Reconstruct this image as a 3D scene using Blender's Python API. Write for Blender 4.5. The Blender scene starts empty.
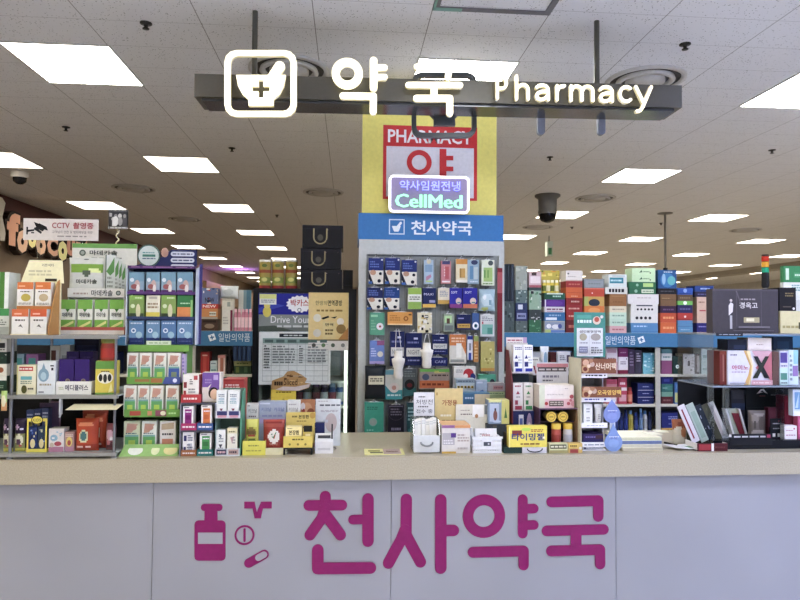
import bpy, math, random
from mathutils import Vector, Matrix
random.seed(7)
SC = bpy.context.scene
COL = SC.collection
PI = math.pi
EYE = 1.6          # eye height
CEIL = 3.1         # ceiling height
CT = 1.05          # counter top height

# ------------------------------------------------------------------ camera
YAW, PITCH, ROLL, FPX = 0.0798, 0.0312, 0.00652, 640.7
FW = Vector((math.sin(YAW)*math.cos(PITCH), math.cos(YAW)*math.cos(PITCH), math.sin(PITCH)))
_r = Vector((math.cos(YAW), -math.sin(YAW), 0)); _u = _r.cross(FW)
RT = _r*math.cos(ROLL)+_u*math.sin(ROLL)
UP = -_r*math.sin(ROLL)+_u*math.cos(ROLL)
CAMPOS = Vector((0, 0, EYE))
cam = bpy.data.cameras.new('camera'); camo = bpy.data.objects.new('camera', cam); COL.objects.link(camo)
cam.sensor_width = 36; cam.lens = FPX/800*36; cam.clip_start = .05; cam.clip_end = 200
camo.matrix_world = Matrix((( RT.x, UP.x, -FW.x, 0), (RT.y, UP.y, -FW.y, 0), (RT.z, UP.z, -FW.z, EYE), (0, 0, 0, 1)))
SC.camera = camo

def ray(px, py): return FW+RT*((px-400)/FPX)-UP*((py-300)/FPX)
def P(px, py, Y):                 # the point of the vertical plane at distance Y
    d = ray(px, py); return CAMPOS+d*(Y/d.y)
def H(px, py, z):                 # the point of the level plane at height z
    d = ray(px, py); return CAMPOS+d*((z-EYE)/d.z)
def zat(py, Y, px=400): return P(px, py, Y).z

# ------------------------------------------------------------------ materials
MATS = {}
def lin(h):
    out = []
    for i in (0, 2, 4):
        c = int(h[i:i+2], 16)/255
        out.append(c/12.92 if c <= .04045 else ((c+.055)/1.055)**2.4)
    return out+[1]
def soft(h, k=.14):                # printed card is a little greyer than pure ink
    c = lin(h); g = .2126*c[0]+.7152*c[1]+.0722*c[2]
    return [(x+(g-x)*k)*(.9 if g < .5 else 1) for x in c[:3]]
def mat(h, rough=.45, metal=0., emit=0., coat=0.):
    if isinstance(h, bpy.types.Material): return h
    if len(h) == 3: h = ''.join(c*2 for c in h)
    k = (h, rough, metal, emit, coat)
    if k in MATS: return MATS[k]
    m = bpy.data.materials.new('tone_'+h); m.use_nodes = True
    nt = m.node_tree; b = nt.nodes['Principled BSDF']
    b.inputs['Roughness'].default_value = rough; b.inputs['Metallic'].default_value = metal
    b.inputs['Coat Weight'].default_value = coat
    if not metal: b.inputs['Specular IOR Level'].default_value = .22
    if emit:
        b.inputs['Base Color'].default_value = lin(h)
        b.inputs['Emission Color'].default_value = lin(h); b.inputs['Emission Strength'].default_value = emit
    else:
        tc = nt.nodes.new('ShaderNodeTexCoord'); n = nt.nodes.new('ShaderNodeTexNoise')
        n.inputs['Scale'].default_value = 60; n.inputs['Detail'].default_value = 1
        nt.links.new(tc.outputs['Object'], n.inputs['Vector'])
        r = nt.nodes.new('ShaderNodeMapRange'); r.inputs['To Min'].default_value = .9; r.inputs['To Max'].default_value = 1.1
        nt.links.new(n.outputs['Fac'], r.inputs['Value'])
        mx = nt.nodes.new('ShaderNodeVectorMath'); mx.operation = 'SCALE'
        mx.inputs[0].default_value = soft(h)
        nt.links.new(r.outputs['Result'], mx.inputs['Scale']); nt.links.new(mx.outputs['Vector'], b.inputs['Base Color'])
    MATS[k] = m
    return m
def clear_mat(name, tint='eef4f4', gloss=.1, rough=.03):
    m = bpy.data.materials.new(name); m.use_nodes = True; nt = m.node_tree; nt.nodes.clear()
    o = nt.nodes.new('ShaderNodeOutputMaterial'); t = nt.nodes.new('ShaderNodeBsdfTransparent'); g = nt.nodes.new('ShaderNodeBsdfGlossy')
    t.inputs['Color'].default_value = lin(tint); g.inputs['Roughness'].default_value = rough
    f = nt.nodes.new('ShaderNodeLayerWeight'); f.inputs['Blend'].default_value = .25
    ma = nt.nodes.new('ShaderNodeMath'); ma.operation = 'MULTIPLY_ADD'; ma.inputs[1].default_value = .4; ma.inputs[2].default_value = gloss*.4
    mix = nt.nodes.new('ShaderNodeMixShader')
    nt.links.new(f.outputs['Fresnel'], ma.inputs[0]); nt.links.new(ma.outputs[0], mix.inputs[0])
    nt.links.new(t.outputs[0], mix.inputs[1]); nt.links.new(g.outputs[0], mix.inputs[2]); nt.links.new(mix.outputs[0], o.inputs['Surface'])
    return m
GLASS = clear_mat('clear_glass'); ACRYL = clear_mat('clear_acrylic', 'f3f7f8', .08, .05); FILM = clear_mat('frosted_film', 'c9d3d6', .3, .25)
CHROME = mat('b9bbbc', .22, .9); STEEL = mat('8e9092', .35, .8)

# ------------------------------------------------------------------ meshes
_txt = {}
def text_mesh(s, bold=0.0):
    k = (s, bold)
    if k in _txt: return _txt[k]
    c = bpy.data.curves.new('lettering', 'FONT'); c.body = s; c.resolution_u = 2; c.offset = bold
    o = bpy.data.objects.new('lettering', c); COL.objects.link(o)
    bpy.context.view_layer.update()
    me = bpy.data.meshes.new_from_object(o.evaluated_get(bpy.context.evaluated_depsgraph_get()))
    v = [p.co.copy() for p in me.vertices]; f = [tuple(q.vertices) for q in me.polygons]
    bpy.data.objects.remove(o); bpy.data.curves.remove(c); bpy.data.meshes.remove(me)
    if not v: _txt[k] = ([], []); return _txt[k]
    x0 = min(p.x for p in v); x1 = max(p.x for p in v); y0 = min(p.y for p in v); y1 = max(p.y for p in v)
    _txt[k] = ([((p.x-x0)/max(x1-x0, 1e-6), (p.y-y0)/max(y1-y0, 1e-6)) for p in v], f)
    return _txt[k]
def text_aspect(s): pass

class MB:
    def __init__(s): s.v = []; s.f = []; s.m = []; s.ml = []; s.sm = []
    def mi(s, m):
        m = mat(m)
        if m not in s.ml: s.ml.append(m)
        return s.ml.index(m)
    def add(s, vs, fs, m, smooth=False):
        b = len(s.v); k = s.mi(m); s.v += [tuple(v) for v in vs]
        for f in fs: s.f.append(tuple(b+i for i in f)); s.m.append(k); s.sm.append(smooth)
    def box(s, x0, x1, y0, y1, z0, z1, m, top=None, side=None, back=None):
        v = [(x0,y0,z0),(x1,y0,z0),(x1,y1,z0),(x0,y1,z0),(x0,y0,z1),(x1,y0,z1),(x1,y1,z1),(x0,y1,z1)]
        fs = [(0,1,5,4),(1,2,6,5),(2,3,7,6),(3,0,4,7),(4,5,6,7),(3,2,1,0)]
        if top is None and side is None: s.add(v, fs, m)
        else:
            b = len(s.v); s.v += v
            for i, f in enumerate(fs):
                mm = m if i in (0, 2, 5) else (side or m) if i in (1, 3) else (top or m)
                s.f.append(tuple(b+j for j in f)); s.m.append(s.mi(mm)); s.sm.append(False)
    def bbox(s, x0, x1, y0, y1, z0, z1, m, r=.004):          # box with chamfered upright edges
        r = min(r, (x1-x0)/3, (y1-y0)/3)
        lp = [(x0+r,y0),(x1-r,y0),(x1,y0+r),(x1,y1-r),(x1-r,y1),(x0+r,y1),(x0,y1-r),(x0,y0+r)]
        n = 8; v = [(x,y,z0) for x,y in lp]+[(x,y,z1) for x,y in lp]
        s.add(v, [(i,(i+1)%n,(i+1)%n+n,i+n) for i in range(n)]+[tuple(range(n,2*n)), tuple(reversed(range(n)))], m)
    def prism(s, pts, y0, y1, m, side=None):                 # polygon in x,z pushed from y0 to y1
        n = len(pts); a = sum(pts[i][0]*pts[(i+1)%n][1]-pts[(i+1)%n][0]*pts[i][1] for i in range(n))
        if a < 0: pts = pts[::-1]
        v = [(x,y0,z) for x,z in pts]+[(x,y1,z) for x,z in pts]
        s.add(v, [tuple(range(n)), tuple(reversed(range(n,2*n)))], m)
        s.add(v, [(i+n,(i+1)%n+n,(i+1)%n,i) for i in range(n)], side or m)
    def xprism(s, pts, x0, x1, m):                           # polygon in y,z pushed along x
        n = len(pts); v = [(x0,y,z) for y,z in pts]+[(x1,y,z) for y,z in pts]
        s.add(v, [tuple(range(n)), tuple(reversed(range(n,2*n)))]+[(i+n,(i+1)%n+n,(i+1)%n,i) for i in range(n)], m)
    def tube(s, pts, r, m, n=8, cap=True):
        pts = [Vector(p) for p in pts]; rings = []
        for i, p in enumerate(pts):
            t = (pts[min(i+1,len(pts)-1)]-pts[max(i-1,0)]).normalized()
            a = Vector((0,0,1)) if abs(t.z) < .9 else Vector((1,0,0))
            u = t.cross(a).normalized(); w = t.cross(u)
            rr = r[i] if isinstance(r, (list, tuple)) else r
            rings.append([p+u*math.cos(2*PI*k/n)*rr+w*math.sin(2*PI*k/n)*rr for k in range(n)])
        v = [q for g in rings for q in g]; L = len(rings)
        fs = [(i*n+k, i*n+(k+1)%n, (i+1)*n+(k+1)%n, (i+1)*n+k) for i in range(L-1) for k in range(n)]
        s.add(v, fs, m, True)
        if cap: s.add(v, [tuple(range(n)), tuple(range((L-1)*n, L*n))], m)
    def lathe(s, prof, m, n=20, c=(0,0,0), cap=True):
        v = [(c[0]+r*math.cos(2*PI*k/n), c[1]+r*math.sin(2*PI*k/n), c[2]+z) for r, z in prof for k in range(n)]; L = len(prof)
        s.add(v, [(i*n+k, i*n+(k+1)%n, (i+1)*n+(k+1)%n, (i+1)*n+k) for i in range(L-1) for k in range(n)], m, True)
        if cap: s.add(v, [tuple(reversed(range(n))), tuple(range((L-1)*n, L*n))], m)
    def disc(s, cx, cz, rx, rz, y, m, n=20, y1=None, lim=None):
        pts = [(cx+rx*math.cos(2*PI*k/n), cz+rz*math.sin(2*PI*k/n)) for k in range(n)]
        if lim: pts = [(min(max(x, lim[0]), lim[1]), min(max(z, lim[2]), lim[3])) for x, z in pts]
        if y1 is None: s.add([(x,y,z) for x,z in pts], [tuple(range(n))], m)
        else: s.prism(pts, y, y1, m)
    def ring(s, cx, cz, r0, r1, y0, y1, m, n=32):
        v = []
        for y in (y0, y1):
            for r in (r0, r1): v += [(cx+r*math.cos(2*PI*k/n), y, cz+r*math.sin(2*PI*k/n)) for k in range(n)]
        fs = []
        for k in range(n):
            j = (k+1)%n
            fs += [(k, n+k, n+j, j), (2*n+j, 3*n+j, 3*n+k, 2*n+k), (n+k, 3*n+k, 3*n+j, n+j), (j, 2*n+j, 2*n+k, k)]
        s.add(v, fs, m)
    def stroke(s, pts, w, y0, y1, m, flat=False):            # thick rounded pen stroke in x,z, pushed from y0 to y1
        pts = [Vector((a, b)) for a, b in pts]; r = w/2; i_ = 0
        for a, b in zip(pts, pts[1:]):
            d = (b-a).normalized() if (b-a).length > 1e-6 else Vector((1, 0)); nrm = Vector((-d.y, d.x)); lp = []
            if flat: lp = [a+nrm*r, a-nrm*r, b-nrm*r, b+nrm*r]
            else:
                a0 = math.atan2(nrm.y, nrm.x)
                lp = [a+Vector((math.cos(a0+PI*k/8), math.sin(a0+PI*k/8)))*r for k in range(9)]
                lp += [b+Vector((math.cos(a0+PI+PI*k/8), math.sin(a0+PI+PI*k/8)))*r for k in range(9)]
            s.prism([tuple(q) for q in lp], y0-.00012*i_, y1, m); i_ += 1
    def text(s, t, x0, x1, z0, z1, y, m, bold=0.0, depth=0., flip=False):
        v, f = text_mesh(t, bold)
        if not v: return
        if flip: v = [(1-a, b) for a, b in v]
        fr = [(x0+a*(x1-x0), y, z0+b*(z1-z0)) for a, b in v]
        s.add(fr, f, m)
        if depth:
            n = len(fr); ed = {}
            for q in f:
                for i in range(len(q)):
                    e = (q[i], q[(i+1)%len(q)]); k = (min(e), max(e)); ed[k] = None if k in ed else e
            s.add(fr+[(a, y+depth, c) for a, _, c in fr], [(e[1], e[0], e[0]+n, e[1]+n) for e in ed.values() if e]+[tuple(n+i for i in reversed(q)) for q in f], m)
    def prints(s, spec, w, h, y=0., x0=None, z0=0., step=.00045):
        X0 = -w/2 if x0 is None else x0
        X = lambda u: X0+float(u)*w
        Z = lambda v: z0+float(v)*h
        k = 0
        for cmd in (spec or '').split(';'):
            a = cmd.split()
            if not a: continue
            k += 1; yy = y-step*k; c = a[0]
            if c == 'r': s.add([(X(a[1]),yy,Z(a[2])),(X(a[3]),yy,Z(a[2])),(X(a[3]),yy,Z(a[4])),(X(a[1]),yy,Z(a[4]))], [(0,1,2,3)], a[5])
            elif c == 'o': s.disc(X(a[1]), Z(a[2]), float(a[3])*w, float(a[3])*w, yy, a[4], lim=(X0, X0+w, z0, z0+h))
            elif c == 'e': s.disc(X(a[1]), Z(a[2]), float(a[3])*w, float(a[4])*h, yy, a[5], lim=(X0, X0+w, z0, z0+h))
            elif c == 'q': s.ring(X(a[1]), Z(a[2]), float(a[3])*w, float(a[4])*w, yy, yy+.0004, a[5], 20)
            elif c == 's':
                cx, cz, r, rz = X(a[1]), Z(a[2]), float(a[3])*w, float(a[4])*h
                s.add([(min(cx+r*(1 if k % 2 else .86)*math.cos(PI*k/16), X0+w), yy, cz+rz*(1 if k % 2 else .86)*math.sin(PI*k/16)) for k in range(32)], [tuple(range(32))], a[5])
            elif c in 'tT': s.text(' '.join(a[6:]), X(a[1]), X(a[3]), Z(a[2]), Z(a[4]), yy, a[5], .02 if c == 'T' else 0.)
            elif c == 'p':
                pts = [(X(a[i]), yy, Z(a[i+1])) for i in range(2, len(a)-1, 2)]
                ar = sum(pts[i][0]*pts[(i+1)%len(pts)][2]-pts[(i+1)%len(pts)][0]*pts[i][2] for i in range(len(pts)))
                s.add(pts if ar > 0 else pts[::-1], [tuple(range(len(pts)))], a[1])
            elif c == 'l':
                x_0, v0, x_1, v1 = map(float, a[1:5]); n = int(a[5]); dv = (v1-v0)/n
                for i in range(n):
                    x = x_0; e = x_1 if i < n-1 or n < 3 else x_0+(x_1-x_0)*random.uniform(.5, .9)
                    while x < e-.01:
                        x2 = min(e, x+(x_1-x_0)*random.uniform(.1, .3)); vb = v0+i*dv+dv*.2; vt = v0+i*dv+dv*.75
                        s.add([(X(x),yy,Z(vb)),(X(x2),yy,Z(vb)),(X(x2),yy,Z(vt)),(X(x),yy,Z(vt))], [(0,1,2,3)], a[6])
                        x = x2+(x_1-x_0)*.05
            elif c == 'n':
                u0, v0, u1, v1 = map(float, a[1:5]); cs = a[6].split(',')
                for i in range(int(a[5])):
                    ux = random.uniform(u0, u1); vx = random.uniform(v0, v1); uw = min(u1-ux, random.uniform(.06, .25)*(u1-u0)); vw = min(v1-vx, random.uniform(.04, .16)*(v1-v0)); y2 = yy-.00006*i
                    if uw > 0 and vw > 0: s.add([(X(ux),y2,Z(vx)),(X(ux+uw),y2,Z(vx)),(X(ux+uw),y2,Z(vx+vw)),(X(ux),y2,Z(vx+vw))], [(0,1,2,3)], random.choice(cs))
    def build(s, name, parent=None, loc=None):
        me = bpy.data.meshes.new(name); me.from_pydata(s.v, [], s.f)
        for m in s.ml: me.materials.append(m)
        me.polygons.foreach_set('material_index', s.m); me.polygons.foreach_set('use_smooth', s.sm); me.update()
        o = bpy.data.objects.new(name, me); COL.objects.link(o)
        if parent: o.parent = parent
        if loc is not None: o.location = loc
        return o
def tag(o, label, cat, group=None):
    o['label'] = label; o['category'] = cat
    if group: o['group'] = group
    return o
def empty(name, label, cat, loc, rz=0, group=None):
    o = bpy.data.objects.new(name, None); COL.objects.link(o); o.empty_display_size = .05
    o.location = loc; o.rotation_euler = (0, 0, rz); return tag(o, label, cat, group)
def struct(o): o['kind'] = 'structure'; return o

ORD = {2: ['left', 'right']}
def ords(n):
    w = ['leftmost', 'second from left', 'third from left', 'fourth from left', 'fifth from left', 'sixth from left', 'seventh from left']
    if n == 1: return ['']
    if n == 2: return ['left', 'right']
    return w[:n-1]+['rightmost']

def place(r, Y, z):
    """pixel rectangle -> x0, x1, z0, z1, Y; a bottom given as z is the surface it stands on"""
    x0, y0, x1, y1 = r; xc = (x0+x1)/2
    if Y is None: Y = H(xc, y1, z).y
    ym = (y0+y1)/2
    a = P(x0, ym, Y).x; b = P(x1, ym, Y).x; zt = P(xc, y0, Y).z; zb = P(xc, y1, Y).z if z is None else z+.0006
    return a, b, zb, max(zt, zb+.004), Y

def BX(r, Y, d, col, spec, name, label, cat='box', z=None, top=None, side=None, rz=0, lean=0, g=None, gap=.0008, sidespec=None):
    a, b, zb, zt, Y = place(r, Y, z); w = b-a-2*gap; h = zt-zb-gap*.5
    m = MB(); m.box(-w/2, w/2, 0, d, 0, h, col, top, side); m.prints(spec, w*.995, h, 0.)
    o = m.build(name, None, ((a+b)/2, Y, zb)); o.rotation_euler = (lean, 0, rz)
    return tag(o, label, cat, g)
def ROW(rs, Y, d, cols, spec, name, lab, cat='box', z=None, g=None, **k):
    """a row of look-alikes: rs is (x0,x1) pairs and a common y0,y1; label template takes {o}"""
    xs, y0, y1 = rs; out = []
    for i, (x0, x1) in enumerate(xs):
        c = cols[i % len(cols)] if isinstance(cols, list) else cols
        s = spec[i % len(spec)] if isinstance(spec, list) else spec
        out.append(BX((x0, y0, x1, y1), Y, d, c, s, name, lab.format(o=ords(len(xs))[i]), cat, z, g=g, **k))
    return out
def STACK(x0, x1, Y, d, zb, items, name='medicine_carton', cat='box', lean=0, g=None):
    """cartons piled on each other, listed from the bottom: (top pixel y, colour, print, label[, x0, x1])"""
    xc = (x0+x1)/2; z = zb+.0006
    for it in items:
        yt, col, spec, lab = it[:4]; a, b = (it[4], it[5]) if len(it) > 5 else (x0, x1)
        zt = P(xc, yt, Y).z; X0 = P(a, yt, Y).x; X1 = P(b, yt, Y).x
        m = MB(); w = X1-X0-.002; h = zt-z; m.box(-w/2, w/2, 0, d, 0, h, col); m.prints(spec, w*.995, h)
        o = m.build(name, None, ((X0+X1)/2, Y, z)); tag(o, lab, cat, g); z = zt+.0003
def PK(r, Y, col, spec, name, label, cat='pack', d=.016, g=None, rz=0, tab=True, roll=0):
    """a flat pack hanging from a peg: card with a hang tab, then the box or blister"""
    a, b, zb, zt, Y = place(r, Y, None); w = b-a-.001; h = zt-zb
    m = MB(); m.box(-w/2, w/2, 0, d, 0, h, col); m.prints(spec, w*.99, h)
    if tab:
        tw = w*.3; m.prism([(-tw, h), (tw, h), (tw*.6, h+.0045), (-tw*.6, h+.0045)], d*.45, d*.55, 'e8e8e4'); m.ring(0, h+.0085, .0042, .0075, d*.4, d*.6, 'c8ccd0', 12)
    o = m.build(name, None, ((a+b)/2, Y, zb)); o.rotation_euler = (0, roll, rz)
    return tag(o, label, cat, g)
def inside(spec, u, v, w, h):
    c = None
    for cmd in (spec or '').split(';'):
        a = cmd.split()
        if not a: continue
        if a[0] == 'r' and float(a[1]) <= u <= float(a[3]) and float(a[2]) <= v <= float(a[4]): c = a[5]
        elif a[0] == 'o' and ((u-float(a[1]))*w)**2+((v-float(a[2]))*h)**2 < (float(a[3])*w)**2: c = a[4]
        elif a[0] == 'e' and ((u-float(a[1]))/float(a[3]))**2+((v-float(a[2]))/float(a[4]))**2 < 1: c = a[5]
    return c
def PO(r, Y, d, col, spec, name, label, cat='pouch', z=None, lean=0, rz=0, over='', n=18, g=None):
    """a soft pillow pouch with crimped seams; printed colours follow the bulge"""
    a, b, zb, zt, Y = place(r, Y, z); w = b-a; h = zt-zb; m = MB(); idx = {}
    bul = lambda u, v: d/2*(max(0, 1-abs(2*u-1)**3)**.6)*(max(0, 1-abs(2*v-1)**4)**.6)+.0006
    for sgn in (-1, 1):
        base = len(m.v)
        for j in range(n+1):
            for i in range(n+1):
                u, v = i/n, j/n; pinch = 1-.04*math.sin(PI*v)
                m.v.append(((u-.5)*w*pinch, d/2+sgn*bul(u, v), v*h))
        for j in range(n):
            for i in range(n):
                q = [base+j*(n+1)+i, base+j*(n+1)+i+1, base+(j+1)*(n+1)+i+1, base+(j+1)*(n+1)+i]
                m.f.append(tuple(q if sgn < 0 else q[::-1]))
                c = inside(spec, (i+.5)/n, (j+.5)/n, w, h) if sgn < 0 else None
                m.m.append(m.mi(mat(c or col, .3))); m.sm.append(True)
    if over: m.prints(over, w*.9, h, -.0015)
    o = m.build(name, None, ((a+b)/2, Y, zb)); o.rotation_euler = (lean, 0, rz)
    return tag(o, label, cat, g)
def BT(r, Y, col, label, cap='eeeeea', band=None, name='bottle', cat='bottle', z=None, capfrac=.2, neck=.7, spec=None, g=None):
    """a round bottle: body, paper band, cap"""
    a, b, zb, zt, Y = place(r, Y, z); R = (b-a)/2; h = zt-zb; hb = h*(1-capfrac)
    m = MB(); m.lathe([(R*.92, 0), (R, h*.03), (R, hb*.85), (R*neck, hb), (R*neck, hb+h*.02)], col)
    if band: m.lathe([(R*1.012, hb*.18), (R*1.012, hb*.72)], band)
    o = m.build(name, None, ((a+b)/2, Y+R, zb)); tag(o, label, cat, g)
    c = MB(); c.lathe([(R*neck*1.12, hb), (R*neck*1.12, h*.97), (R*neck, h)], cap); c.build('cap', o)
    return o
def CARD(r, Y, col, spec, name, label, cat='sign', z=None, t=.004, lean=0, rz=0, foot=True, edge=None, g=None):
    """a stiff card or poster with its own thickness; foot adds a strut behind it"""
    a, b, zb, zt, Y = place(r, Y, z); w = b-a; h = zt-zb
    m = MB(); m.box(-w/2, w/2, 0, t, 0, h, col, edge, edge); m.prints(spec, w*.995, h)
    o = m.build(name, None, ((a+b)/2, Y, zb)); o.rotation_euler = (lean, 0, rz); tag(o, label, cat, g)
    if foot:
        f = MB(); f.xprism([(t, 0), (t+min(.05, h*.4), 0), (t, h*.6)], -w*.12, w*.12, 'd8d4cc'); f.build('strut', o)
    return o
# ================================================================== the store room
def ceiling_mat():
    m = bpy.data.materials.new('acoustic_tile'); m.use_nodes = True; nt = m.node_tree; b = nt.nodes['Principled BSDF']; L = nt.links.new
    b.inputs['Roughness'].default_value = .9
    tc = nt.nodes.new('ShaderNodeTexCoord'); sp = nt.nodes.new('ShaderNodeSeparateXYZ'); L(tc.outputs['Object'], sp.inputs[0])
    def line(sock, off, pitch, half):
        a = nt.nodes.new('ShaderNodeMath'); a.operation = 'ADD'; a.inputs[1].default_value = -off+half+50*pitch; L(sock, a.inputs[0])
        mo = nt.nodes.new('ShaderNodeMath'); mo.operation = 'MODULO'; mo.inputs[1].default_value = pitch; L(a.outputs[0], mo.inputs[0])
        lt = nt.nodes.new('ShaderNodeMath'); lt.operation = 'LESS_THAN'; lt.inputs[1].default_value = 2*half; L(mo.outputs[0], lt.inputs[0]); return lt.outputs[0]
    l1 = line(sp.outputs[0], .39, .575, .0022); l2 = line(sp.outputs[1], 3.594, .3056, .001)
    mx = nt.nodes.new('ShaderNodeMath'); mx.operation = 'MAXIMUM'; L(l1, mx.inputs[0]); L(l2, mx.inputs[1])
    vo = nt.nodes.new('ShaderNodeTexVoronoi'); vo.inputs['Scale'].default_value = 62; L(tc.outputs['Object'], vo.inputs['Vector'])
    n = nt.nodes.new('ShaderNodeTexNoise'); n.inputs['Scale'].default_value = 18; L(tc.outputs['Object'], n.inputs['Vector'])
    th = nt.nodes.new('ShaderNodeMath'); th.operation = 'MULTIPLY'; th.inputs[1].default_value = .35; L(n.outputs['Fac'], th.inputs[0])
    lt = nt.nodes.new('ShaderNodeMath'); lt.operation = 'LESS_THAN'; L(vo.outputs['Distance'], lt.inputs[0]); L(th.outputs[0], lt.inputs[1])
    c1 = nt.nodes.new('ShaderNodeMix'); c1.data_type = 'RGBA'; c1.inputs['A'].default_value = lin('e4e4e4'); c1.inputs['B'].default_value = lin('9b9b96'); L(lt.outputs[0], c1.inputs['Factor'])
    c2 = nt.nodes.new('ShaderNodeMix'); c2.data_type = 'RGBA'; c2.inputs['B'].default_value = lin('8f8d87'); L(c1.outputs['Result'], c2.inputs['A']); L(mx.outputs[0], c2.inputs['Factor'])
    L(c2.outputs['Result'], b.inputs['Base Color']); return m
def noise_mat(name, ca, cb, scale, rough, detail=3):
    m = bpy.data.materials.new(name); m.use_nodes = True; nt = m.node_tree; b = nt.nodes['Principled BSDF']; L = nt.links.new
    tc = nt.nodes.new('ShaderNodeTexCoord'); n = nt.nodes.new('ShaderNodeTexNoise'); n.inputs['Scale'].default_value = scale; n.inputs['Detail'].default_value = detail
    L(tc.outputs['Object'], n.inputs['Vector'])
    r = nt.nodes.new('ShaderNodeValToRGB'); r.color_ramp.elements[0].position = .35; r.color_ramp.elements[1].position = .65
    r.color_ramp.elements[0].color = lin(ca); r.color_ramp.elements[1].color = lin(cb); L(n.outputs['Fac'], r.inputs['Fac']); L(r.outputs['Color'], b.inputs['Base Color'])
    b.inputs['Roughness'].default_value = rough; return m
XL, XR, YF, YB = -4.3, 15., -5., 30.
m = MB(); m.box(XL, XR, YF, YB, CEIL, CEIL+.1, ceiling_mat()); struct(m.build('ceiling'))
m = MB(); m.box(XL, XR, YF, 3.0, -.1, 0, noise_mat('store_floor_tile', 'e9e9e8', 'f0f0ef', 4, .3)); struct(m.build('floor'))
m = MB(); m.box(2.2, XR, 3.0, YB, -.1, 0, noise_mat('store_floor_wood', 'bdb4a4', 'c9c0b0', 3, .35)); struct(m.build('floor_right'))
m = MB(); m.box(XL, 2.2, 3.0, YB, -.1, 0, noise_mat('store_floor_dark', '75695a', '807464', 3, .35)); struct(m.build('floor_left'))
m = MB(); m.box(XL-.1, XL, YF, YB, 0, CEIL, noise_mat('tan_wall', '8c7a66', '978570', 2, .6)); m.box(XL, XL+.06, 4, 15, 2.86, CEIL, '5a2f2e'); m.box(XL, XL+.5, 17.5, YB, 2.0, 2.62, 'c9a583'); struct(m.build('wall_left'))
m = MB(); m.box(XR, XR+.1, YF, YB, 0, CEIL, noise_mat('pale_wall', 'c8c4bc', 'd2cec6', 2, .7)); struct(m.build('wall_right'))
m = MB(); m.box(XL, XR, YB, YB+.1, 0, CEIL, noise_mat('back_wall_paint', 'b3a48e', 'bfb09a', 2, .7)); struct(m.build('wall_back'))
m = MB(); m.box(XL, XR, YF-.1, YF, 0, CEIL, noise_mat('front_wall_paint', 'd6d6d8', 'dedee0', 2, .7)); struct(m.build('wall_front'))
m = MB(); m.box(10.9, 11.3, 9, YB, 2.97, CEIL, 'a8a090'); struct(m.build('trim_1'))

# ceiling lights, recessed square panels
cols = [(-3.35, 'over the far left'), (-1.62, 'left of the hanging sign'), (.678, 'above the middle of the sign'), (2.98, 'right of the hanging sign'), (5.28, 'second right of the sign'), (7.58, 'third right of the sign'), (9.88, 'fourth right of the sign'), (12.18, 'farthest right')]
nth = ['nearest', 'second', 'third', 'fourth', 'fifth', 'sixth', 'seventh', 'eighth', 'ninth', 'tenth', 'eleventh', 'twelfth', 'thirteenth']
def emit_mat(name, col, s):
    m = bpy.data.materials.new(name); m.use_nodes = True; nt = m.node_tree; b = nt.nodes['Principled BSDF']
    b.inputs['Base Color'].default_value = (.8,.8,.8,1); b.inputs['Emission Color'].default_value = lin(col); b.inputs['Emission Strength'].default_value = s; return m
LWARM = emit_mat('panel_light_warm', 'fff1dc', 7.5); LSIDE = emit_mat('panel_light_side', 'fff8ec', 15); LFAR = emit_mat('panel_light_far', 'fff2de', 13); LNEUT = emit_mat('panel_light_neutral', 'fffaf4', 27); LCOOL = emit_mat('panel_light_cool', 'bccaff', 52); LFRONT = emit_mat('panel_light_front', 'fff4dc', 17); LMID = emit_mat('panel_light_mid', 'f6f6f6', 24)
def in_view(x, y, z):
    d = Vector((x, y, z))-CAMPOS; k = d.dot(FW)
    if k < .3: return False
    u = 400+FPX*d.dot(RT)/k; v = 300-FPX*d.dot(UP)/k
    return -70 < u < 870 and -70 < v < 660
lm = {}
for ci, (cx, cn) in enumerate(cols):
    k = 0
    for ri in range(-3, 10):
        cy = 3.9+2.445*ri
        if not (in_view(cx, cy, CEIL) or (ri <= 0 and ci <= 4)): continue
        M_ = LFAR if (ri > 1 and ci > 2) else LWARM if (ri > 1 or (ri == 1 and ci < 2)) else LSIDE if (ri == 0 and ci < 2) else LFRONT if (ri < 0 and ci < 2) else LMID if (ri < 0 and ci == 2) else LCOOL if (ri < 0 and ci >= 3) else LNEUT
        s = 'seen' if in_view(cx, cy, CEIL) else 'behind the camera'
        if s == 'seen': lab = 'square white recessed ceiling light, %s in the line %s' % (nth[k], cn); k += 1
        else: lab = 'ceiling light behind the viewer, line %s, %s row' % (cn, ['third', 'second', 'first', 'front'][ri+3])
        o = empty('ceiling_light', lab, 'ceiling light', (cx, cy, CEIL), 0, 'square ceiling light panels')
        if M_ not in lm:
            a = MB(); h = .298; t = .012
            for q in ((-h, h, -.308, -.296), (-h, h, .296, .308), (-h, -h+t, -.296, .296), (h-t, h, -.296, .296)): a.box(q[0], q[1], q[2], q[3], -.006, .0, 'c9c9c6')
            fr = a.build('frame', o); a = MB(); a.box(-h+t, h-t, -.296, .296, -.004, -.001, M_); df = a.build('diffuser', o); lm[M_] = (fr, df)
        else:
            for p in lm[M_]: c = p.copy(); c.parent = o; COL.objects.link(c)

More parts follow.
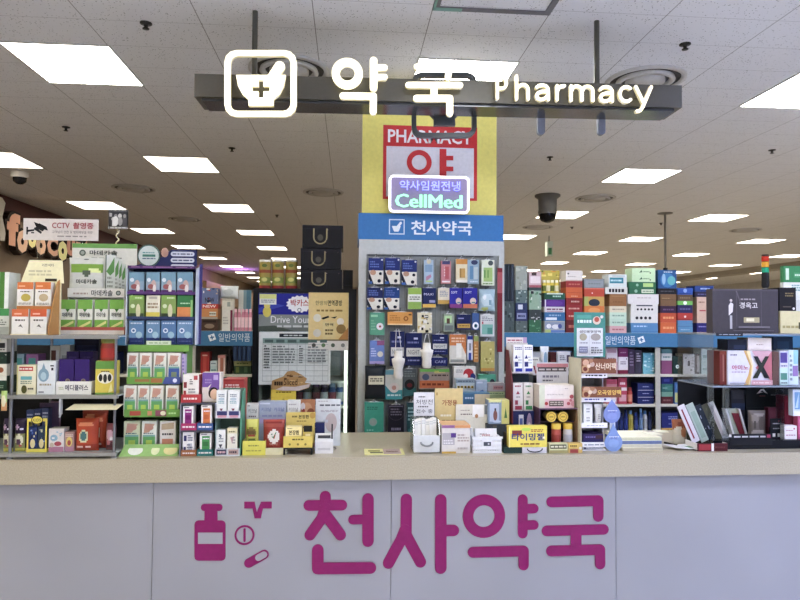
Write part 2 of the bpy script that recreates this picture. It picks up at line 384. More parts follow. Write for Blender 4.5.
# round air diffusers, sprinklers, cameras on the ceiling
m = MB()
m.lathe([(.222, 0), (.222, -.003), (.001, -.003)], '3c3a37', 36)
m.lathe([(.24, 0), (.24, -.010), (.215, -.016), (.208, -.004)], 'c4c2bc', 36, cap=False)
m.lathe([(.172, -.003), (.176, -.016), (.15, -.026), (.14, -.004)], 'c4c2bc', 36, cap=False); m.lathe([(.118, -.004), (.118, -.02), (.001, -.022)], 'c4c2bc', 30)
ring0 = None
for (x, y, lab) in [(-.37, 3.85, 'round ceiling air vent behind the mortar icon of the sign'), (1.82, 3.8, 'round ceiling air vent above the right end of the sign'), (-2.48, 7.56, 'round ceiling air vent left, beyond the nearest left light'), (-.31, 7.55, 'round ceiling air vent left of the yellow poster'), (2.98, 7.54, 'round ceiling air vent right of the hanging dome camera'), (6.42, 9.9, 'round ceiling air vent at the far right'), (3., 9.99, 'smaller looking round ceiling vent just beyond the dome camera'), (-2.47, 9.84, 'round ceiling vent above the blue card rack'), (-2.94, 14.63, 'farthest round ceiling vent on the left')]:
    if ring0 is None: ring0 = o = m.build('air_diffuser', None, (x, y, CEIL))
    else: o = ring0.copy(); COL.objects.link(o); o.location = (x, y, CEIL)
    tag(o, lab, 'air vent', 'round ceiling vents')
m = MB(); m.lathe([(.03, 0), (.03, -.005), (.01, -.008), (.009, -.024), (.017, -.028), (.017, -.031), (.001, -.031)], '3a3936', 14)
sp0 = None
for (px, py, lab) in [(146, 23, 'ceiling sprinkler at the upper left beside the big light'), (685, 44, 'ceiling sprinkler at the upper right above the sign end'), (772, 150, 'ceiling sprinkler far right under the cut-off light'), (550, 157, 'ceiling sprinkler in front of the dome camera'), (66, 127, 'small ceiling sprinkler below the nearest left light'), (232, 148, 'ceiling sprinkler near the second left light'), (277, 215, 'distant ceiling sprinkler above the drink cans'), (572, 227, 'distant ceiling sprinkler beyond the dome camera'), (661, 223, 'distant ceiling sprinkler beside the thin hanging rod')]:
    p = H(px, py, CEIL)
    if sp0 is None: sp0 = o = m.build('sprinkler', None, p)
    else: o = sp0.copy(); COL.objects.link(o); o.location = p
    tag(o, lab, 'sprinkler', 'ceiling sprinklers')
o = empty('dome_camera', 'grey cylinder dome camera hanging from the ceiling right of the poster', 'security camera', (2.35, 7.43, CEIL))
m = MB(); m.lathe([(.15, 0), (.15, -.02), (.11, -.05), (.105, -.19), (.112, -.2), (.112, -.23)], '6f6e6a', 24); m.build('housing', o)
m = MB(); m.lathe([(.105, -.23), (.1, -.27), (.075, -.31), (.03, -.33), (.001, -.335)], mat('16161a', .08), 24); m.build('dome', o)
o = empty('dome_camera', 'small white ceiling dome camera at the left edge', 'security camera', tuple(H(20, 172, CEIL)))
m = MB(); m.lathe([(.085, 0), (.085, -.05), (.07, -.06)], 'd8d6d0', 20); m.build('housing', o)
m = MB(); m.lathe([(.066, -.06), (.06, -.1), (.03, -.125), (.001, -.13)], mat('202024', .1), 20); m.build('dome', o)
o = empty('exit_light', 'small green and white hanging light below the dome camera', 'exit light', tuple(H(549, 236, CEIL)))
m = MB(); m.tube([(0, 0, 0), (0, 0, -.1)], .008, '6a6a66'); m.build('stem', o)
m = MB(); m.box(-.05, .05, -.06, .06, -.36, -.1, 'cfe0d4'); m.prints('r .2 .1 .8 .55 4aa06a', .1, .26, -.06, z0=-.36); m.build('body', o)
p = H(665, 213, CEIL); zb = P(666, 268, p.y).z
o = empty('hanging_rod', 'thin grey rod hanging from the ceiling above the green boxes', 'rod', tuple(p))
m = MB(); m.lathe([(.1, 0), (.1, -.012), (.02, -.02)], '8a857c', 16); m.build('ceiling_plate', o)
m = MB(); m.tube([(0, 0, -.01), (0, 0, zb-CEIL)], .016, '7f7b74'); m.build('pole', o)
m = MB(); m.lathe([(.03, 0), (.03, -.06), (.01, -.07)], '2a2a2c', 12, (0, 0, zb-CEIL)); m.build('end_cap', o)
# ceiling hatch cut off by the top edge of the photo
m = MB(); x0, x1 = .39, .965; y1 = 3.02; y0 = 2.42
for q in ((x0, x1, y1-.03, y1), (x0, x0+.03, y0, y1-.03), (x1-.03, x1, y0, y1-.03), (x0, x1, y0-.03, y0)): m.box(*q, CEIL-.008, CEIL, '76767a')
m.box(x0, x0+.14, y1-.03, y1, CEIL-.0095, CEIL-.008, '7fb5a4'); m.box(x0, x0+.012, y1-.2, y1, CEIL-.0095, CEIL-.008, '7fb5a4')
tag(m.build('ceiling_hatch'), 'grey framed ceiling hatch with a teal corner above the sign', 'hatch')

# food court letters on the left wall
fp = None
o = empty('wall_lettering', 'row of cream and yellow letters reading foodcourt on the left wall', 'sign', (XL+.06, 7.9, 2.7), PI/2)
def PX(px, py, X): d = ray(px, py); return CAMPOS+d*(X/d.x)
for (ch, x0, y0, x1, y1, c) in [('f', 7, 213, 20, 246, 'e2a98a'), ('o', 17, 230, 28, 253, 'e6bfa0'), ('o', 28, 231, 36.5, 248, 'f3e6a0'), ('o', 36, 236, 46, 255, 'e6bfa0'), ('C', 47, 236, 58, 256, 'e0b094'), ('o', 58, 241, 67.5, 261, 'f6eeaa'), ('u', 67, 240, 75, 256, 'd99c86'), ('r', 76, 242, 82, 257, 'e2b494'), ('t', 83, 240, 89, 258, 'e2b494')]:
    a = PX(x0, (y0+y1)/2, XL+.16); b = PX(x1, (y0+y1)/2, XL+.16); zt = PX((x0+x1)/2, y0, XL+.16).z; zl = PX((x0+x1)/2, y1, XL+.16).z
    m = MB(); m.text(ch, a.y-7.9, b.y-7.9, zl-2.7, zt-2.7, -.1, mat(c, .4, 0, .18), .06); m.text(ch, a.y-7.9-.03, b.y-7.9+.03, zl-2.73, zt-2.67, -.09, '2a1c18', .1, .09); m.build('channel_letter', o)
a = PX(-8, 225, XL+.16)
m = MB(); m.prism([(a.y-8.1, 2.5-2.7), (a.y-7.62, 2.52-2.7), (a.y-7.6, 2.62-2.7), (a.y-7.68, 2.8-2.7), (a.y-7.62, 2.98-2.7), (a.y-7.7, 3.03-2.7), (a.y-8.1, 3.05-2.7)], -.1, 0, 'dcd8cc'); m.build('emblem', o)
o = bpy.data.lights.new('violet_lamp', 'POINT'); o.color = (.62, .25, 1); o.energy = 16; o.shadow_soft_size = .1
lo = bpy.data.objects.new('violet_lamp', o); COL.objects.link(lo); lo.location = (-3.3, 19.6, 2.85)

# ================================================================== the service counter
Y0 = 2.592                        # front edge of the worktop
zs = zat(479.5, Y0, 400)          # underside of the worktop
CX0, CX1 = -2.4, 3.1
top = noise_mat('speckled_worktop', 'a49b84', 'b0a790', 190, .28, 2)
counter = empty('service_counter', 'long white pharmacy counter with beige worktop and magenta lettering', 'counter', (0, Y0, 0))
m = MB(); m.box(CX0, CX1, 0, .56, zs, CT, top); m.build('worktop', counter)
PYO = .03                         # panel set back under the worktop
def CL(px, py): q = P(px, py, Y0+PYO-.003); return q.x, q.z
xs = [CX0]+[P(x, 540, Y0+PYO).x for x in (152.5, 391, 616)]+[CX1]
pan = noise_mat('white_laminate', '929296', '98989c', 2, .35, 1)
for i in range(4):
    m = MB(); m.box(xs[i]+.0012, xs[i+1]-.0012, PYO, PYO+.02, .1, zs, pan); m.build('front_panel', counter)
m = MB(); m.box(CX0, CX1, PYO+.021, .5, .1, zs-.001, '8a8880'); m.build('carcass', counter)
m = MB(); m.box(CX0, CX1, .09, .5, 0, .0995, '3a3a3c'); m.build('plinth', counter)
MG = mat('8f0660', .4)
def strokes(name, ss, parent=counter, y=PYO-.003, m_=MG, dep=.003, f=CL, sc=None):
    mb = MB(); k = P(400, 540, Y0).y*math.cos(YAW)/FPX if sc is None else sc
    for pts, w in ss: mb.stroke([f(*p) for p in pts], w*k, y, y+dep, m_); y -= .0005
    return mb.build(name, parent)
MB.cap = None
letters = [
 [([(325.3,496.5),(325.3,506)],11),([(308.8,505.5),(342,505.2)],10.5),([(325,508),(322,518),(310,535)],11),([(326,515),(340.5,535)],11),([(368,499),(368,541)],11.5),([(353,519.6),(368,519.3)],9.5),([(317.8,550),(317.8,568.3),(370.5,567.8)],11.5)],
 [([(406.4,499.5),(406,535),(420.5,562)],11.5),([(405,530),(401,540),(388.5,563)],11.5),([(440.8,500),(440.8,568)],11.8),([(440.8,530.6),(453.5,530.4)],11.5)],
 [([(522.8,499.5),(522.8,533.5)],10.2),([(522.8,509),(534,508.6)],9.6),([(522.8,525.2),(534,525)],9.6),([(472.9,552.3),(523.6,551),(523.6,565)],10.8)],
 [([(551.7,502),(598.4,500.8),(598.4,516.5)],11),([(546.8,531),(603.8,529.5)],10.6),([(576,533),(576,549)],11.5),([(551.2,551),(600,549.6),(600.2,564)],10.8)]]
for i, ss in enumerate(letters): strokes('lettering', ss)
c = CL(484, 516.2); k = 2.6/FPX
m = MB(); m.ring(c[0], c[1], 10.9*k, 21.8*k, PYO-.003, PYO, MG, 40); m.build('lettering', counter)
def poly(pts, m_, y=PYO-.003, mb=None, dep=.003): (mb).prism([CL(*p) for p in pts], y, y+dep, m_)
m = MB()
def rr(x0, y0, x1, y1, r):
    out = []
    for cx, cy, a in ((x1-r, y0+r, -90), (x1-r, y1-r, 0), (x0+r, y1-r, 90), (x0+r, y0+r, 180)):
        out += [(cx+r*math.cos(math.radians(a+t)), cy+r*math.sin(math.radians(a+t))) for t in (0, 30, 60, 90)]
    return out
poly(rr(194.4,520.5,225.5,560.8,4), MG, mb=m); poly([(204.5,510),(217.4,510),(217.6,522),(204.3,522)], MG, PYO-.0031, m); poly(rr(200.8,504,222.5,511,3.2), MG, PYO-.0032, m)
poly([(198,532.6),(222.6,532.6),(222.6,543.8),(198,543.8)], pan, PYO-.0036, m, .0004); m.build('bottle_emblem', counter)
m = MB(); poly([(244.2,501.8),(254.6,501.8),(256,508.5),(258.2,518.4),(254.5,518.4),(252.6,508.5),(244.2,508.5)], MG, mb=m); poly([(261,501.8),(271.8,501.8),(271.8,508.5),(263,508.5),(260.8,518.4),(254.5,518.4),(258.2,508.5)], MG, PYO-.0031, m); m.build('leaf_emblem', counter)
c = CL(244.5, 535.2); m = MB(); m.ring(c[0], c[1], 7.8*k, 9.7*k, PYO-.003, PYO, MG); m.stroke([CL(244.5, 529.5), CL(244.5, 540.8)], 2.2*k, PYO-.003, PYO, MG); m.build('tablet_emblem', counter)
m = MB(); m.stroke([CL(248.8, 563.2), CL(264.2, 554.5)], 9*k, PYO-.003, PYO, MG)
m.stroke([CL(258.5, 557.7), CL(263.9, 554.7)], 6.4*k, PYO-.0034, PYO-.003, pan); m.build('capsule_emblem', counter)

# ================================================================== the hanging pharmacy sign
SA = -math.radians(1.9); SO = Vector((.39, 3.0, 0))
R_ = Matrix.Rotation(-SA, 3, 'Z')
def SL(px, py, ly):
    o_ = R_ @ (CAMPOS-SO); d = R_ @ ray(px, py); q = o_+d*((ly-o_.y)/d.y); return q.x, q.z
sign = empty('hanging_sign', 'long bronze hanging beam sign with lit white letters and Pharmacy', 'sign', tuple(SO), SA)
x0 = SL(194.3, 85, 0)[0]; x1 = SL(682, 95, 0)[0]; zt = SL(438, 79.5, 0)[1]; zl = SL(438, 102, 0)[1]; D = .19
bz = mat('57544b', .35, .3)
m = MB(); m.box(x0, x1, 0, D, zl, zt, bz); m.build('beam', sign)
m = MB(); m.box(x0+.03, x1-.03, .02, D-.02, zl-.012, zl, mat('4a4e54', .18, .4)); m.build('lower_tray', sign)
for px, py in ((254.6, 10), (596.8, 24)):
    xr = SL(px, 60, D/2)[0]; m = MB(); m.tube([(xr, D/2, zt), (xr, D/2, CEIL-.002)], .0135, mat('57564e', .4, .3), 10); m.build('hanger_rod', sign)
LIT = emit_mat('letter_face', 'fff4c4', 1.35); GLOW = emit_mat('letter_edge', 'f2dc78', .4)
class LB(MB):
    def prism(s, pts, y0, y1, m, side=None): MB.prism(s, pts, y0, y1, m, GLOW)
LY = -.05; ks = 3.0/FPX
def sl(px, py): return SL(px, py, LY)
def seg(ss, name, flat=False):
    m = LB(); y = LY
    for pts, w in ss: m.stroke([sl(*p) for p in pts], w*ks, y, y+.02, LIT, flat); y -= .0005
    return m
def posts(m, pts):
    for p in pts: q = sl(*p); m.box(q[0]-.006, q[0]+.006, LY+.02, 0, q[1]-.006, q[1]+.006, '6b675c')
# frame of the mortar icon
o_ = [sl(*p) for p in rr(224.3, 50, 296.6, 116.8, 12)]; i_ = [sl(*p) for p in rr(230.4, 56, 290.4, 110.8, 7)]
m = MB(); n = len(o_)
v = [(a, LY, b) for a, b in o_]+[(a, LY, b) for a, b in i_]+[(a, LY+.02, b) for a, b in o_]+[(a, LY+.02, b) for a, b in i_]
m.add(v, [((j+1)%n, j, n+j, n+(j+1)%n) for j in range(n)], LIT)
m.add(v, [(j, (j+1)%n, 2*n+(j+1)%n, 2*n+j) for j in range(n)]+[(n+(j+1)%n, n+j, 3*n+j, 3*n+(j+1)%n) for j in range(n)]+[(2*n+j, 2*n+(j+1)%n, 3*n+(j+1)%n, 3*n+j) for j in range(n)], GLOW)
posts(m, [(227.3, 85), (293.3, 85)]); m.build('icon_frame', sign)
m = LB()
# mortar bowl with a cross cut out of it: built as two halves round the cross
cx, cy, aw, al = 260.9, 88.8, 2.4, 8.6
left = [(236,74.8),(cx,74.8),(cx,cy-al),(cx-aw,cy-al),(cx-aw,cy-aw),(cx-al,cy-aw),(cx-al,cy+aw),(cx-aw,cy+aw),(cx-aw,cy+al),(cx,cy+al),(cx,106),(248.6,106),(248.2,99.5),(242.5,94.5),(238,86)]
right = [(2*cx-a if a != 248.6 else 273.4, b) for a, b in left]
for L_ in (left, right):
    m.prism([sl(*p) for p in L_], LY, LY+.02, LIT)
m.stroke([sl(272, 78), sl(279.6, 66.2)], 10.2*ks, LY-.0002, LY+.02, LIT); posts(m, [(245, 88), (276, 88)]); m.build('mortar_icon', sign)
m = seg([([(373.6,60.5),(373.6,87.5)],7.6),([(373.6,67.4),(384.4,67.4)],6.4),([(373.6,77),(384.4,77)],6.4),([(343,95.8),(373.4,96.2),(373.2,111.5)],7)], 'letter')
q = sl(347.2, 73); m.ring(q[0], q[1], 7.6*ks, 15.4*ks, LY, LY+.02, LIT, 36); posts(m, [(349, 84), (373, 84)]); m.build('channel_letter', sign)
m = seg([([(417,66.5),(449.6,66.5),(448,77.5)],6.4),([(408.5,84.9),(460,85)],6.4),([(434,86),(434,98)],7),([(416.5,98.2),(449.8,98.2),(449.8,113)],6.8)], 'letter'); posts(m, [(420, 85), (450, 85)]); m.build('channel_letter', sign)
# Pharmacy, letter by letter
def arc(cx, cy, rx, ry, a0, a1, n=10): return [(cx+rx*math.cos(math.radians(a0+(a1-a0)*k/n)), cy-ry*math.sin(math.radians(a0+(a1-a0)*k/n))) for k in range(n+1)]
def aa(dx, dy): return [[(x+dx, y+dy) for x, y in q] for q in ([(536.8,87.2),(539,85.4),(542.5,84.9),(546,85.9),(548,88.6),(548.3,92),(548.4,99.4)], [(548.3,91.3),(542,91.4),(538,92.8),(536.6,95.4),(537.6,98.2),(540.6,99.5),(544.6,98.6),(548,95.4)])]
word = [[[(497.4,77.6),(497.4,98)], [(497.4,77.6)]+arc(502.2,83,4.2,5.4,90,-90)+[(497.4,88.4)]],
 [[(516.6,76),(516.6,98.6)], [(516.6,91),(517.8,87.2)]+arc(523,90.4,5.2,5.8,130,10)+[(528.2,98.9)]],
 aa(0, 0), [[(557.2,85.6),(557.2,99.6)], [(557.2,91.5),(558.6,88),(561,86.2),(564.4,85.8)]],
 [[(571.2,85.8),(571.2,100.2)], [(571.2,91.6)]+arc(576.8,91.2,5,5.2,140,10)+[(581.9,100.3)], [(581.9,91.9)]+arc(587.6,91.4,5.2,5.2,140,10)+[(592.9,100.6)]],
 aa(64, 1.7), [arc(626.4,94,6.4,7.4,52,310,14)], [[(636,86.6),(643.4,102)], [(651.4,86.8),(642.6,107.4),(640.4,110.4),(637.2,111)]]]
for ss in word:
    m = seg([(q, 3.3) for q in ss], 'letter'); posts(m, [(sum(p[0] for p in ss[0])/len(ss[0]), 94)]); m.build('channel_letter', sign)
# letters on the far side of the beam, seen from behind
RY = D+.04; gb = mat('50565a', .4, .2); bl = mat('8d95a8', .4)
def rl(px, py): return SL(px, py, RY)
o_ = [rl(*p) for p in rr(411.8, 72, 476.8, 137.2, 10)]; i_ = [rl(*p) for p in rr(416.4, 76.6, 472.2, 132.6, 6)]
m = MB(); v = [(a, RY, b) for a, b in o_]+[(a, RY, b) for a, b in i_]+[(a, RY+.03, b) for a, b in o_]+[(a, RY+.03, b) for a, b in i_]
m.add(v, [((j+1)%n, j, n+j, n+(j+1)%n) for j in range(n)]+[(j, (j+1)%n, 2*n+(j+1)%n, 2*n+j) for j in range(n)]+[(n+(j+1)%n, n+j, 3*n+j, 3*n+(j+1)%n) for j in range(n)]+[(2*n+j, 2*n+(j+1)%n, 3*n+(j+1)%n, 3*n+j) for j in range(n)], gb)
m.box(rl(414, 95)[0]-.005, rl(414, 95)[0]+.005, D, RY, zl+.04, zl+.06, gb); o = m.build('rear_icon_frame', sign)
m = MB(); m.prism([rl(*p) for p in [(424,98),(466,98),(463,110),(455,118),(455.5,125),(434,125),(434,118),(427,111)]], RY, RY+.03, gb); m.box(rl(445, 105)[0]-.01, rl(445, 105)[0]+.01, D, RY, zl+.03, zl+.05, gb); m.build('rear_mortar_icon', sign)
RL_ = emit_mat('rear_letter_face', 'd8e4ff', 7)
def rface(m, ss, w):                       # lit face on the far side, pale acrylic returns on the near side
    y = RY+.03
    for q in ss:
        m.stroke([rl(*p) for p in q], w*ks, RY, RY+.028, bl); y += .0004
        m.stroke([rl(*p) for p in q], w*ks*.92, RY+.0282, y, RL_)
for cx in (602, 541.5):                    # mirrored syllables, only their feet show below the beam
    m = MB(); rface(m, [[(cx, 131), (cx, 113), (cx+22, 113)], [(cx+2, 88), (cx+2, 107)], [(cx-6, 92), (cx+2, 92)]], 8 if cx else 8)
    c_ = rl(cx+20, 97); m.ring(c_[0], c_[1], 5*ks, 11*ks, RY, RY+.03, bl, 24); m.box(rl(cx+12, 108)[0]-.01, rl(cx+12, 108)[0]+.01, D, RY, zl+.03, zl+.05, gb); m.build('rear_letter', sign)
m = MB(); a0 = rl(395, 108); a1 = rl(245, 86); m.text('Pharmacy', a1[0], a0[0], a0[1], a1[1], RY+.03, RL_, .012, 0, True); m.text('Pharmacy', a1[0], a0[0], a0[1], a1[1], RY, bl, .012, .0295, True)
for px in (300, 370): m.box(rl(px, 98)[0]-.006, rl(px, 98)[0]+.006, D, RY, zl+.04, zl+.06, gb)
m.build('rear_letter', sign)
m = MB(); rface(m, [[(424, 99), (466, 99)], [(430, 105), (460, 105)], [(438, 112), (452, 112)]], 7); m.build('rear_mortar_face', sign)
# ================================================================== display tower behind the counter
TY = 3.6
tower = empty('display_tower', 'white pharmacy tower with yellow poster panel, blue name band and peg wall', 'display stand', (0, TY, 0))
def T(px, py, Y=TY): q = P(px, py, Y); return q.x, q.z
tx0, tx1 = T(358.5, 300)[0], T(503, 300)[0]; z_top = zat(105, TY, 430); z_yb = zat(214.5, TY, 430); z_bb = zat(241, TY, 430)
m = MB(); m.box(tx0+.004, tx1-.004, .03, .5, 0, z_yb, 'b9bdb9'); m.build('body', tower)
yx0, yx1 = T(362.3, 160)[0], T(497, 160)[0]
m = MB(); m.box(yx0, yx1, .012, .1, z_yb, z_top, 'e4d75c', '8a8a84', 'd9d3b0')
rx0, rz1 = T(383.4, 124.2); rx1, rz0 = T(477.4, 200.6); w_, h_ = rx1-rx0, rz1-rz0
m.prints('r 0 0 1 1 d8262c;r .035 .035 .965 .715 dedbe2;T .05 .765 .95 .945 f2eef0 PHARMACY', w_, h_, .012, rx0, rz0)
kt = TY/FPX
q = T(419.4, 162); m.ring(q[0], q[1], 7.6*kt, 12.7*kt, .007, .009, 'd8262c', 30)
yy_ = .0068
for pts, wd in (([(443.2,148.6),(443.2,177)],7),([(443,157.6),(453.5,157.8)],4.6),([(443,168.4),(453.5,168.6)],4.6),([(414,181),(443,181),(443,195)],7)): m.stroke([T(*p) for p in pts], wd*kt, yy_, .009, 'd8262c', True); yy_ -= .0005
m.build('poster_panel', tower)
m = MB(); bx0, bx1 = T(358.5, 228)[0], T(503, 228)[0]; m.box(bx0, bx1, -.012, .4, z_bb, z_yb, '2f7fc6')
W_, H_ = bx1-bx0, z_yb-z_bb
def bt(px, py): q = P(px, py, TY-.012); return (q.x-bx0)/W_, (q.z-z_bb)/H_
u0, v1 = bt(410.5, 220.5); u1, v0 = bt(472.5, 235.5)
wd = W_
for i, ch in enumerate('천사약국'):
    ua = u0+(u1-u0)*(i/4+.008); ub = u0+(u1-u0)*((i+1)/4-.008); m.prints('T %.4f %.4f %.4f %.4f e4eef4 %s' % (ua, v0, ub, v1, ch), W_, H_, -.012, bx0, z_bb)
i0 = P(389, 219, TY-.012); i1 = P(404.6, 234.6, TY-.012)
xa, xb, za, zb = i0.x, i1.x, i1.z, i0.z
for q in ((xa, xb, zb-.006, zb), (xa, xb, za, za+.006), (xa, xa+.006, za, zb), (xb-.006, xb, za, zb)): m.box(q[0], q[1], -.0135, -.012, q[2], q[3], 'cfe4f2')
cx = (xa+xb)/2; cz = (za+zb)/2; s_ = (xb-xa)/2
m.prism([(cx-.62*s_, cz+.1*s_), (cx+.5*s_, cz+.1*s_), (cx+.3*s_, cz-.45*s_), (cx+.2*s_, cz-.62*s_), (cx-.3*s_, cz-.62*s_), (cx-.42*s_, cz-.45*s_)], -.0135, -.012, 'e8f2f6'); m.stroke([(cx+.15*s_, cz+.05*s_), (cx+.5*s_, cz+.5*s_)], .014, -.0137, -.012, 'e8f2f6')
m.build('name_band', tower)
# white surround and the peg wall in it
px0, px1 = T(366, 300)[0], T(497.5, 300)[0]; pz = zat(255.5, TY, 430)
wp = 'c2c8c4'
m = MB(); m.box(tx0, px0, -.03, .03, 0, z_bb, wp); m.build('side_frame', tower)
m = MB(); m.box(px1, tx1, -.03, .03, 0, z_bb, wp); m.build('side_frame', tower)
m = MB(); m.box(px0, px1, -.03, .03, pz, z_bb, wp); m.build('top_frame', tower)
m = MB(); m.box(px0, px1, -.02, .03, .3, pz, '989e9c')
for i in range(26): x = px0+(px1-px0)*(i+.5)/26; m.box(x-.002, x+.002, -.0206, -.02, .3, pz-.02, '868c8a')
m.build('peg_wall', tower)
m = MB(); m.box(px0+.01, px1-.03, -.027, -.0201, pz-.008, pz-.002, '5b6064'); m.build('shadow_strip', tower)  # dark strip painting in the shade of the gap below the top frame
hookn = [0]
def hook(x, z, y0):
    m = MB(); m.tube([(x, -.02, z), (x, y0-TY-.02, z), (x, y0-TY-.024, z+.012)], .0028, CHROME, 6); m.build('peg_hook', tower)
def HP(r, col, spec, lab, Y=3.52, d=.02, kind='b', name='blister_pack', cat='pack', **k):
    """one product on a peg of the tower"""
    if kind == 'b': o = PK(r, Y, col, spec, name, lab, cat, d, **k)
    else: o = PO(r, Y, d, col, spec, name, lab, cat, **k)
    a, b, zb, zt, _ = place(r, Y, None); hook((a+b)/2, zt+(.0085 if kind == 'b' and k.get('tab', True) else .0045), Y); return o
NV = '1d2f7a'; NV2 = '18235c'
cow = 'r 0 0 1 .52 e4e0d2;p 15182a .0 .5 .35 .0 .2 .0 .0 .2;e .8 .4 .1 .06 15182a;e .72 .12 .12 .07 15182a;e .3 .44 .2 .1 c99a78;r 0 0 .25 .1 3a6ab4;l .1 .62 .7 .9 3 5a76c4;o .9 .93 .06 e8eaf4'
for r, o in zip([(368.5,258,383.5,284), (385,258,400,284), (401.5,260,417,285)], ords(3)): HP(r, NV, cow, 'navy plaster pack with white pattern, %s in the top peg row' % o, g='navy plaster packs')
for r, o in zip([(367,287.6,383,309.5), (384,287.6,399.5,309.5)], ords(2)): HP(r, NV2 if o == 'left' else '20488f', cow, 'navy plaster pack with white pattern, %s one of the second row' % o, Y=3.53, g='navy plaster packs')
HP((424,260,433.5,284), 'a9c3d6', 'p c98aa8 .2 .1 .8 .3 .7 .4 .2 .3;r .1 .5 .9 .8 86abcb;r .2 .08 .9 .14 b8d870;o .5 .93 .25 d8d0a8', 'slim pale blue pack with pink streak hanging in the top row')
HP((441,261,451,283.5), 'd8898f', 'r .1 .05 .9 .12 f0e6e6;r .4 .2 .8 .75 cc6068;r .1 .85 .9 1 4a4a78;l .3 .3 .4 .8 4 f0dede', 'pink narrow bottle shaped pack hanging in the top row', d=.03)
HP((456,259,467.5,282.5), 'e2d6ae', 'r 0 .78 1 1 dd9432;r .3 .2 .8 .6 d2a24a;r 0 0 1 .12 ece8d8;r .35 .2 .45 .6 a07c30', 'cream pack with an orange head hanging in the top row')
HP((467.5,260,479,284), '9ab9cc', 'r .2 .2 .5 .75 5f93bd;r .55 .2 .9 .7 b9c9cc;e .6 .9 .3 .1 3c4670;l .2 .05 .9 .15 1 d8e4ea', 'light blue pack with a dark head hanging in the top row')
HP((481.5,260,494.5,285.5), 'dfe6cc', 'r .15 .15 .85 .7 a3c869;r .2 .3 .3 .6 5d9a48;r .45 .3 .55 .6 6aa648;e .7 .88 .2 .1 5a6a6a;l .1 .03 .9 .12 1 7fa458', 'pale green and white pack at the right end of the top row', kind='b', d=.03)
HP((408,288,421.5,309), 'e6e8dc', 'r 0 0 1 .34 94bd44;r 0 .7 1 1 9cc63e;l .1 .42 .9 .62 2 707c70', 'white box with lime green ends on the second peg row')
HP((422.5,288,436,307.5), NV2, 'r 0 0 1 .18 e6b83a;t .1 .62 .8 .74 c8ccea MAXI;r .5 .25 .95 .38 9aa0cc', 'navy pack with a yellow foot left of the cream box on the peg wall')
HP((438,288,449.5,304), 'e8dfc4', 'r 0 0 1 .25 d6a93c;l .15 .45 .85 .85 4 9aa4b4', 'cream box with a yellow foot in the second peg row')
for r, o in zip([(449.6,288,462.4,308), (463,288,477.4,308)], ords(2)): HP(r, '2826a0', 't .12 .72 .6 .84 e8e8fa SOFT;r 0 0 1 .2 %s;e .7 .35 .22 .16 d8c4b0;r .6 .24 .85 .3 4a8a9a' % ('8a3a86' if o == 'left' else 'dd7a52'), 'royal blue pack with a coloured foot, %s of the blue pair in the second row' % o, Y=3.51, d=.03, g='royal blue packs')
HP((479,289,495.4,311), 'a6c4cf', 'e .5 .5 .4 .3 c8dde2;e .35 .62 .12 .1 eef4f4;e .7 .4 .1 .12 86aebf;e .35 .1 .22 .08 c3cf62', 'pale blue translucent bag at the right of the second row', kind='p', d=.03, name='pouch', cat='pouch')
HP((369.5,312.5,384.6,335), '54a583', 'r .08 .8 .55 .9 8fd0a4;q .7 .38 .2 .24 e8dcdc;o .7 .38 .2 e6e0e0;o .7 .38 .08 b0505a;l .1 .2 .4 .7 4 7ec49c', 'green plaster box with a white circle on the left of the peg wall')
HP((387.5,312,412.5,325), 'e6a03a', 'r 0 0 1 .1 f2cf90;l .08 .3 .5 .8 3 c07a20;q .74 .5 .05 .1 a46014;r .85 .75 .97 .85 6a4a1a', 'flat orange box hanging sideways in the middle of the peg wall', d=.03)
HP((417.5,312.5,432,333), 'e4dcb4', 'n 0 0 1 1 34 2a2a26,f0ece0,d6b858,1c1c20,e8e0c0', 'speckled black and cream pack in the third peg row')
HP((443.5,314,454,331.5), '9fb39a', 'r .1 .5 .8 .9 b7dd9a;r .3 .45 .6 .75 6a4632;r .1 .05 .9 .35 7a8480', 'clear pack with a green head in the third peg row', kind='b')
HP((456.5,314.5,471,329.5), NV2, 'r .05 .1 .95 .38 cfa53c;l .15 .2 .85 .3 1 6a5a1a;r .1 .7 .5 .78 8c90c0', 'navy flat pack with a gold stripe in the third row')
HP((472,313,479.4,330), '3a5f9a', 'e .5 .25 .45 .22 eef0f2;e .5 .25 .22 .11 2b6a8a;e .5 .25 .1 .05 0c1420', 'blue pack with a white eye picture in the third row')
HP((480.4,314.5,494.4,336.5), 'd4d8d6', 'r .1 .1 .9 .55 7fc2b2;r .5 .12 .85 .4 4a9c8c;l .1 .7 .9 .92 3 8c9098;r .1 .56 .2 .68 c04a5a', 'white pack with teal picture at the right of the third row')
HP((369.6,340.5,384.4,364), '6d8ad0', 'r .5 .8 1 1 a05a8a;r 0 0 1 .12 b8a8e0;o .72 .42 .2 dcd8c8;l .08 .3 .45 .7 4 c0ccf0', 'periwinkle blue pack with a round seal on the left of the peg wall')
sleep = 'r .05 .28 .95 .54 d2d2ca;t .15 .34 .85 .48 6a6a70 NIGHT;r .5 .8 .75 .86 c4cae8;l .1 .66 .8 .76 1 7a82b8;l .15 .12 .85 .2 1 8f96cc'
for r, o in zip([(390,331.5,404.6,366), (405.4,333,422,365.5), (432,334.5,448,354.5)], ['leftmost', 'middle', 'rightmost']): HP(r, NV2, sleep, 'large navy pouch with a silver middle band, %s of the three' % o, d=.028, kind='b', g='navy pouches with silver band')
HP((449.5,334.5,466.2,363.5), 'dfdccb', 'r 0 .62 1 1 dd8038;p dd8038 .75 .62 1 .3 1 .62;r .4 .2 .72 .7 f2f0e4;r .05 .05 .9 .14 9aa098;l .1 .72 .9 .92 2 f0c8a0', 'orange and white pack in the fourth row of the peg wall')
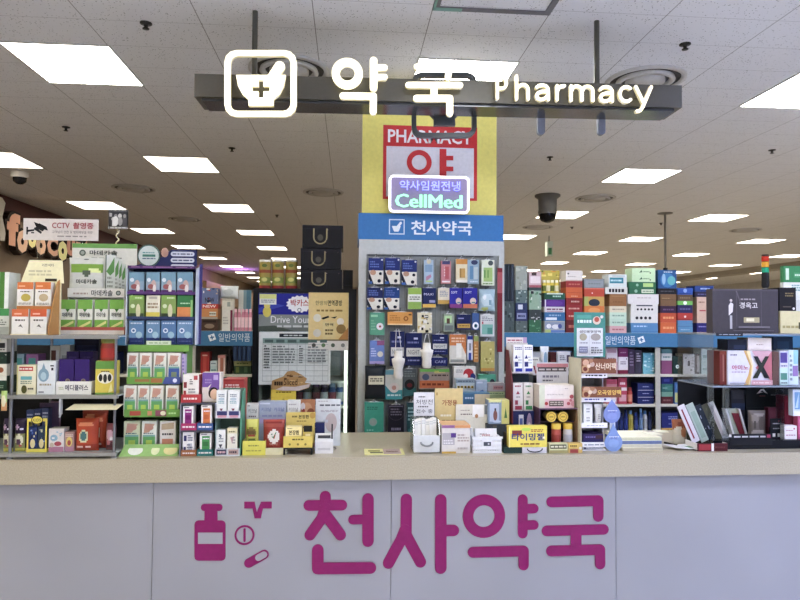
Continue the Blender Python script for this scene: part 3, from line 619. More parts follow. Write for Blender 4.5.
HP((467.2,336,472.8,360), 'dcdce4', 'r 0 .85 1 1 2c3f9a;r .25 .0 .75 .3 3550a8;r .3 .4 .7 .7 8a8e9a', 'slim white and blue brush pack in the fourth row')
HP((473.6,336,478.6,362), 'c98840', 'r 0 .8 1 1 8fa452;l .2 .1 .8 .7 5 e6c080', 'slim orange brush pack in the fourth row')
HP((480.8,341.5,494.6,371), 'c9bd62', 'n .1 .2 .9 .9 10 8f8436,e2d890,a89c44;r 0 0 1 .1 d69a3a', 'olive yellow pack with small print at the right of the fourth row')
for cx_, y0_, y1_, o, hx_, hy_ in ((398.4, 351, 378.5, 'left', 397.3, 330.0), (426.8, 343, 368, 'right', 426.8, 335.5)):
    q = P(cx_, y0_, 3.42); z1 = P(cx_, y1_, 3.42).z; h = q.z-z1; t_ = P(hx_, hy_, 3.5)
    o_ = empty('nasal_tube', 'white plastic applicator hanging on a string, %s one on the peg wall' % o, 'applicator', (q.x, 3.42, z1), 0, 'white applicators on strings')
    m = MB(); m.lathe([(.02, 0), (.026, h*.1), (.024, h*.35), (.034, h*.6), (.036, h*.72), (.022, h*.76), (.021, h)], 'e9e6dc', 14); m.build('body', o_)
    tx_, tz_ = t_.x-q.x, t_.z-z1+.0065; m = MB(); m.tube([(-.016, 0, h), (tx_-.007, .066, tz_), (tx_+.007, .066, tz_), (.016, 0, h)], .0016, 'd8d8d4', 5); m.build('string', o_)
    if o == 'right': hook(t_.x, t_.z, 3.5)
HP((365,366,386,399.5), '26292e', 'r 0 .62 1 1 1c2630;n .05 0 .95 .5 16 33353a,1e2024,3c3e42', 'black knitted support in a bag with a cream tag on the left', kind='p', d=.05, Y=3.47, name='support_sleeve', cat='pouch')
CARD((368.5,376,384,384.5), 3.445, 'cfc8a8', 'l .1 .3 .9 .8 2 4a4a44', 'paper_tag', 'small cream paper tag lying across the black knitted support', 'tag', foot=False, rz=0)
HP((383.5,370,402.6,399.5), 'dfe0d4', 'r 0 0 1 .32 35a0a8;p 35a0a8 0 .32 0 .55 .3 .32;o .55 .4 .27 eadfd4;o .55 .4 .12 dba090;r 0 .84 1 1 72bcd4;l .2 .1 .9 .2 1 d0ecec', 'white and teal foot care pouch hanging in the fifth row', kind='b', Y=3.505, d=.02, name='pouch', cat='pouch')
HP((402.8,369,416.4,396), '5d676c', 'r 0 0 1 .3 2d6a70;e .5 .42 .38 .2 1c2226;e .5 .4 .2 .08 6a2026;l .1 .7 .9 .95 3 8c989c', 'grey pack with a black oval in the fifth row', Y=3.49)
HP((419.5,369,449.6,389), '9a8a80', 'r 0 .86 1 1 5fae3c;n 0 .8 1 1 6 e0c83c,5fae3c;r 0 .05 1 .42 c06432;e .2 .6 .12 .16 4a5670;l .4 .62 .95 .76 1 4a3c3c;l .08 .14 .8 .34 1 7a3414', 'brown and orange box with a leafy green top beside the note sign', Y=3.4, d=.08, tab=False)
HP((428,357.5,447.5,366), '1b2260', 't .35 .35 .92 .65 b4b9e0 CARE;o .12 .6 .06 aab0e0', 'small navy strip pack under the navy pouches', Y=3.49)
HP((453.6,366.5,475.6,392), 'e7e5e0', 'e .68 .72 .24 .2 c8323c;e .55 .62 .1 .1 f0ece8;e .88 .6 .12 .14 2c3f8c;l .1 .75 .4 .9 2 b0b0b0', 'white box with a red and blue emblem behind the grey blue box', Y=3.45, d=.05, tab=False)
HP((478.4,374.5,495.8,392), '4fae8e', 'e .8 .5 .16 .25 2f3a44;r .05 .6 .5 .8 86d0b4', 'mint green box low on the right of the peg wall', Y=3.46, d=.04, tab=False)
HP((364.4,402.5,383.6,440), '2d9c80', 'l .12 .8 .7 .9 2 1e6a58;q .45 .48 .2 .23 4ab89a;o .45 .48 .2 9aa89c;l .12 .1 .8 .3 3 7acab0', 'tall teal green box low on the left of the peg wall', Y=3.47, d=.035)
HP((388,405,404,441), '1d1a26', 'q .5 .8 .5 .52 4a4656;l .15 .7 .85 .92 3 6c6678;l .2 .15 .8 .4 2 8a849a;r .05 .95 .95 .98 6a6478', 'dark plum black box beside the tall teal green box', Y=3.47, d=.035)
HP((407,402.5,416,440), '1f4a50', 'l .1 .5 .9 .9 4 86b0b0;r .1 .1 .9 .3 30666a', 'dark teal narrow box partly behind the note sign', Y=3.47, d=.03)
CARD((497.4,268,502.4,352), TY-.036, '8c1f2c', 'r 0 .7 1 .95 c25a60', 'banner_strip', 'narrow dark red strip on the right edge of the white tower', 'banner', t=.005, foot=False)
# neon sign
n0, n1 = P(388.4, 174, TY-.07), P(470, 214, TY-.07)
zz1 = P(429, 175, TY-.07).z; zz0 = P(429, 213.6, TY-.07).z
neon = empty('neon_sign', 'small neon sign with white frame, blue Korean line and green Latin word', 'neon sign', ((n0.x+n1.x)/2, TY-.07, zz0))
w_ = n1.x-n0.x; h_ = zz1-zz0
m = MB(); m.box(-w_/2+.008, w_/2-.008, .012, .02, .008, h_-.008, 'a595ba'); m.build('acrylic_back', neon)
r_ = .03; pts = []
for cx, cz, a in ((w_/2-r_, h_-r_, 0), (-w_/2+r_, h_-r_, 90), (-w_/2+r_, r_, 180), (w_/2-r_, r_, 270)): pts += [(cx+(r_-.009)*math.cos(math.radians(a+t)), .004, cz+(r_-.009)*math.sin(math.radians(a+t))) for t in (0, 22, 45, 68, 90)]
m = MB(); m.tube(pts+[pts[0]], .007, emit_mat('neon_white', 'ffffff', 1.3), 8, False); m.build('frame', neon)
m = MB(); m.text('약사임원전냉', -w_*.36, w_*.38, h_*.60, h_*.85, -.001, emit_mat('neon_blue', '2a44ff', 1.5), .012, .006); m.build('lettering', neon)
m = MB()
for dz in (-.0035, 0, .0035): m.text('CellMed', -w_*.41+dz, w_*.40+dz, h_*.15+abs(dz)*.4, h_*.50-abs(dz)*.4, -.001-dz*.1, emit_mat('neon_green', '14ee92', .95), 0, .006)
m.build('lettering', neon)
for x in (-w_*.3, w_*.3): m = MB(); m.tube([(x, .0205, h_*.8), (x, .0755, h_*.8)], .006, CHROME); m.build('standoff', neon)

# ================================================================== drinks fridge and what is on it
FY = 3.75
fx0, fx1 = P(252.3, 350, FY).x, P(356, 350, FY).x; ftop = zat(288.6, FY, 305)
fr = empty('beverage_fridge', 'black glass door drinks fridge left of the white tower', 'fridge', ((fx0+fx1)/2, FY, 0))
fw = fx1-fx0; blk = mat('121317', .3)
m = MB(); m.box(-fw/2, -fw/2+.03, .05, .62, .1, ftop, blk); m.box(fw/2-.03, fw/2, .05, .62, .1, ftop, blk); m.box(fw/2-.0335, fw/2-.0302, .06, .598, .142, ftop-.032, 'e6eaea'); m.box(-fw/2+.0302, -fw/2+.0335, .06, .598, .142, ftop-.032, 'e6eaea'); m.box(-fw/2+.03, fw/2-.03, .6, .62, .1, ftop-.03, 'e2e8ea'); m.box(-fw/2+.03, fw/2-.03, .05, .62, ftop-.03, ftop, blk); m.box(-fw/2+.03, fw/2-.03, .05, .62, .1, .14, blk); m.box(-fw/2+.04, fw/2-.04, .08, .58, 0, .1, blk); m.build('body', fr)
dl, dr = P(258.5, 350, FY).x-(fx0+fx1)/2, P(348.4, 350, FY).x-(fx0+fx1)/2; dt = zat(293, FY, 305)
d_ = MB(); d_.box(-fw/2, dl, 0, .045, .12, ftop, blk); d_.box(dr, fw/2, 0, .045, .12, ftop, blk); d_.box(dl, dr, 0, .045, dt, ftop, blk); d_.box(dl, dr, 0, .045, .12, .25, blk); door = d_.build('door', fr)
m = MB(); m.box(dl, dr, .02, .026, .25, dt, GLASS); m.build('glass_pane', door)
m = MB(); m.box(dr+.004, dr+.02, -.03, -.012, .85, 1.35, mat('2a2b30', .25, .6)); m.box(dr+.006, dr+.018, -.012, 0, .87, .9, blk); m.box(dr+.006, dr+.018, -.012, 0, 1.3, 1.33, blk); m.build('handle', door)
shz = [zat(436, 3.9, 305), zat(408, 3.9, 305), zat(386, 3.9, 305)]
shz = [.62, .9, 1.085, 1.233]
for z in shz: m = MB(); m.box(-fw/2+.036, fw/2-.036, .09, .58, z-.012, z, 'c4cacc'); m.build('shelf', fr)
lx = P(345, 400, FY+.1).x-(fx0+fx1)/2
m = MB(); m.box(lx-.006, lx+.012, .062, .085, .3, zat(349, FY+.07, 345), emit_mat('fridge_tube', 'f2f4dc', 3.5)); m.build('lamp_tube', fr)
fc = (fx0+fx1)/2
for i, (px, c, cap) in enumerate([(274.5,'353c5a','9aa0b0'),(285,'d8cfa0','c9b050'),(299,'2b3440','c0c4cc'),(307,'3a4a36','7a8a70'),(316,'2a2638','6a4a8a'),(324,'33304a','8a86a8'),(332,'2f5aa0','8fb0dc'),(340,'3c64a8','dfe6ee')]):
    BT((px-4.2,383,px+4.2,404), FY+.16, c, 'drink bottle on the upper fridge shelf, %s from the left' % ['first','second','third','fourth','fifth','sixth','seventh','eighth','ninth'][i], cap, 'b9c2cc' if i % 2 else '8a3a52', 'drink_bottle', z=1.085, g='drinks in the fridge')
BX((330,352,340.5,376), FY+.5, .08, 'd2eef4', 'r .1 .2 .9 .8 e6fafc', 'glass_reflection', 'pale cyan carton glowing through the fridge glass', 'carton', z=1.233)  # pale block added as the reflection of a ceiling light in the glass
for i, (px, c) in enumerate([(269,'40506a'),(279,'8a96a0'),(291,'243050'),(304,'6a7a70'),(318,'2a3048'),(331,'35507a')]):
    BT((px-5,410,px+5,437), FY+.16, c, 'drink bottle on the lower fridge shelf, %s from the left' % ['first','second','third','fourth','fifth','sixth'][i], 'c9ccd0', 'a8b0b8', 'drink_bottle', z=.9, g='drinks in the fridge')
# posters stuck on the door
py_ = FY-.004
cd = lambda r, c, s, n, l, dy=0, **k: CARD(r, py_-dy, c, s, n, l, k.pop('cat', 'poster'), t=.002, foot=False, **k)
cd((258.6,293.4,311,318), '20249a', 'p 3a48b8 .0 .2 .5 .5 .3 .6 0 .4;s .78 .57 .26 .36 f0eeee;T .61 .48 .96 .76 c8302e 박카스;q .78 .33 .025 .04 8a8a92;e .16 .25 .08 .22 d8c640;e .16 .5 .06 .12 e0d060', 'poster', 'dark blue drink poster with a white burst and red lettering on the fridge')
cd((259.5,294,276.4,304.5), 'e2e4da', 'r 0 .55 1 1 d9e07a;l .1 .15 .9 .5 2 9098a0', 'paper_note', 'little pale note with a yellow top stuck on the blue drink poster', .003, cat='note')
cd((258.6,314.6,311,331.4), '6f7672', 'p 8c948e 0 .3 .6 .2 1 .6 1 1 0 1;p 4d5a50 0 0 .7 0 .3 .35 0 .3;t .23 .5 .99 .92 e9ebea Drive Your;l .35 .2 .95 .42 1 c8ccca', 'banner', 'grey Drive Your banner on the fridge door under the blue poster', .001, cat='banner')
cd((258.8,332,330.6,384.5), 'e2e8e3', 'r .28 .9 .68 .97 2a3436;l .34 .915 .62 .955 1 cfd8d4;r .05 .78 .97 .88 8fb0a4;'+''.join('r %.3f .06 %.3f .86 a4aeaa;' % (x, x+.004) for x in (.05,.17,.29,.41,.53,.65,.77,.89,.966))+''.join('r .05 %.3f .97 %.3f b0b8b4;' % (y, y+.008) for y in (.06,.16,.26,.36,.46,.56,.66,.76))+'l .08 .78 .95 .88 1 55706a;l .07 .3 .15 .76 9 4c5654;l .19 .4 .5 .75 7 8b9492;l .56 .4 .62 .75 8 5c6664;l .68 .42 .94 .74 6 98a09e', 'schedule_board', 'white monthly schedule sheet with green table head on the fridge door', cat='notice')
cd((308.4,292.6,348.4,350.4), 'e6cb80', 'r 0 0 1 .17 e6e2da;r .0 .165 1 .19 8a7a50;t .17 .78 .46 .86 6a5a2a 한방의;T .48 .77 .84 .87 1e1a12 면역공방;l .2 .66 .85 .72 1 a08038;p 1a1610 .32 .56 .5 .6 .52 .57 .36 .53;p 1a1610 .56 .57 .72 .59 .66 .55;o .22 .56 .1 e6e0cc;o .8 .5 .09 efe6da;o .22 .3 .1 d8d2c0;o .82 .37 .12 9a7a3a;r .36 .2 .68 .5 e4cf8a;T .42 .42 .62 .47 2a2416 면역;l .42 .26 .62 .38 2 7a6630;p c98a3a .75 .19 1 .19 1 .4;o .14 .09 .05 5a5a52;o .38 .09 .05 6a8a5a;o .62 .09 .05 5a6a5a;o .87 .09 .05 8a8a82', 'poster', 'golden tan herbal poster with black title on the fridge door', .006)
m = MB(); q0 = P(271, 391, py_-.006); q1 = P(311, 370.5, py_-.006); w_ = q1.x-q0.x; h_ = q1.z-q0.z
pts = [(0,.1),(.3,0),(.7,0),(.95,.15),(1,.35),(.85,.4),(.9,.6),(.75,.8),(.55,1),(.4,.95),(.3,.7),(.15,.6),(.02,.5)]
m.prism([((u-.5)*w_, v*h_) for u, v in pts], 0, .003, 'c99a58'); m.prints('p d9c9c0 .1 .06 .3 .02 .7 .02 .95 .18 .98 .34 .6 .2 .3 .22;n .3 .35 .8 .8 14 6a4420,e0b870,3a2a18;l .08 .2 .3 .55 1 3a2a1c;t .32 .28 .66 .6 3a2616 Sliced', w_, h_)
o = m.build('sticker', None, ((q0.x+q1.x)/2, py_-.006, q0.z)); tag(o, 'cut-out sticker of a tan pastry on the fridge door', 'sticker')
cd((271,389.5,296,402.5), 'f0d21c', 'l .2 .72 .82 .88 1 8a7410;o .5 .2 .05 d0b010', 'paper_note', 'bright yellow slip taped low on the fridge door', .002, cat='note')
# tins and gift boxes on top
for i, px in enumerate((264.4, 277.4, 291)):
    r = (px-6, 259.6, px+6, 289); a, b, zb, zt, Y = place(r, 3.85, ftop); R = (b-a)/2; h = zt-zb
    o = empty('drink_tin', 'tall gold and green tin with red foot on the fridge, %s of the three' % ords(3)[i].replace('second from left', 'middle'), 'tin', ((a+b)/2, Y+R, zb), 0, 'gold tins on the fridge')
    m = MB(); m.lathe([(R, 0), (R, h*.12)], 'a03030', 24); m.lathe([(R, h*.12), (R, h*.93)], 'b3a03e', 24); m.lathe([(R*1.004, h*.55), (R*1.004, h*.66)], 'a5522e', 24); m.lathe([(R*1.004, h*.2), (R*1.004, h*.4)], '8d9c3e', 24)
    m.disc(0, h*.32, R*.5, h*.07, -R*1.02, 'd4d06a'); m.disc(0, h*.8, R*.45, h*.06, -R*1.02, '6a7a2c'); m.build('can_body', o)
    m = MB(); m.lathe([(R*1.03, h*.93), (R*1.03, h*.985), (R*.95, h)], 'e2dfd6', 24); m.build('plastic_lid', o)
def gift(r, z, dx, lab, d=.24):
    a, b, zb, zt, Y = place(r, 3.8, z); w = b-a; h = zt-zb
    o = empty('gift_box', lab, 'gift box', ((a+b)/2, Y, zb), 0, 'black gift boxes on the fridge')
    m = MB(); m.box(-w/2, w/2, 0, d, 0, h-.002, '14141d'); m.prints('r 0 .82 1 .84 2c2c3a;r .62 0 .64 1 20202c;o .92 .86 .035 b8909a;o .62 .86 .04 d9b8bc;e .44 .45 .07 .14 5a5850;r .36 .8 .98 .96 1b1b26', w, h); m.build('box_body', o)
    m = MB(); cx = -w*.06; rx = w*.16; m.tube([(cx-rx, -.004, h*.84)]+[(cx-rx*math.cos(t), -.012, h*.45-h*.28*math.sin(t)) for t in [PI*k/10 for k in range(11)]]+[(cx+rx, -.004, h*.84)], .0045, 'b3a578', 6); m.build('cord_handle', o)
    return zt
z1 = gift((300.4,269.2,342,289), ftop, 0, 'black gift box with gold cord, bottom of the three on the fridge', .3)
z2 = gift((300.6,248,341,269.2), z1, 0, 'black gift box with gold cord, middle of the three on the fridge')
z3 = gift((302.4,225,343,248), z2, 0, 'black gift box with gold cord, top of the three on the fridge')
BX((342.8,270,353,289), 3.86, .2, '1a1c22', 'r 0 .2 1 .25 2a2c36', 'gift_box', 'dark box squeezed beside the black gift boxes on the fridge', z=ftop)
# ================================================================== helpers for cartons with a lip
def TRAY(r, Y, d, col, spec, name, label, z, back=None, bcol=None, bspec=None, cat='display tray', side=None, lipt=.003, floor=.004, g=None, hx=0, bname='header_card'):
    """open carton: floor, printed front lip, side walls, and a printed back card that rises to pixel row `back`"""
    a, b, zb, zt, Y = place(r, Y, z); w = b-a; h = zt-zb
    o = empty(name, label, cat, ((a+b)/2, Y, zb), 0, g)
    m = MB(); m.box(-w/2, w/2, 0, lipt, 0, h, col); m.prints(spec, w, h); m.box(-w/2, w/2, lipt, d, 0, floor, col)
    sc = side or col; sh = h*1.0
    for s in (-1, 1):
        x = s*(w/2-.001); m.prism([(0, 0), (0, 0)], 0, 0, sc) if 0 else m.xprism([(lipt, 0), (d, 0), (d, sh*1.6 if back else sh), (lipt, sh)], x-.001, x+.001, sc)
    m.build('tray_box', o)
    if back is not None:
        zt2 = P((r[0]+r[2])/2, back, Y+d).z-zb; w2 = w+hx
        m = MB(); m.box(-w2/2, w2/2, d, d+.004, 0, zt2, bcol or col); m.prints(bspec, w2, zt2, d); m.build(bname, o)
    return zb+floor
# ================================================================== glass shelf at the left end of the counter
AY = 2.615
zA = [zat(335.5, AY, 60), zat(395.5, AY, 60), zat(453.5, AY, 60)]
ax0, ax1 = P(-75, 400, AY).x, P(116.8, 400, AY).x; apx = P(10.2, 400, AY).x
unit = empty('counter_shelf', 'chrome and glass shelf unit standing on the left end of the counter', 'shelf', (0, AY, CT))
for x in (ax0+.01, apx, ax1-.01):
    m = MB(); m.tube([(x, .008, 0), (x, .008, zA[0]-CT-.003)], .0065 if x == apx else .005, STEEL, 10); m.lathe([(.013, 0), (.011, .006)], '8a8c8e', 12, (x, .008, 0)); m.build('post', unit)
    m = MB(); m.tube([(x, .34, 0), (x, .34, zA[0]-CT-.003)], .006, STEEL, 8); m.build('post', unit)
for z in zA:
    m = MB(); m.box(ax0, ax1, .02, .35, z-CT-.006, z-CT, mat('b9c4c2', .15)); m.build('shelf_board', unit)
    m = MB(); m.box(ax0, ax1, .0, .019, z-CT-.013, z-CT+.001, mat('a5a7a4', .3, .5)); m.build('front_rail', unit)
m = MB(); m.box(ax0+.02, ax1-.02, .343, .347, 0, zA[1]-CT-.02, '1c1d20'); m.build('back_panel', unit)
m = MB(); bx = P(66.5, 400, AY+.06).x; m.box(bx-.003, bx+.003, .0, .02, zA[1]-CT-.075, zA[1]-CT-.014, 'b8bcc0'); m.tube([(bx, .01, zA[1]-CT-.075), (bx, .0, zA[1]-CT-.085)], .004, 'b8bcc0', 6); m.build('price_hook', unit)
Y1 = AY+.03
# --- top deck
BX((-14,271,5,306), 2.76, .1, 'd9dfd4', 'r .85 0 1 1 4f8f3c;l .1 .5 .7 .8 3 a0a8a0', 'medicine_box', 'white box with a green edge at the far left of the top deck', z=None) if 0 else None
STACK(-14, 9.5, 2.70, .09, zA[0], [(308.5, 'd4d8d0', 'r 0 .0 1 .3 b0b6b0;r 0 .72 1 1 3f9a50;l .15 .35 .9 .6 3 7c847c', 'low white box with a green top at the left end of the top deck'), (272, 'cfd6cc', 'r .6 0 .82 1 49862f;r .82 0 1 1 dfe4dc;l .1 .3 .5 .8 5 a8b0a8', 'tall white box with a green stripe at the left end of the top deck')])
oc = empty('display_carton', 'cream and orange tiered carton on the left of the top shelf deck', 'display carton', (P(31, 335, Y1).x, Y1, zA[0]+.0006))
def oL(px, py, Y): q = P(px, py, Y); return q.x-oc.location.x, q.z-oc.location.z
x0 = oL(10.5, 320, Y1)[0]; x1 = oL(47.5, 320, Y1)[0]; x2 = oL(50, 320, Y1+.1)[0]
zs1 = oL(30, 306, Y1+.05)[1]; zh0 = oL(30, 283, Y1+.09)[1]; zh1 = oL(30, 260, Y1+.09)[1]
m = MB(); m.box(x0, x1, .0, .09, 0, .003, 'e6dcb4'); m.box(x0, x1, .044, .09, .003, zs1, 'c47a34', 'e8d9a8'); m.build('tray_box', oc)
m = MB(); m.box(x0, x1+.01, .091, .095, 0, zh0, 'e9dfae'); m.prism([(x0-.01, zh0), (x1+.02, zh0), (x1+.012, zh1), (x0+.022, zh1)], .091, .095, 'ebe6b8'); m.prints('t .52 .72 .86 .85 4a4434 리튼비타;l .15 .3 .8 .6 2 c9c49a;r .62 .08 .95 .2 3a3628', x1-x0, zh1-zh0, .091, x0, zh0); m.build('header_card', oc)
m = MB(); m.xprism([(0, 0), (.095, 0), (.095, zh0*1.08), (.07, zh0*1.02), (.035, zs1+.01), (0, .03)], x1+.002, x1+.005, 'cc8f45'); m.build('side_panel', oc)
org = 'r 0 .7 1 1 e27a32;l .2 .56 .8 .64 1 5a5448;e .55 .35 .3 .16 %s;l .1 .05 .9 .14 2 8a867c;r .1 .8 .5 .86 f0b080'
ROW(([(17,33.5), (35,51)], 282, 305), Y1+.05, .035, 'e6e4dc', [org % 'c3b040', org % 'c9b48a'], 'medicine_box', 'white and orange box in the upper step of the cream carton, {o}', z=oc.location.z+zs1, g='orange topped boxes upper step')
ROW(([(11.5,28.5), (30,46.8)], 309, 335), Y1+.006, .034, 'e4e2da', ['r 0 .7 1 1 e2733a;l .2 .5 .8 .62 1 5a5448;p 6a665c .4 .3 .55 .4 .7 .25 .55 .3;r .15 .78 .6 .84 f4b89a', 'r 0 .7 1 1 dd5f2c;l .2 .5 .8 .62 1 5a5448;p 6a665c .4 .3 .55 .4 .7 .25 .55 .3;r .15 .78 .6 .84 f4b89a'], 'medicine_box', 'white and orange box in the front row of the cream carton, {o}', z=oc.location.z+.003, g='orange topped boxes front row')
Yt = Y1+.14
# green ointment display
zt_ = TRAY((55.5,327,124,336), Yt, .145, 'c97a6a', 'r 0 .6 1 1 b8564a;r 0 0 1 .55 cfc6bc', 'display_tray', 'pinkish red tray of green boxes with a tall green headed card', zA[0], 243.5, 'd7d9cf', 'r 0 0 1 .955 d9dbd2;r 0 .95 1 1 6fae52;o .16 .895 .05 5a6a60;o .16 .895 .03 a8b4a8;T .27 .87 .7 .925 3f4a42 마데카솔;l .3 .83 .8 .85 1 8c968c')
gb = 'r 0 .72 1 1 76b43c;r 0 0 1 .4 72b036;p d2d27a .1 .12 .9 .3 .9 .38 .1 .2;p 3f7a34 .35 .72 .65 .72 .5 .62;T .15 .48 .85 .62 3e463c 마데카솔;r .3 .03 .7 .1 4b8a2c'
ROW(([(60,75.5), (77.5,92.5), (94.5,108), (109.5,124)], 299.5, 327), Yt+.008, .05, 'e6e8de', gb, 'ointment_box', 'green and white ointment box in the pinkish tray, {o}', z=zt_, g='green ointment boxes')
m = MB(); a, b, zb, zt, _ = place((67.5,288.5,124,297.5), Yt+.07, None); w_ = b-a
o = empty('pouch_rack', 'white racked strip holding foil pouches above the green boxes', 'rack', ((a+b)/2, Yt+.07, zt_+.0006))
zo = zb-zt_; h_ = zt-zb
m.box(-w_/2, w_/2, 0, .004, zo, zo+h_, 'dededa'); m.prints('l .1 .25 .36 .6 1 b8a8a0;T .42 .15 .8 .82 33393a 마데카솔;o .9 .5 .045 4a5a58;o .9 .5 .028 a0aca8', w_, h_, 0, None, zo); m.box(-w_/2, w_/2, .004, .07, zo, zo+.003, 'c9cbc6')
for s in (-1, 1): m.box(s*w_/2-.0015*(1+s), s*w_/2+.0015*(1-s), .004, .07, 0, zo, 'c9cbc6')
m.build('rack_box', o)
zr = zb+.0045
PO((67.8,257.5,105,291), Yt+.078, .028, 'c9cdc8', 'r .08 .6 .92 .84 7fae34;r .08 .76 .92 .80 c9d96a;e .7 .66 .2 .05 dce89a;e .5 .6 .1 .09 5a6a5c;r .08 0 .92 .1 a8c47c', 'foil_pouch', 'big silver foil pouch with a green wave on the white rack', z=zr, over='T .2 .32 .82 .44 4a524c 마데카솔;l .2 .14 .8 .2 1 8c968c;e .5 .95 .08 .015 707874')
for i, (x0, x1, l) in enumerate([(105.5,115,.0), (112.5,119,.02), (117,122,.05), (120.5,125.5,.08)]):
    CARD((x0,255+3*i,x1,290), Yt+.08+.012*i, 'cdd2c6', 'p 5f9a4a .1 .6 .9 .95 .9 .6 .5 .5;l .2 .2 .8 .5 3 98a090;r 0 0 .1 1 5a6a5a', 'foil_sachet', 'slim foil sachet standing right of the big pouch, %s' % ords(4)[i], 'sachet', zr, .006, foot=False, rz=.5, g='foil sachets')
# photo card on a curly clip, CCTV notice
q = P(117.5, 229, Y1+.305); z0_ = zA[0]+.0006
o = empty('card_holder', 'twisted cream wire clip holding a black and white picture card', 'card holder', (q.x, Y1+.308, z0_))
hz = q.z-z0_
m = MB(); m.tube([(0, 0, .0), (0, 0, hz*.75)], .004, '7a7c78', 6); m.lathe([(.02, 0), (.02, .006)], '7a7c78', 14); m.build('pole', o)
m = MB(); m.tube([(.006*math.cos(k*.9), .006*math.sin(k*.9), hz*.75+hz*.25*k/24) for k in range(25)], .0034, 'e6dcb0', 6); m.build('curl', o)
CARD((108.5,209.5,128,229), Y1+.302, '33343a', 'r 0 .9 1 1 5a5a5e;l .1 .91 .9 .98 1 a8a8a8;r 0 0 1 .12 8a8a88;l .1 .02 .95 .1 1 d0d0cc;e .3 .5 .14 .12 c2c2c0;r .2 .14 .42 .42 cfcfcc;e .38 .66 .09 .1 8a8684;e .38 .4 .15 .25 d9d9d6;e .6 .66 .1 .12 c4c4c2;e .62 .38 .12 .22 a0a0a0;r .74 .14 .96 .6 55555a;e .85 .66 .08 .1 9a9692;r .06 .62 .2 .8 b0b0ae', 'picture_card', 'small black and white card of three people above the green display', 'card', foot=False)
r = (23.2,219,98.2,240.5); a, b, zb, zt, Y = place(r, Y1+.295, None); w_, h_ = b-a, zt-zb
o = empty('cctv_sign', 'white CCTV 촬영중 notice with a black camera drawing above the left shelf', 'sign', ((a+b)/2, Y, zA[0]+.0006)); zo = zb-zA[0]
m = MB(); m.box(-w_/2, w_/2, 0, .006, zo, zo+h_, 'd9d2cd'); m.prints('p 22242c .16 .56 .21 .78 .31 .62 .26 .4;p 22242c .14 .5 .155 .6 .25 .38 .24 .28;p 15161c .14 .84 .17 .62 .33 .44 .31 .62;r .045 .25 .065 .6 1c1e26;p 2a2c34 .06 .36 .15 .42 .15 .5 .06 .46;r .11 .3 .15 .36 2a2c34;T .385 .56 .62 .82 a84a52 CCTV;T .665 .54 .94 .84 b05058 촬영중;t .39 .32 .93 .45 4a4646 고객님의 안전 및 범죄예방을 위한;l .46 .14 .85 .24 1 a09a98', w_, h_, 0, None, zo); m.build('notice_board', o)
m = MB(); m.box(-w_*.3-.006, -w_*.3+.006, .0062, .012, 0, zo+h_*.6, ACRYL); m.box(w_*.3-.006, w_*.3+.006, .0062, .012, 0, zo+h_*.6, ACRYL); m.box(-w_*.4, w_*.4, .0062, .02, 0, .003, ACRYL); m.build('acrylic_stand', o)
# --- middle shelf
z = zA[1]
BX((16.8,365,36,395), Y1, .05, 'e3ddb8', 'r .1 .8 .85 .95 c84a42;l .12 .83 .8 .92 1 f0dccc;r .2 .5 .8 .62 62aeb0;l .2 .35 .8 .48 2 8a9a80;e .4 .18 .15 .14 5a5a28;l .6 .15 .9 .25 1 4a4a3a;r 0 0 .06 1 d0c878', 'medicine_box', 'cream box with a red title at the left of the middle shelf', z=z)
BX((37,361,55.5,395), Y1, .05, 'd6dcdc', 'e .35 .58 .3 .2 7fa3b6;p 7fa3b6 .35 .95 .2 .68 .5 .68;e .35 .55 .16 .12 a4c2cc;r .72 .84 .92 .88 30343a;r .78 .72 .9 .8 20242c;l .15 .25 .8 .35 1 a89c80;r .1 .05 .4 .1 8a9098', 'medicine_box', 'white box with a big blue drop on the middle shelf', z=z)
BX((50,346,60,366), Y1+.2, .05, 'dcd8cc', 'r .1 .4 .6 .9 7a4a3c;r .6 .2 .95 .9 e4e4de', 'medicine_box', 'white and brown box behind the blue drop box', z=z)
BX((60,345,70,366), Y1+.2, .05, 'dfe2dc', 'l .2 .4 .8 .8 3 a8b0ac', 'medicine_box', 'plain white box behind the purple boxes', z=z)
BX((71,336.8,98,362), Y1+.2, .08, '1b2040', 'r .1 .6 .9 .85 26305c;l .2 .66 .8 .78 1 4a5684', 'medicine_box', 'large navy box at the back of the middle shelf', z=z, ) if 0 else None
zt_ = TRAY((56,381.5,91,396), Y1, .17, 'e0e0d8', 'T .26 .3 .92 .75 2c2c44 메디플러스;l .08 .35 .22 .6 2 b8c08c', 'display_tray', 'white lipped tray of purple boxes on the middle shelf', z, None)
pb = 'q .6 .36 .1 .16 8a7a6a;o .6 .36 .1 6a5a58;o .6 .1 .08 a08c6a'
ROW(([(58.8,74), (74.6,89.4)], 359, 384), Y1+.008, .05, '36206a', pb, 'medicine_box', 'dark purple box in front of the white lipped tray, {o}', z=zt_, g='purple boxes front pair')
ROW(([(66,79), (79.5,93)], 351.5, 384), Y1+.08, .05, '2c1c5c', 'l .2 .8 .8 .9 1 4a3c7a', 'medicine_box', 'taller dark purple box at the back of the white tray, {o}', z=zt_, g='purple boxes back pair')
BX((74,337.6,99,362), Y1+.245, .06, '1b2040', 'r .1 .6 .9 .85 26305c;l .2 .66 .8 .78 1 4a5684', 'medicine_box', 'large navy box at the back of the middle shelf', z=z)
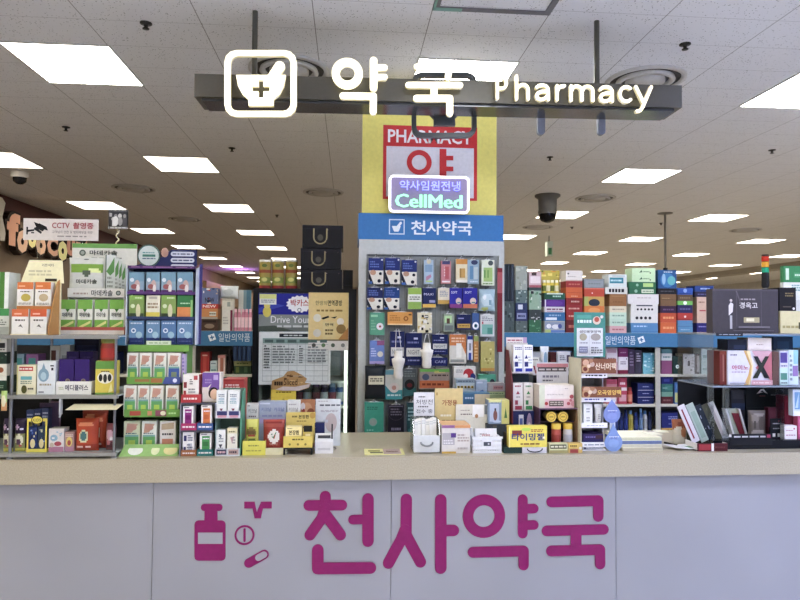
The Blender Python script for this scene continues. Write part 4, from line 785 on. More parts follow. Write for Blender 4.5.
STACK(95.5, 115, Y1, .06, z, [(361, 'd9c533', 'r 0 .76 1 1 5f9838;r 0 0 1 .05 6a9a3a;e .52 .5 .42 .18 e9e6d0;e .28 .5 .1 .11 2c2c28;e .52 .48 .1 .13 33332c;e .76 .5 .1 .11 2c2c28;l .3 .66 .75 .72 1 6a5c1a;p e8e08a .7 .05 .95 .1 .85 .35', 'green and yellow box with black round pictures on the middle shelf')])
z9 = P(105, 361, Y1).z
BT((98.5,338.5,112.5,361), Y1+.004, 'a5402c', 'red jar with an olive lid on top of the green and yellow box', '8d9436', 'c0392c', 'jar', 'jar', z=z9, capfrac=.22, neck=.88)
for (x0, y0, x1, c, lab) in [(-8,338.8,9,'1e2a26','dark green and white box filling the far left bay of the middle shelf')]:
    STACK(x0, x1-2, Y1+.03, .08, z, [(376, '1f4030', 'r 0 .75 1 1 d8d8cc;l .2 .3 .8 .5 2 8aa890', 'dark green box at the bottom of the far left bay'), (364, 'd9d6c8', 'o .6 .5 .2 a05a30', 'white box with a brown dot in the far left bay'), (352, '20382e', 'n 0 0 1 1 10 2c5040,d8d8cc,1a2a24', 'dark leafy box in the far left bay'), (339, 'd0cec2', 'r .4 .3 .9 .7 2a2a2c;l .1 .1 .9 .25 1 6a5a5a', 'white box on top of the far left bay stack')])
# paper lying at the front of the shelf below, packs hanging over the edge
z2 = zA[2]
q = [P(70, 404, AY-.004), P(121, 399, AY-.004)]
m = MB(); zp = zA[1]-.014; xa, xb = P(71, 404, AY).x, P(121, 404, AY).x
m.xprism([(-.03, -.012), (.05, .0), (.05, .0015), (-.03, -.0105)], 0, xb-xa, 'e9dfb6'); o = m.build('paper_sheet', None, (xa, AY-.02, zp-.024)); tag(o, 'cream paper sheet tucked under the middle shelf edge', 'paper')
# --- bottom shelf
m = MB()
for (x0, x1, o_) in [(1.5,11,'left'), (13,25,'right')]:
    PO((x0,419,x1,453), Y1, .035, '2c1f3a', 'r 0 0 1 .12 c9c43e;r .05 .12 .95 .55 8a8a4a;e .5 .38 .36 .16 d2d0ae;e .45 .3 .2 .1 5a3a52;e .6 .2 .1 .05 c04848;e .3 .75 .2 .06 c8a4c0;e .7 .7 .16 .05 d6cce0', 'snack_pouch', 'dark plum pouch with a lime foot at the left of the bottom shelf, %s one' % o_, z=z2, g='plum pouches')
PO((0.5,391,6.3,411), AY-.05, .012, 'a9c86a', 'r 0 0 1 .45 d69a5a;e .5 .5 .4 .3 dcd8b0', 'hanging_pouch', 'small green and orange pouch hanging at the left edge', lean=0)
kt_ = TRAY((26.5,449,47,453.5), Y1-.002, .1, 'd8cf3a', '', 'display_carton', 'yellow framed carton of navy packs on the bottom shelf', z2, 403, '7b5a78', 'r 0 0 1 1 5d4a66')
m = MB(); a, b, zb, zt, _ = place((26.5,418.5,46.5,451), Y1-.004, None)
cart = [o for o in COL.objects if o.get('label', '').startswith('yellow framed carton')][0]
w_ = b-a; h_ = zt-z2; f = .012
m.box(-w_/2, -w_/2+f*.5, -.003, -.001, 0, h_, 'e0cb33'); m.box(w_/2-f*.5, w_/2, -.003, -.001, 0, h_, 'e0cb33'); m.box(-w_/2+f*.5, w_/2-f*.5, -.003, -.001, h_-f, h_, 'e0cb33'); m.disc(0, h_-.006, w_*.3, .018, -.0032, '2c2a1c'); m.disc(0, h_-.006, w_*.26, .014, -.0036, 'd8c838'); m.text('KIDS', -w_*.2, w_*.2, h_-.012, h_-.001, -.004, '3a4a2a'); m.build('window_frame', cart)
for i, (x0, y0, x1, c) in enumerate([(28.5,427,37,'24366e'), (37.5,427,45.5,'2c3f5a')]):
    BX((x0,y0,x1,452), Y1+.006, .03, c, 'n .05 .1 .95 .9 12 3f62b0,8aa4d8,1a2340,c9c49a;e .5 .3 .3 .2 d4c890', 'vitamin_pack', 'navy pack behind the yellow frame, %s one' % ('left' if i == 0 else 'right'), 'pack', z=kt_, g='navy packs in the yellow frame')
for i, (x0, y0, x1, c) in enumerate([(26,410,33.5,'3c4a72'), (34,409,41,'2c3a66'), (41.5,408,48.5,'3a4468')]):
    BX((x0,y0,x1,440), Y1+.05, .03, c, 'l .1 .75 .9 .92 2 a8b0c8;r .1 .5 .9 .7 5a6a9a;e .7 .62 .2 .1 c0b060', 'vitamin_pack', 'slate blue pack standing above the yellow frame, %s' % ords(3)[i], 'pack', z=kt_, g='slate packs over the frame')
CARD((48,401,62,440), Y1+.125, '7d6078', 'p c8b03c 0 0 .35 0 0 .5;r .0 .9 1 1 93708a', 'backing_card', 'mauve card leaning behind the yellow framed carton', 'card', z=z2, foot=False, rz=-.5)
BX((48.5,428.5,64,453), Y1, .05, 'd8d2cc', 'r 0 0 1 .22 b07a92;e .35 .6 .25 .14 8ab4c8;e .62 .35 .24 .1 b04a54;e .22 .3 .14 .1 c8b8a0;n .1 .3 .9 .9 10 e4e0dc,9ac0d0,d0a8a0', 'biscuit_box', 'white box with blue and red pictures on the bottom shelf', z=z2, top='a9a89a')
BX((64.5,432,74,453), Y1+.004, .05, 'b08a84', 'r 0 0 1 .25 b3829a;e .5 .5 .35 .25 d8c05a;e .5 .45 .2 .14 b04a40;l .1 .75 .9 .9 2 e0c8b8', 'biscuit_box', 'mauve box with a yellow figure on the bottom shelf', z=z2)
red = 'r 0 .06 1 .2 a83a1e;e .5 .82 .35 .06 e88a5a;e .42 .45 .22 .2 d6d2a0;e .42 .47 .14 .14 4a7a7a;r .1 .12 .4 .18 e8c8b8;r .5 .12 .7 .18 e8c8b8;l .2 .7 .8 .76 1 f0b090'
for i, (x0, y0, x1, yy) in enumerate([(73.5,419,97,0), (92,414,104.5,.05), (80,410,106,.1)]):
    PO((x0,y0,x1,453.5), Y1+yy, .045, 'c2481f' if i < 2 else 'a23a22', red, 'red_ginseng_pouch', 'orange red pouch on the bottom shelf, %s' % ['front one with the picture', 'half hidden one on the right', 'darker one at the back'][i], z=z2, g='orange red pouches')
PO((104.5,424,114,453.5), Y1+.01, .04, '8a4a50', 'e .5 .6 .35 .2 d0a0ac;r .1 .1 .9 .35 5a3038;e .4 .3 .2 .1 c07078;e .7 .45 .15 .08 d8d4d0', 'snack_pouch', 'dusky pink pouch in the right corner of the bottom shelf', z=z2)

# ================================================================== green tiered stand and the blue card rack
GY = 2.64
grn = '6aa53c'
gst = empty('tiered_stand', 'green cardboard stand with three tiers of small pink and green boxes', 'display stand', (P(151, 457, GY).x, GY, CT+.0006))
gx = gst.location.x
def gz(py, Y, px=150): return P(px, py, Y).z-CT-.0006
def gX(px, Y): return P(px, 400, Y).x-gx
gxl = gX(120.5, GY)+.002
m = MB(); a, b = gX(119.6, GY), gX(178.5, GY); zt = gz(444.5, GY+.03)
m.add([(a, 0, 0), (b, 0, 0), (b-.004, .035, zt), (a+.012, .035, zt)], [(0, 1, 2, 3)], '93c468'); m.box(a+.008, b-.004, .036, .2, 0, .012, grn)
for (u, ru, c) in ((.26, .16, 'dfe4d8'), (.6, .09, 'd9dfae'), (.86, .15, 'd8cf8c')):
    xx = a+u*(b-a); m.add([(xx+ru*(b-a)*.8*math.cos(2*PI*k/16), .0175+.0145*math.sin(2*PI*k/16)-.0006, zt*.5+zt*.38*math.sin(2*PI*k/16)) for k in range(16)], [tuple(range(16))], c)
m.build('front_lip', gst)
bk = .2
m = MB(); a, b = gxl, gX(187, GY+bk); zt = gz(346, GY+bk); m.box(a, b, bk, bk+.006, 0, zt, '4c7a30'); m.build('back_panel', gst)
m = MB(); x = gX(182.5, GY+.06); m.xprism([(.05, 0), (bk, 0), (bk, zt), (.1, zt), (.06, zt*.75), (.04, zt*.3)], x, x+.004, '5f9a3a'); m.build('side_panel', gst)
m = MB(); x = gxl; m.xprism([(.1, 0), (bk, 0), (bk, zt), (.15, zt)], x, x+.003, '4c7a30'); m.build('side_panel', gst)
floors = []
for (dy, yl0, yl1, sp_) in [(.025, 409.5, 417, 'r .1 .2 .3 .8 b04a3a;r .42 .2 .5 .8 c8885a;r .56 .1 .76 .9 8a4a5a;e .7 .5 .05 .3 d8d4b0;l .8 .3 .95 .7 1 a8d080'), (.05, 377, 384, 'r .15 .3 .42 .7 a0703a;r .45 .2 .66 .8 b0703a;p 4a5aa0 .66 0 1 0 1 1 .72 1;e .9 .5 .04 .3 d8dcf0')]:
    Y = GY+dy; a, b = gxl+.004, gX(180, Y); z0, z1 = gz(yl1, Y), gz(yl0, Y)
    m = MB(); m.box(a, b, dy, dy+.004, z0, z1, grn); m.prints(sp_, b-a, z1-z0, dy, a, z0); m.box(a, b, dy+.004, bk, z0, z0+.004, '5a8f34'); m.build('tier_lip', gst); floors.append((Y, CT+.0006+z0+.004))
Y = GY+.07; a, b = gxl, gX(188, Y); z0, z1 = gz(351.5, Y), gz(345, Y)
m = MB(); m.box(a, b, .07, .074, z0, z1, '6fa83c'); m.box(a, b, .074, bk, z1-.004, z1, '5a8f34'); pz0, pz1 = gz(345.2, Y), gz(340.8, Y); c0, c1 = gX(145, Y), gX(170, Y); m.box(c0, c1, .071, .073, z1, pz1, 'aac890'); m.prints('r .03 .1 .97 .9 cfdcc0;l .12 .3 .9 .7 1 6a9a50', c1-c0, pz1-z1, .071, c0, z1); m.build('header_card', gst)
pk = 'p c89a80 .12 .6 .5 .62 .88 .9 .2 .92;e .5 .78 .3 .1 c4907c;r .08 .12 .92 .48 5aa65a;r .3 .15 .72 .36 a4c83a;r .08 .48 .92 .54 7ab0a4;l .12 .56 .8 .62 1 4a6a70'
R_t = CT+.0006+.012
def boxes(xs, y0, Y, z, cs, lab, g, sp=pk, d=.04): ROW((xs, y0, 460), Y, d, cs, sp, 'plaster_box', lab, z=z, g=g)
boxes([(123.5,140), (141.5,156.5), (159.5,175.5)], 421, GY+.05, R_t, ['c8cfa8', 'd8dcd0', 'e0dcd6'], 'small wound plaster box on the lowest green tier, {o}', 'plaster boxes lowest tier', [pk, pk, 'p c8b090 .1 .7 .9 .74 .9 .95 .1 .9;l .15 .5 .85 .62 1 4a4a48;r .15 .12 .85 .4 d08a6a'])
boxes([(123,136), (137,149), (149.6,163), (165,178.5)], 385.5, floors[0][0]+.008, floors[0][1], 'd6d6c8', 'small wound plaster box on the middle green tier, {o}', 'plaster boxes middle tier')
boxes([(126,137.4), (138.6,151), (152.6,165.6), (166.6,180)], 352.8, floors[1][0]+.008, floors[1][1], 'dadacc', 'small wound plaster box on the top green tier, {o}', 'plaster boxes top tier', [pk, pk, pk, pk.replace('5aa65a', '3a58a0').replace('a4c83a', '7a8a6a')])
BX((180.6,354,184.6,460), floors[1][0]+.012, .03, 'b8a8d4', 'l .2 .4 .8 .9 4 7a6aa8', 'plaster_box', 'slim lilac box at the right end of the top green tier', z=floors[1][1])
# card rack
ry = GY+.09; rz_ = CT+.0006+z1
rk = empty('card_rack', 'navy headed rack of twelve hosiery packs standing on the green stand', 'display rack', (P(160, 345, ry).x, ry, rz_+.0006))
def rL(px, py, Y=ry): q = P(px, py, Y); return q.x-rk.location.x, q.z-rk.location.z
rb = .07
xl, xr = rL(127, 300)[0], rL(195, 300)[0]; zt = rL(160, 268.5)[1]
m = MB(); m.box(xl, xr, rb, rb+.004, 0, zt, '2a3566'); m.build('back_panel', rk)
m = MB(); m.box(xl-.004, xl-.001, 0, rb+.004, 0, zt, 'c4ccd4'); m.build('side_panel', rk)
m = MB(); m.xprism([(0, 0), (rb, 0), (rb, zt*1.05), (0, zt)], xr+.002, xr+.005, 'c0c8d6'); m.prism([(xr+.005, 0), (xr+.015, 0), (xr+.018, zt*1.08), (xr+.005, zt*1.08)], rb-.02, rb-.017, '4a4480'); m.build('side_panel', rk)
h0, h1 = rL(134.5, 269.5), rL(197, 249.5)
m = MB(); m.box(xl, xr, .0, .004, zt, zt+.011, '54356a'); m.prints('l .05 .2 .95 .8 1 9a6aa0', xr-xl, .011, 0, xl, zt); m.box(xl, xr, .004, rb, zt, zt+.003, '3a2a5a')
m.prism([(xl+.02, zt+.0115), (xr, zt+.0115), (xr, h1[1]), (xl+.17, h1[1]), (xl+.14, h1[1]-.03)], .02, .024, '232a5e')
for i in range(3):
    pz = h1[1]-.012-.0265*i; p0 = rL(169, 250)[0]; p1 = rL(195, 250)[0]-.004; m.stroke([(p0+.012, pz-.006), (p1-.012, pz-.006)], .019, .0185, .02, 'c3c7d6'); m.prints('l .1 .25 .9 .75 1 4a5070', p1-p0, .019, .0175, p0, pz-.0155)
c = rL(147.7, 255.3); m.disc(c[0], c[1], .0465, .0465, .014, '41605a', 28, .019); m.disc(c[0], c[1], .041, .041, .0125, 'b5c2bd', 28, .014); m.prints('l .2 .6 .8 .7 1 4a8a8a;r .2 .44 .84 .56 3a7a6a;l .2 .3 .85 .4 1 4a5a7a', .082, .082, .0125, c[0]-.041, c[1]-.041); m.box(c[0]-.004, c[0]+.004, .016, .02, zt+.0115, c[1]-.04, '41605a')
c = rL(163.5, 252); m.disc(c[0], c[1], .015, .02, .018, 'b48a78', 16, .022)
m.build('header_card', rk)
sz = [rL(160, 292.5)[1], rL(160, 317.5)[1], 0]
for k, zz in enumerate(sz[:2]): m = MB(); m.box(xl, xr, .002, rb, zz-.006, zz-.002, '2a3360'); m.box(xl, xr, 0, .002, zz-.008, zz+.004, '5a3a78' if k == 0 else '33406a'); m.build('rack_shelf', rk)
xs = [(129,144), (146,160), (161,176), (177,193)]
legs = 'r 0 .55 1 1 6f9ab0;e .55 .32 .2 .3 c4a49a;e .35 .3 .22 .12 a05a5a;e .2 .62 .14 .1 cdd8dc;r 0 0 1 .14 5a2f66;e .62 .2 .12 .2 d8cfc8'
ROW((xs, 272, 292), ry+.006, .03, ['86a2b4', '92a6b4', '84a2b0', '8aa0b2'], legs, 'hosiery_pack', 'blue and violet hosiery pack in the top row of the card rack, {o}', 'pack', z=rk.location.z+sz[0]-.002, g='hosiery packs top row')
ft = 'r 0 0 1 .2 3a4a30;e .62 .3 .16 .32 c9c49a;o .25 .52 .15 c8d4a8;r 0 .8 1 1 7fae48;l .4 .84 .9 .94 1 d0dcb0'
ROW((xs, 295.3, 316.5), ry+.006, .03, ['7c9a4a', 'd9d6be', '82a04c', '2f7a40'], [ft, 'r 0 0 1 .25 cfc03a;l .1 .4 .9 .7 2 a08a6a;r .2 .84 .8 .94 b8b4a8', ft, 'r 0 0 .86 .48 d68440;l .2 .6 .8 .7 1 a8d0a8;r .86 0 1 .8 8ac070'], 'hosiery_pack', 'pack in the middle row of the card rack, {o}', 'pack', z=rk.location.z+sz[1]-.002, g='packs middle row')
ROW((xs, 320.5, 343), ry+.006, .03, ['5f8ab4', '6890b4', '567fae', '6a92b8'], 'r 0 0 1 .28 23356e;o .3 .58 .17 cfdae4;o .3 .58 .09 4a6a9a;e .68 .4 .22 .14 9ac0d0;l .1 .1 .9 .18 1 4a5a90;l .1 .84 .9 .94 1 bcd0e0', 'hosiery_pack', 'blue pack in the bottom row of the card rack, {o}', 'pack', z=rk.location.z, g='packs bottom row')
# ================================================================== small dispensers left of the fridge
DY = 2.63
# four sloped single-box dispensers and the red/white one above them
def DISP(r, ylip, Y, d, boxcol, boxspec, lipcol, lab, boxlab, br, sidecol='3a3c48'):
    zf = TRAY((r[0], ylip, r[2], r[3]), Y, d, lipcol, 'l .1 .3 .9 .7 1 e0d8d8', 'box_dispenser', lab, place(r, Y, None)[2]-.0006, br[1]-3, sidecol, None, side=sidecol)
    BX((br[0], br[1], br[2], r[3]), Y+.008, d*.55, boxcol, boxspec, 'medicine_box', boxlab, z=zf)
    return zf
tb = 'r .18 .12 .85 .86 %s;r .28 .4 .75 .6 %s;l .25 .7 .8 .8 1 f0e8f0;r .1 .92 .6 .97 8a8490'
zsh = zat(430, DY+.02, 195)
def RACKBASE():
    a, b = P(180.2, 440, DY).x, P(214.4, 440, DY).x
    o = empty('dispenser_rack', 'small dark two level rack of box dispensers beside the green stand', 'rack', ((a+b)/2, DY, CT+.0006))
    w = b-a; m = MB(); z1 = zsh-CT; z2 = zat(402.5, DY+.03, 195)-CT; D = .12
    m.box(-w/2, w/2, .002, D, z1-.006, z1, '4a4c58'); m.box(-w/2, w/2, .01, D, z2-.006, z2, '4a4c58'); m.box(-w/2, w/2, D, D+.004, 0, z2, '33353f'); m.box(-w/2-.003, -w/2, 0, D+.004, 0, z2, '8a8c94'); m.box(w/2, w/2+.003, 0, D+.004, 0, z2, '8a8c94'); m.build('rack_frame', o)
    return CT+.0006+z1, CT+.0006+z2
za_, zb_ = RACKBASE()
def D2(r, ylip, z, lipcol, lab, boxspec, blab, br, bcol='eeeae6'):
    zf = TRAY((r[0], ylip, r[2], r[3]), DY+.006, .085, lipcol, 'l .1 .3 .9 .7 1 e6dede', 'box_dispenser', lab, z, None)
    BX((br[0], br[1], br[2], r[3]), DY+.014, .05, bcol, boxspec, 'medicine_box', blab, z=zf)
D2((181,0,196,429.6), 423.4, za_, 'b8336a', 'crimson lipped dispenser on the upper left of the small rack', tb % ('9a2a86', '7a1a6a'), 'magenta and white box in the crimson dispenser', (182.8,406,193.4))
D2((197,0,213,429.8), 423.4, za_, '3f5f9a', 'blue lipped dispenser on the upper right of the small rack', tb % ('e07a32', 'c8602a'), 'orange and white box in the blue dispenser', (201,405,211.8))
D2((181,0,196,457), 450, CT, 'a8683a', 'brown lipped dispenser on the lower left of the small rack', 'r .1 .6 .35 .85 2c2f6a;r .1 .1 .3 .35 2c2f6a;r .5 .1 .85 .5 b8bcc8;l .45 .6 .9 .9 3 4a4e7a;l .4 .15 .9 .5 3 6a6e8a', 'white and navy box in the brown dispenser', (182.4,432,194))
D2((197,0,213,457), 449.4, CT, '1f7a78', 'teal lipped dispenser on the lower right of the small rack', tb % ('3f9a4a', '2f7a3c'), 'green and white box in the teal dispenser', (199.6,433,211.6))
zf = TRAY((181,394.5,201,402), DY+.016, .09, 'c0343a', 'l .12 .3 .8 .7 1 f0d8d4', 'display_tray', 'red tray holding a white and red box on the small rack', zb_, None, side='a82a30')
BX((182.8,374.5,199,402), DY+.024, .07, 'e9e4dc', 'r .04 .5 .24 .72 8a2a2c;r .04 .06 .2 .4 b83a3c;r .68 .8 .92 .96 c0434a;l .42 .62 .62 .85 3 4a4240;l .35 .3 .8 .5 2 8a8480;r .3 0 .95 .1 d0a8a0;o .6 .12 .12 c08a80', 'medicine_box', 'white box with red squares in the red tray', z=zf, side='c85a60')
BX((202,372.5,221,402), DY+.04, .05, 'e2d8cc', 'r 0 .42 .92 1 7d58a8;r .6 .75 .85 .92 c0a4d8;p e2d8cc 0 .3 .35 .42 .5 .62 .3 .5 0 .5;e .62 .3 .28 .2 1e1a18;e .66 .26 .22 .18 e0b898;l .15 .62 .5 .8 2 a88ac8', 'baby_medicine_box', 'purple and cream box with a baby picture on the small rack', z=zb_)
# tall white pair rack
a, b = P(215.3, 440, DY).x, P(239.8, 440, DY).x; w = b-a
o = empty('twin_dispenser', 'white two level dispenser with green sides holding slim white boxes', 'display rack', ((a+b)/2, DY, CT+.0006))
zl_ = zat(418.5, DY, 228)-CT; D = .11; zt_ = zat(388, DY+D, 228)-CT
m = MB(); m.box(-w/2, w/2, 0, .003, 0, .03, 'cfd4d8'); m.prints('r .05 .2 .46 .9 39405a;l .1 .3 .42 .8 1 d8a8b0;r .54 .2 .95 .9 c8a8a0;l .58 .3 .9 .8 1 5a4a58', w, .03)
m.box(-w/2, w/2, 0, .003, zl_, zl_+.03, 'cfd0d8'); m.prints('r .05 .4 .46 .95 3a3c70;r .54 .4 .95 .95 3a3c70;r .08 .1 .44 .4 d89aa8;r .57 .1 .93 .4 d89aa8', w, .03, 0, None, zl_); m.box(-w/2, w/2, .003, D, zl_, zl_+.004, 'a8b4ac'); m.box(-w/2, w/2, .003, D, 0, .004, 'a8b4ac'); m.box(-w/2, w/2, D, D+.004, 0, zt_, '6a8f7a')
m.xprism([(0, 0), (D, 0), (D, zt_), (.05, zt_*.96), (0, zl_)], w/2+.0005, w/2+.0035, '4f9a7a'); m.xprism([(0, 0), (D, 0), (D, zt_), (.05, zt_*.96), (0, zl_)], -w/2-.0035, -w/2-.0005, '8ab0a0'); m.build('rack_box', o)
wb = 'l .2 .76 .8 .88 2 5a6a80;e .5 .68 .3 .06 b8c8d0;l .2 .5 .8 .62 2 7ab0b8;p 8a4a58 .35 .32 .5 .18 .65 .32;l .3 .1 .7 .16 1 a0a0a4'
for (x0, x1, o_) in ((216.2,226.6,'left'), (227.6,238.8,'right')):
    BX((x0,390.5,x1,418), DY+.008, .04, 'e6e8e4', wb, 'medicine_box', 'slim white box on the upper level of the twin dispenser, %s' % o_, z=o.location.z+zl_+.004, g='slim white boxes upper level')
BX((215.8,430,225.4,457), DY+.008, .04, 'e4e5e0', 'p 6a7a8a .3 .85 .6 .8 .5 .6;l .3 .5 .8 .8 3 8a9298;p 4a4a58 .3 .42 .7 .42 .5 .25;l .2 .24 .8 .3 1 7a7a7a', 'medicine_box', 'slim white box on the lower level of the twin dispenser', z=o.location.z+.004)
BX((227,428,237.4,457), DY+.008, .04, 'e6e2d2', 'r 0 .8 1 1 e0d6a8;l .15 .82 .8 .92 1 8a8458;p c8a0a0 .3 .65 .7 .7 .5 .4;l .5 .4 .8 .7 3 a8a098', 'medicine_box', 'slim cream box on the lower level of the twin dispenser', z=o.location.z+.004)
BX((222.5,379,243.5,458), DY+.2, .1, 'c2403c', 'r 0 .97 1 1 a83430;l .1 .86 .8 .93 2 f0d0c8', 'medicine_box', 'tall red box behind the white twin dispenser', z=CT)
# ================================================================== counter goods left of the gap
KY = 2.66
BX((246,403.5,258.2,452), KY+.07, .03, 'd5d0c8', 't .15 .80 .9 .89 5a5450 키크날;l .2 .7 .85 .76 1 7a6a68;r .1 .94 .3 .97 a8a098', 'growth_milk_box', 'slim beige box with small brown lettering left of the grey blue box', z=CT)
BX((258.8,401.6,286.4,452), KY+.08, .05, 'a3adc0', 't .08 .8 .44 .88 4f5f9a 키크날;t .54 .8 .92 .88 4f5f9a 키크날;l .1 .68 .9 .74 1 8a8ab8;r 0 .55 1 .66 b3a3cc;r .02 .95 .4 .98 c4ccd8', 'growth_milk_box', 'wide grey blue box with two small titles behind the red pouch', z=CT)
BX((287,400.6,300,452), KY+.08, .04, 'd0d2cf', 't .1 .78 .85 .86 5a5a62 키크날;l .1 .9 .7 .95 1 a8a8a8', 'growth_milk_box', 'pale grey box with small lettering behind the yellow carton', z=CT)
zf = TRAY((242.4,441,265.4,457.5), KY-.02, .07, 'd8d23c', 'l .25 .6 .7 .75 1 8a8a3a;l .15 .25 .85 .4 1 a8a43c', 'display_tray', 'lime yellow tray with a green pouch near the counter edge', CT, None)
PO((245.2,419.5,258.4,449), KY-.01, .03, 'b8b42c', 'e .45 .62 .4 .14 7a6a2a;r .1 .78 .9 1 c4c050;e .5 .35 .35 .1 5a6a24;r .2 .5 .7 .56 a83a2c', 'green_pouch', 'olive green pouch standing in the lime yellow tray', z=zf, over='T .2 .56 .75 .68 5a3a24 비타')
zf = TRAY((260.2,448,286.4,457), KY-.015, .07, 'd9d3a8', '', 'display_tray', 'cream tray holding the red brown pouch', CT, None)
PO((262.4,420,284.2,455), KY-.004, .035, '9c3a2e', 'r 0 .8 1 1 a84a3c;e .52 .5 .28 .2 d8d2c8;r .1 .88 .9 .92 8a2a24', 'red_brown_pouch', 'red brown pouch with a white oval and green tick on the counter', z=zf, over='p 3f8a5a .4 .5 .5 .44 .66 .62 .62 .64 .5 .5;p c04a3c .5 .42 .56 .44 .62 .56 .58 .56;t .3 .24 .7 .3 d8b8a8 액티;p 4a7a5a .36 .56 .44 .6 .46 .54', lean=-.05)
# yellow carton on a black stand
oy = empty('yellow_counter_carton', 'yellow cut-out carton on a low black stand beside the red brown pouch', 'display carton', (P(298, 456, KY-.02).x, KY-.02, CT+.0006))
def yl(px, py, Y): q = P(px, py, Y); return q.x-oy.location.x, q.z-oy.location.z
x0, z0 = yl(283.2, 455.6, KY-.02); x1, z1 = yl(312.4, 447.6, KY-.02); _, z2 = yl(298, 436.4, KY-.02)
m = MB(); m.box(x0, x0+.008, 0, .09, 0, z1, '1c1c1e'); m.box(x1-.008, x1, 0, .09, 0, z1, '1c1c1e'); m.box(x0+.008, x1-.008, .0, .09, z1-.006, z1, '1c1c1e'); m.build('black_stand', oy)
m = MB(); m.box(x0, x1, 0, .004, z1+.0003, z2, 'd9c14a'); m.prints('l .3 .62 .7 .85 1 6a5a20;o .22 .3 .04 8a7a30;o .5 .3 .04 8a7a30;o .76 .3 .04 8a7a30', x1-x0, z2-z1, 0, x0, z1); m.box(x0, x1, .004, .09, z1+.0003, z1+.004, 'c4ac3c'); m.build('front_lip', oy)
hx0, hz1 = yl(286.2, 412.4, KY+.06); hx1, _ = yl(315.6, 412, KY+.06); 
m = MB(); m.box(hx0, hx1, .08, .085, z1+.004, hz1, 'd4bc58'); m.prints('T .42 .8 .78 .92 2a2416 본장환;l .2 .82 .38 .92 1 6a5a28;l .36 .7 .7 .75 1 7a6a30;p 8a6a28 .4 .5 .52 .62 .64 .5;e .9 .9 .1 .1 c49a3a', hx1-hx0, hz1-z1, .08, hx0, z1); m.build('header_card', oy)
zf = oy.location.z+z1+.004
BX((285.4,426.6,302,448), KY-.01, .04, 'e2d08a', 'r .02 .5 .98 .98 ead98e;T .2 .58 .84 .82 2a2416 본장환;l .1 .88 .4 .95 1 8a7a3c', 'ginseng_box', 'small yellow box with black title in the yellow cut-out carton', z=zf)
BX((303.4,425.6,312.2,448), KY-.01, .04, 'c9b048', 'r 0 .7 1 1 1c1a14;r .2 .3 .8 .6 e0d090', 'ginseng_box', 'yellow box with a black top in the yellow cut-out carton', z=zf)
BX((300.4,399.6,315,452), KY+.14, .02, 'b87a52', 'r 0 .62 1 1 b4764c;e .45 .8 .35 .14 c89468;e .7 .74 .25 .08 8a4a2c;e .15 .86 .16 .08 d8d0c8;e .2 .76 .1 .05 a03a34', 'food_picture_box', 'brown box with a food photograph behind the yellow carton', z=CT)
CARD((315.6,399,340.4,452), KY+.16, 'd3d8d8', 'l .16 .84 .98 .9 1 5a5e66;l .1 .94 .5 .97 1 a8a0a8;l .2 .72 .9 .77 2 b0a8b0;e .62 .5 .24 .2 c9b8b4;r .3 .5 .5 .56 c0c4cc', 'leaflet_stand', 'pale leaflet in an upright stand at the left of the counter gap', 'leaflet stand', z=CT)
BX((314.4,422.8,324.6,453), KY+.06, .03, '1c2458', 'r .1 .05 .9 .2 2a3470', 'navy_box', 'navy box behind the small white pen holder', z=CT)
q = place((315,436.6,333,453), KY, CT); w_ = q[1]-q[0]; h_ = .075
o = empty('pen_holder', 'small white block with a black pen standing beside the yellow carton', 'pen holder', ((q[0]+q[1])/2, KY, CT+.0006))
m = MB(); m.xprism([(0, 0), (.05, 0), (.05, h_), (.03, h_), (.0, h_*.62)], -w_/2, w_/2, 'dcdcdc'); m.prints('r .15 .3 .85 .5 c2c2c4', w_, h_*.62); m.add([(-w_*.35, .011, h_*.81), (w_*.35, .011, h_*.81), (w_*.35, .021, h_*.95), (-w_*.35, .021, h_*.95)], [(0, 1, 2, 3)], '3a3c44'); m.build('block', o)
BX((331.2,424,333,437), KY+.012, .008, '1a1a1c', '', 'black_pen', 'black pen upright at the right of the small white holder', 'pen', z=CT)
p = H(335, 449, CT)
m = MB(); m.tube([(p.x-.03+.035*math.cos(t), p.y+.03*math.sin(t), CT+.003) for t in [k*PI/8-.6 for k in range(12)]], .0015, '6a6c70', 5); tag(m.build('thin_cord'), 'thin grey cord loop lying beside the pen holder', 'cord')
p = H(382, 455, CT); q = H(405, 455, CT); y_ = H(382, 449.4, CT).y
m = MB(); x0 = H(364.5, 454, CT).x; x1 = H(404.5, 454, CT).x; w_ = x1-x0; D = y_-p.y
m.box(0, w_, 0, D, 0, .003, 'd9d588'); m.box(w_*.48, w_*.92, .003, D-.004, .003, .0036, 'b8a098'); m.box(w_*.1, w_*.4, D*.5, D*.7, .003, .0036, '8a8a3a'); m.box(w_*.14, w_*.46, D*.2, D*.4, .003, .0036, '5a5a2c'); m.box(w_*.55, w_*.85, D*.35, D*.55, .003, .0036, '8a5a52')
tag(m.build('counter_sticker', None, (x0, p.y, CT+.0002)), 'yellow and pink sticker strip lying at the front counter edge', 'sticker')
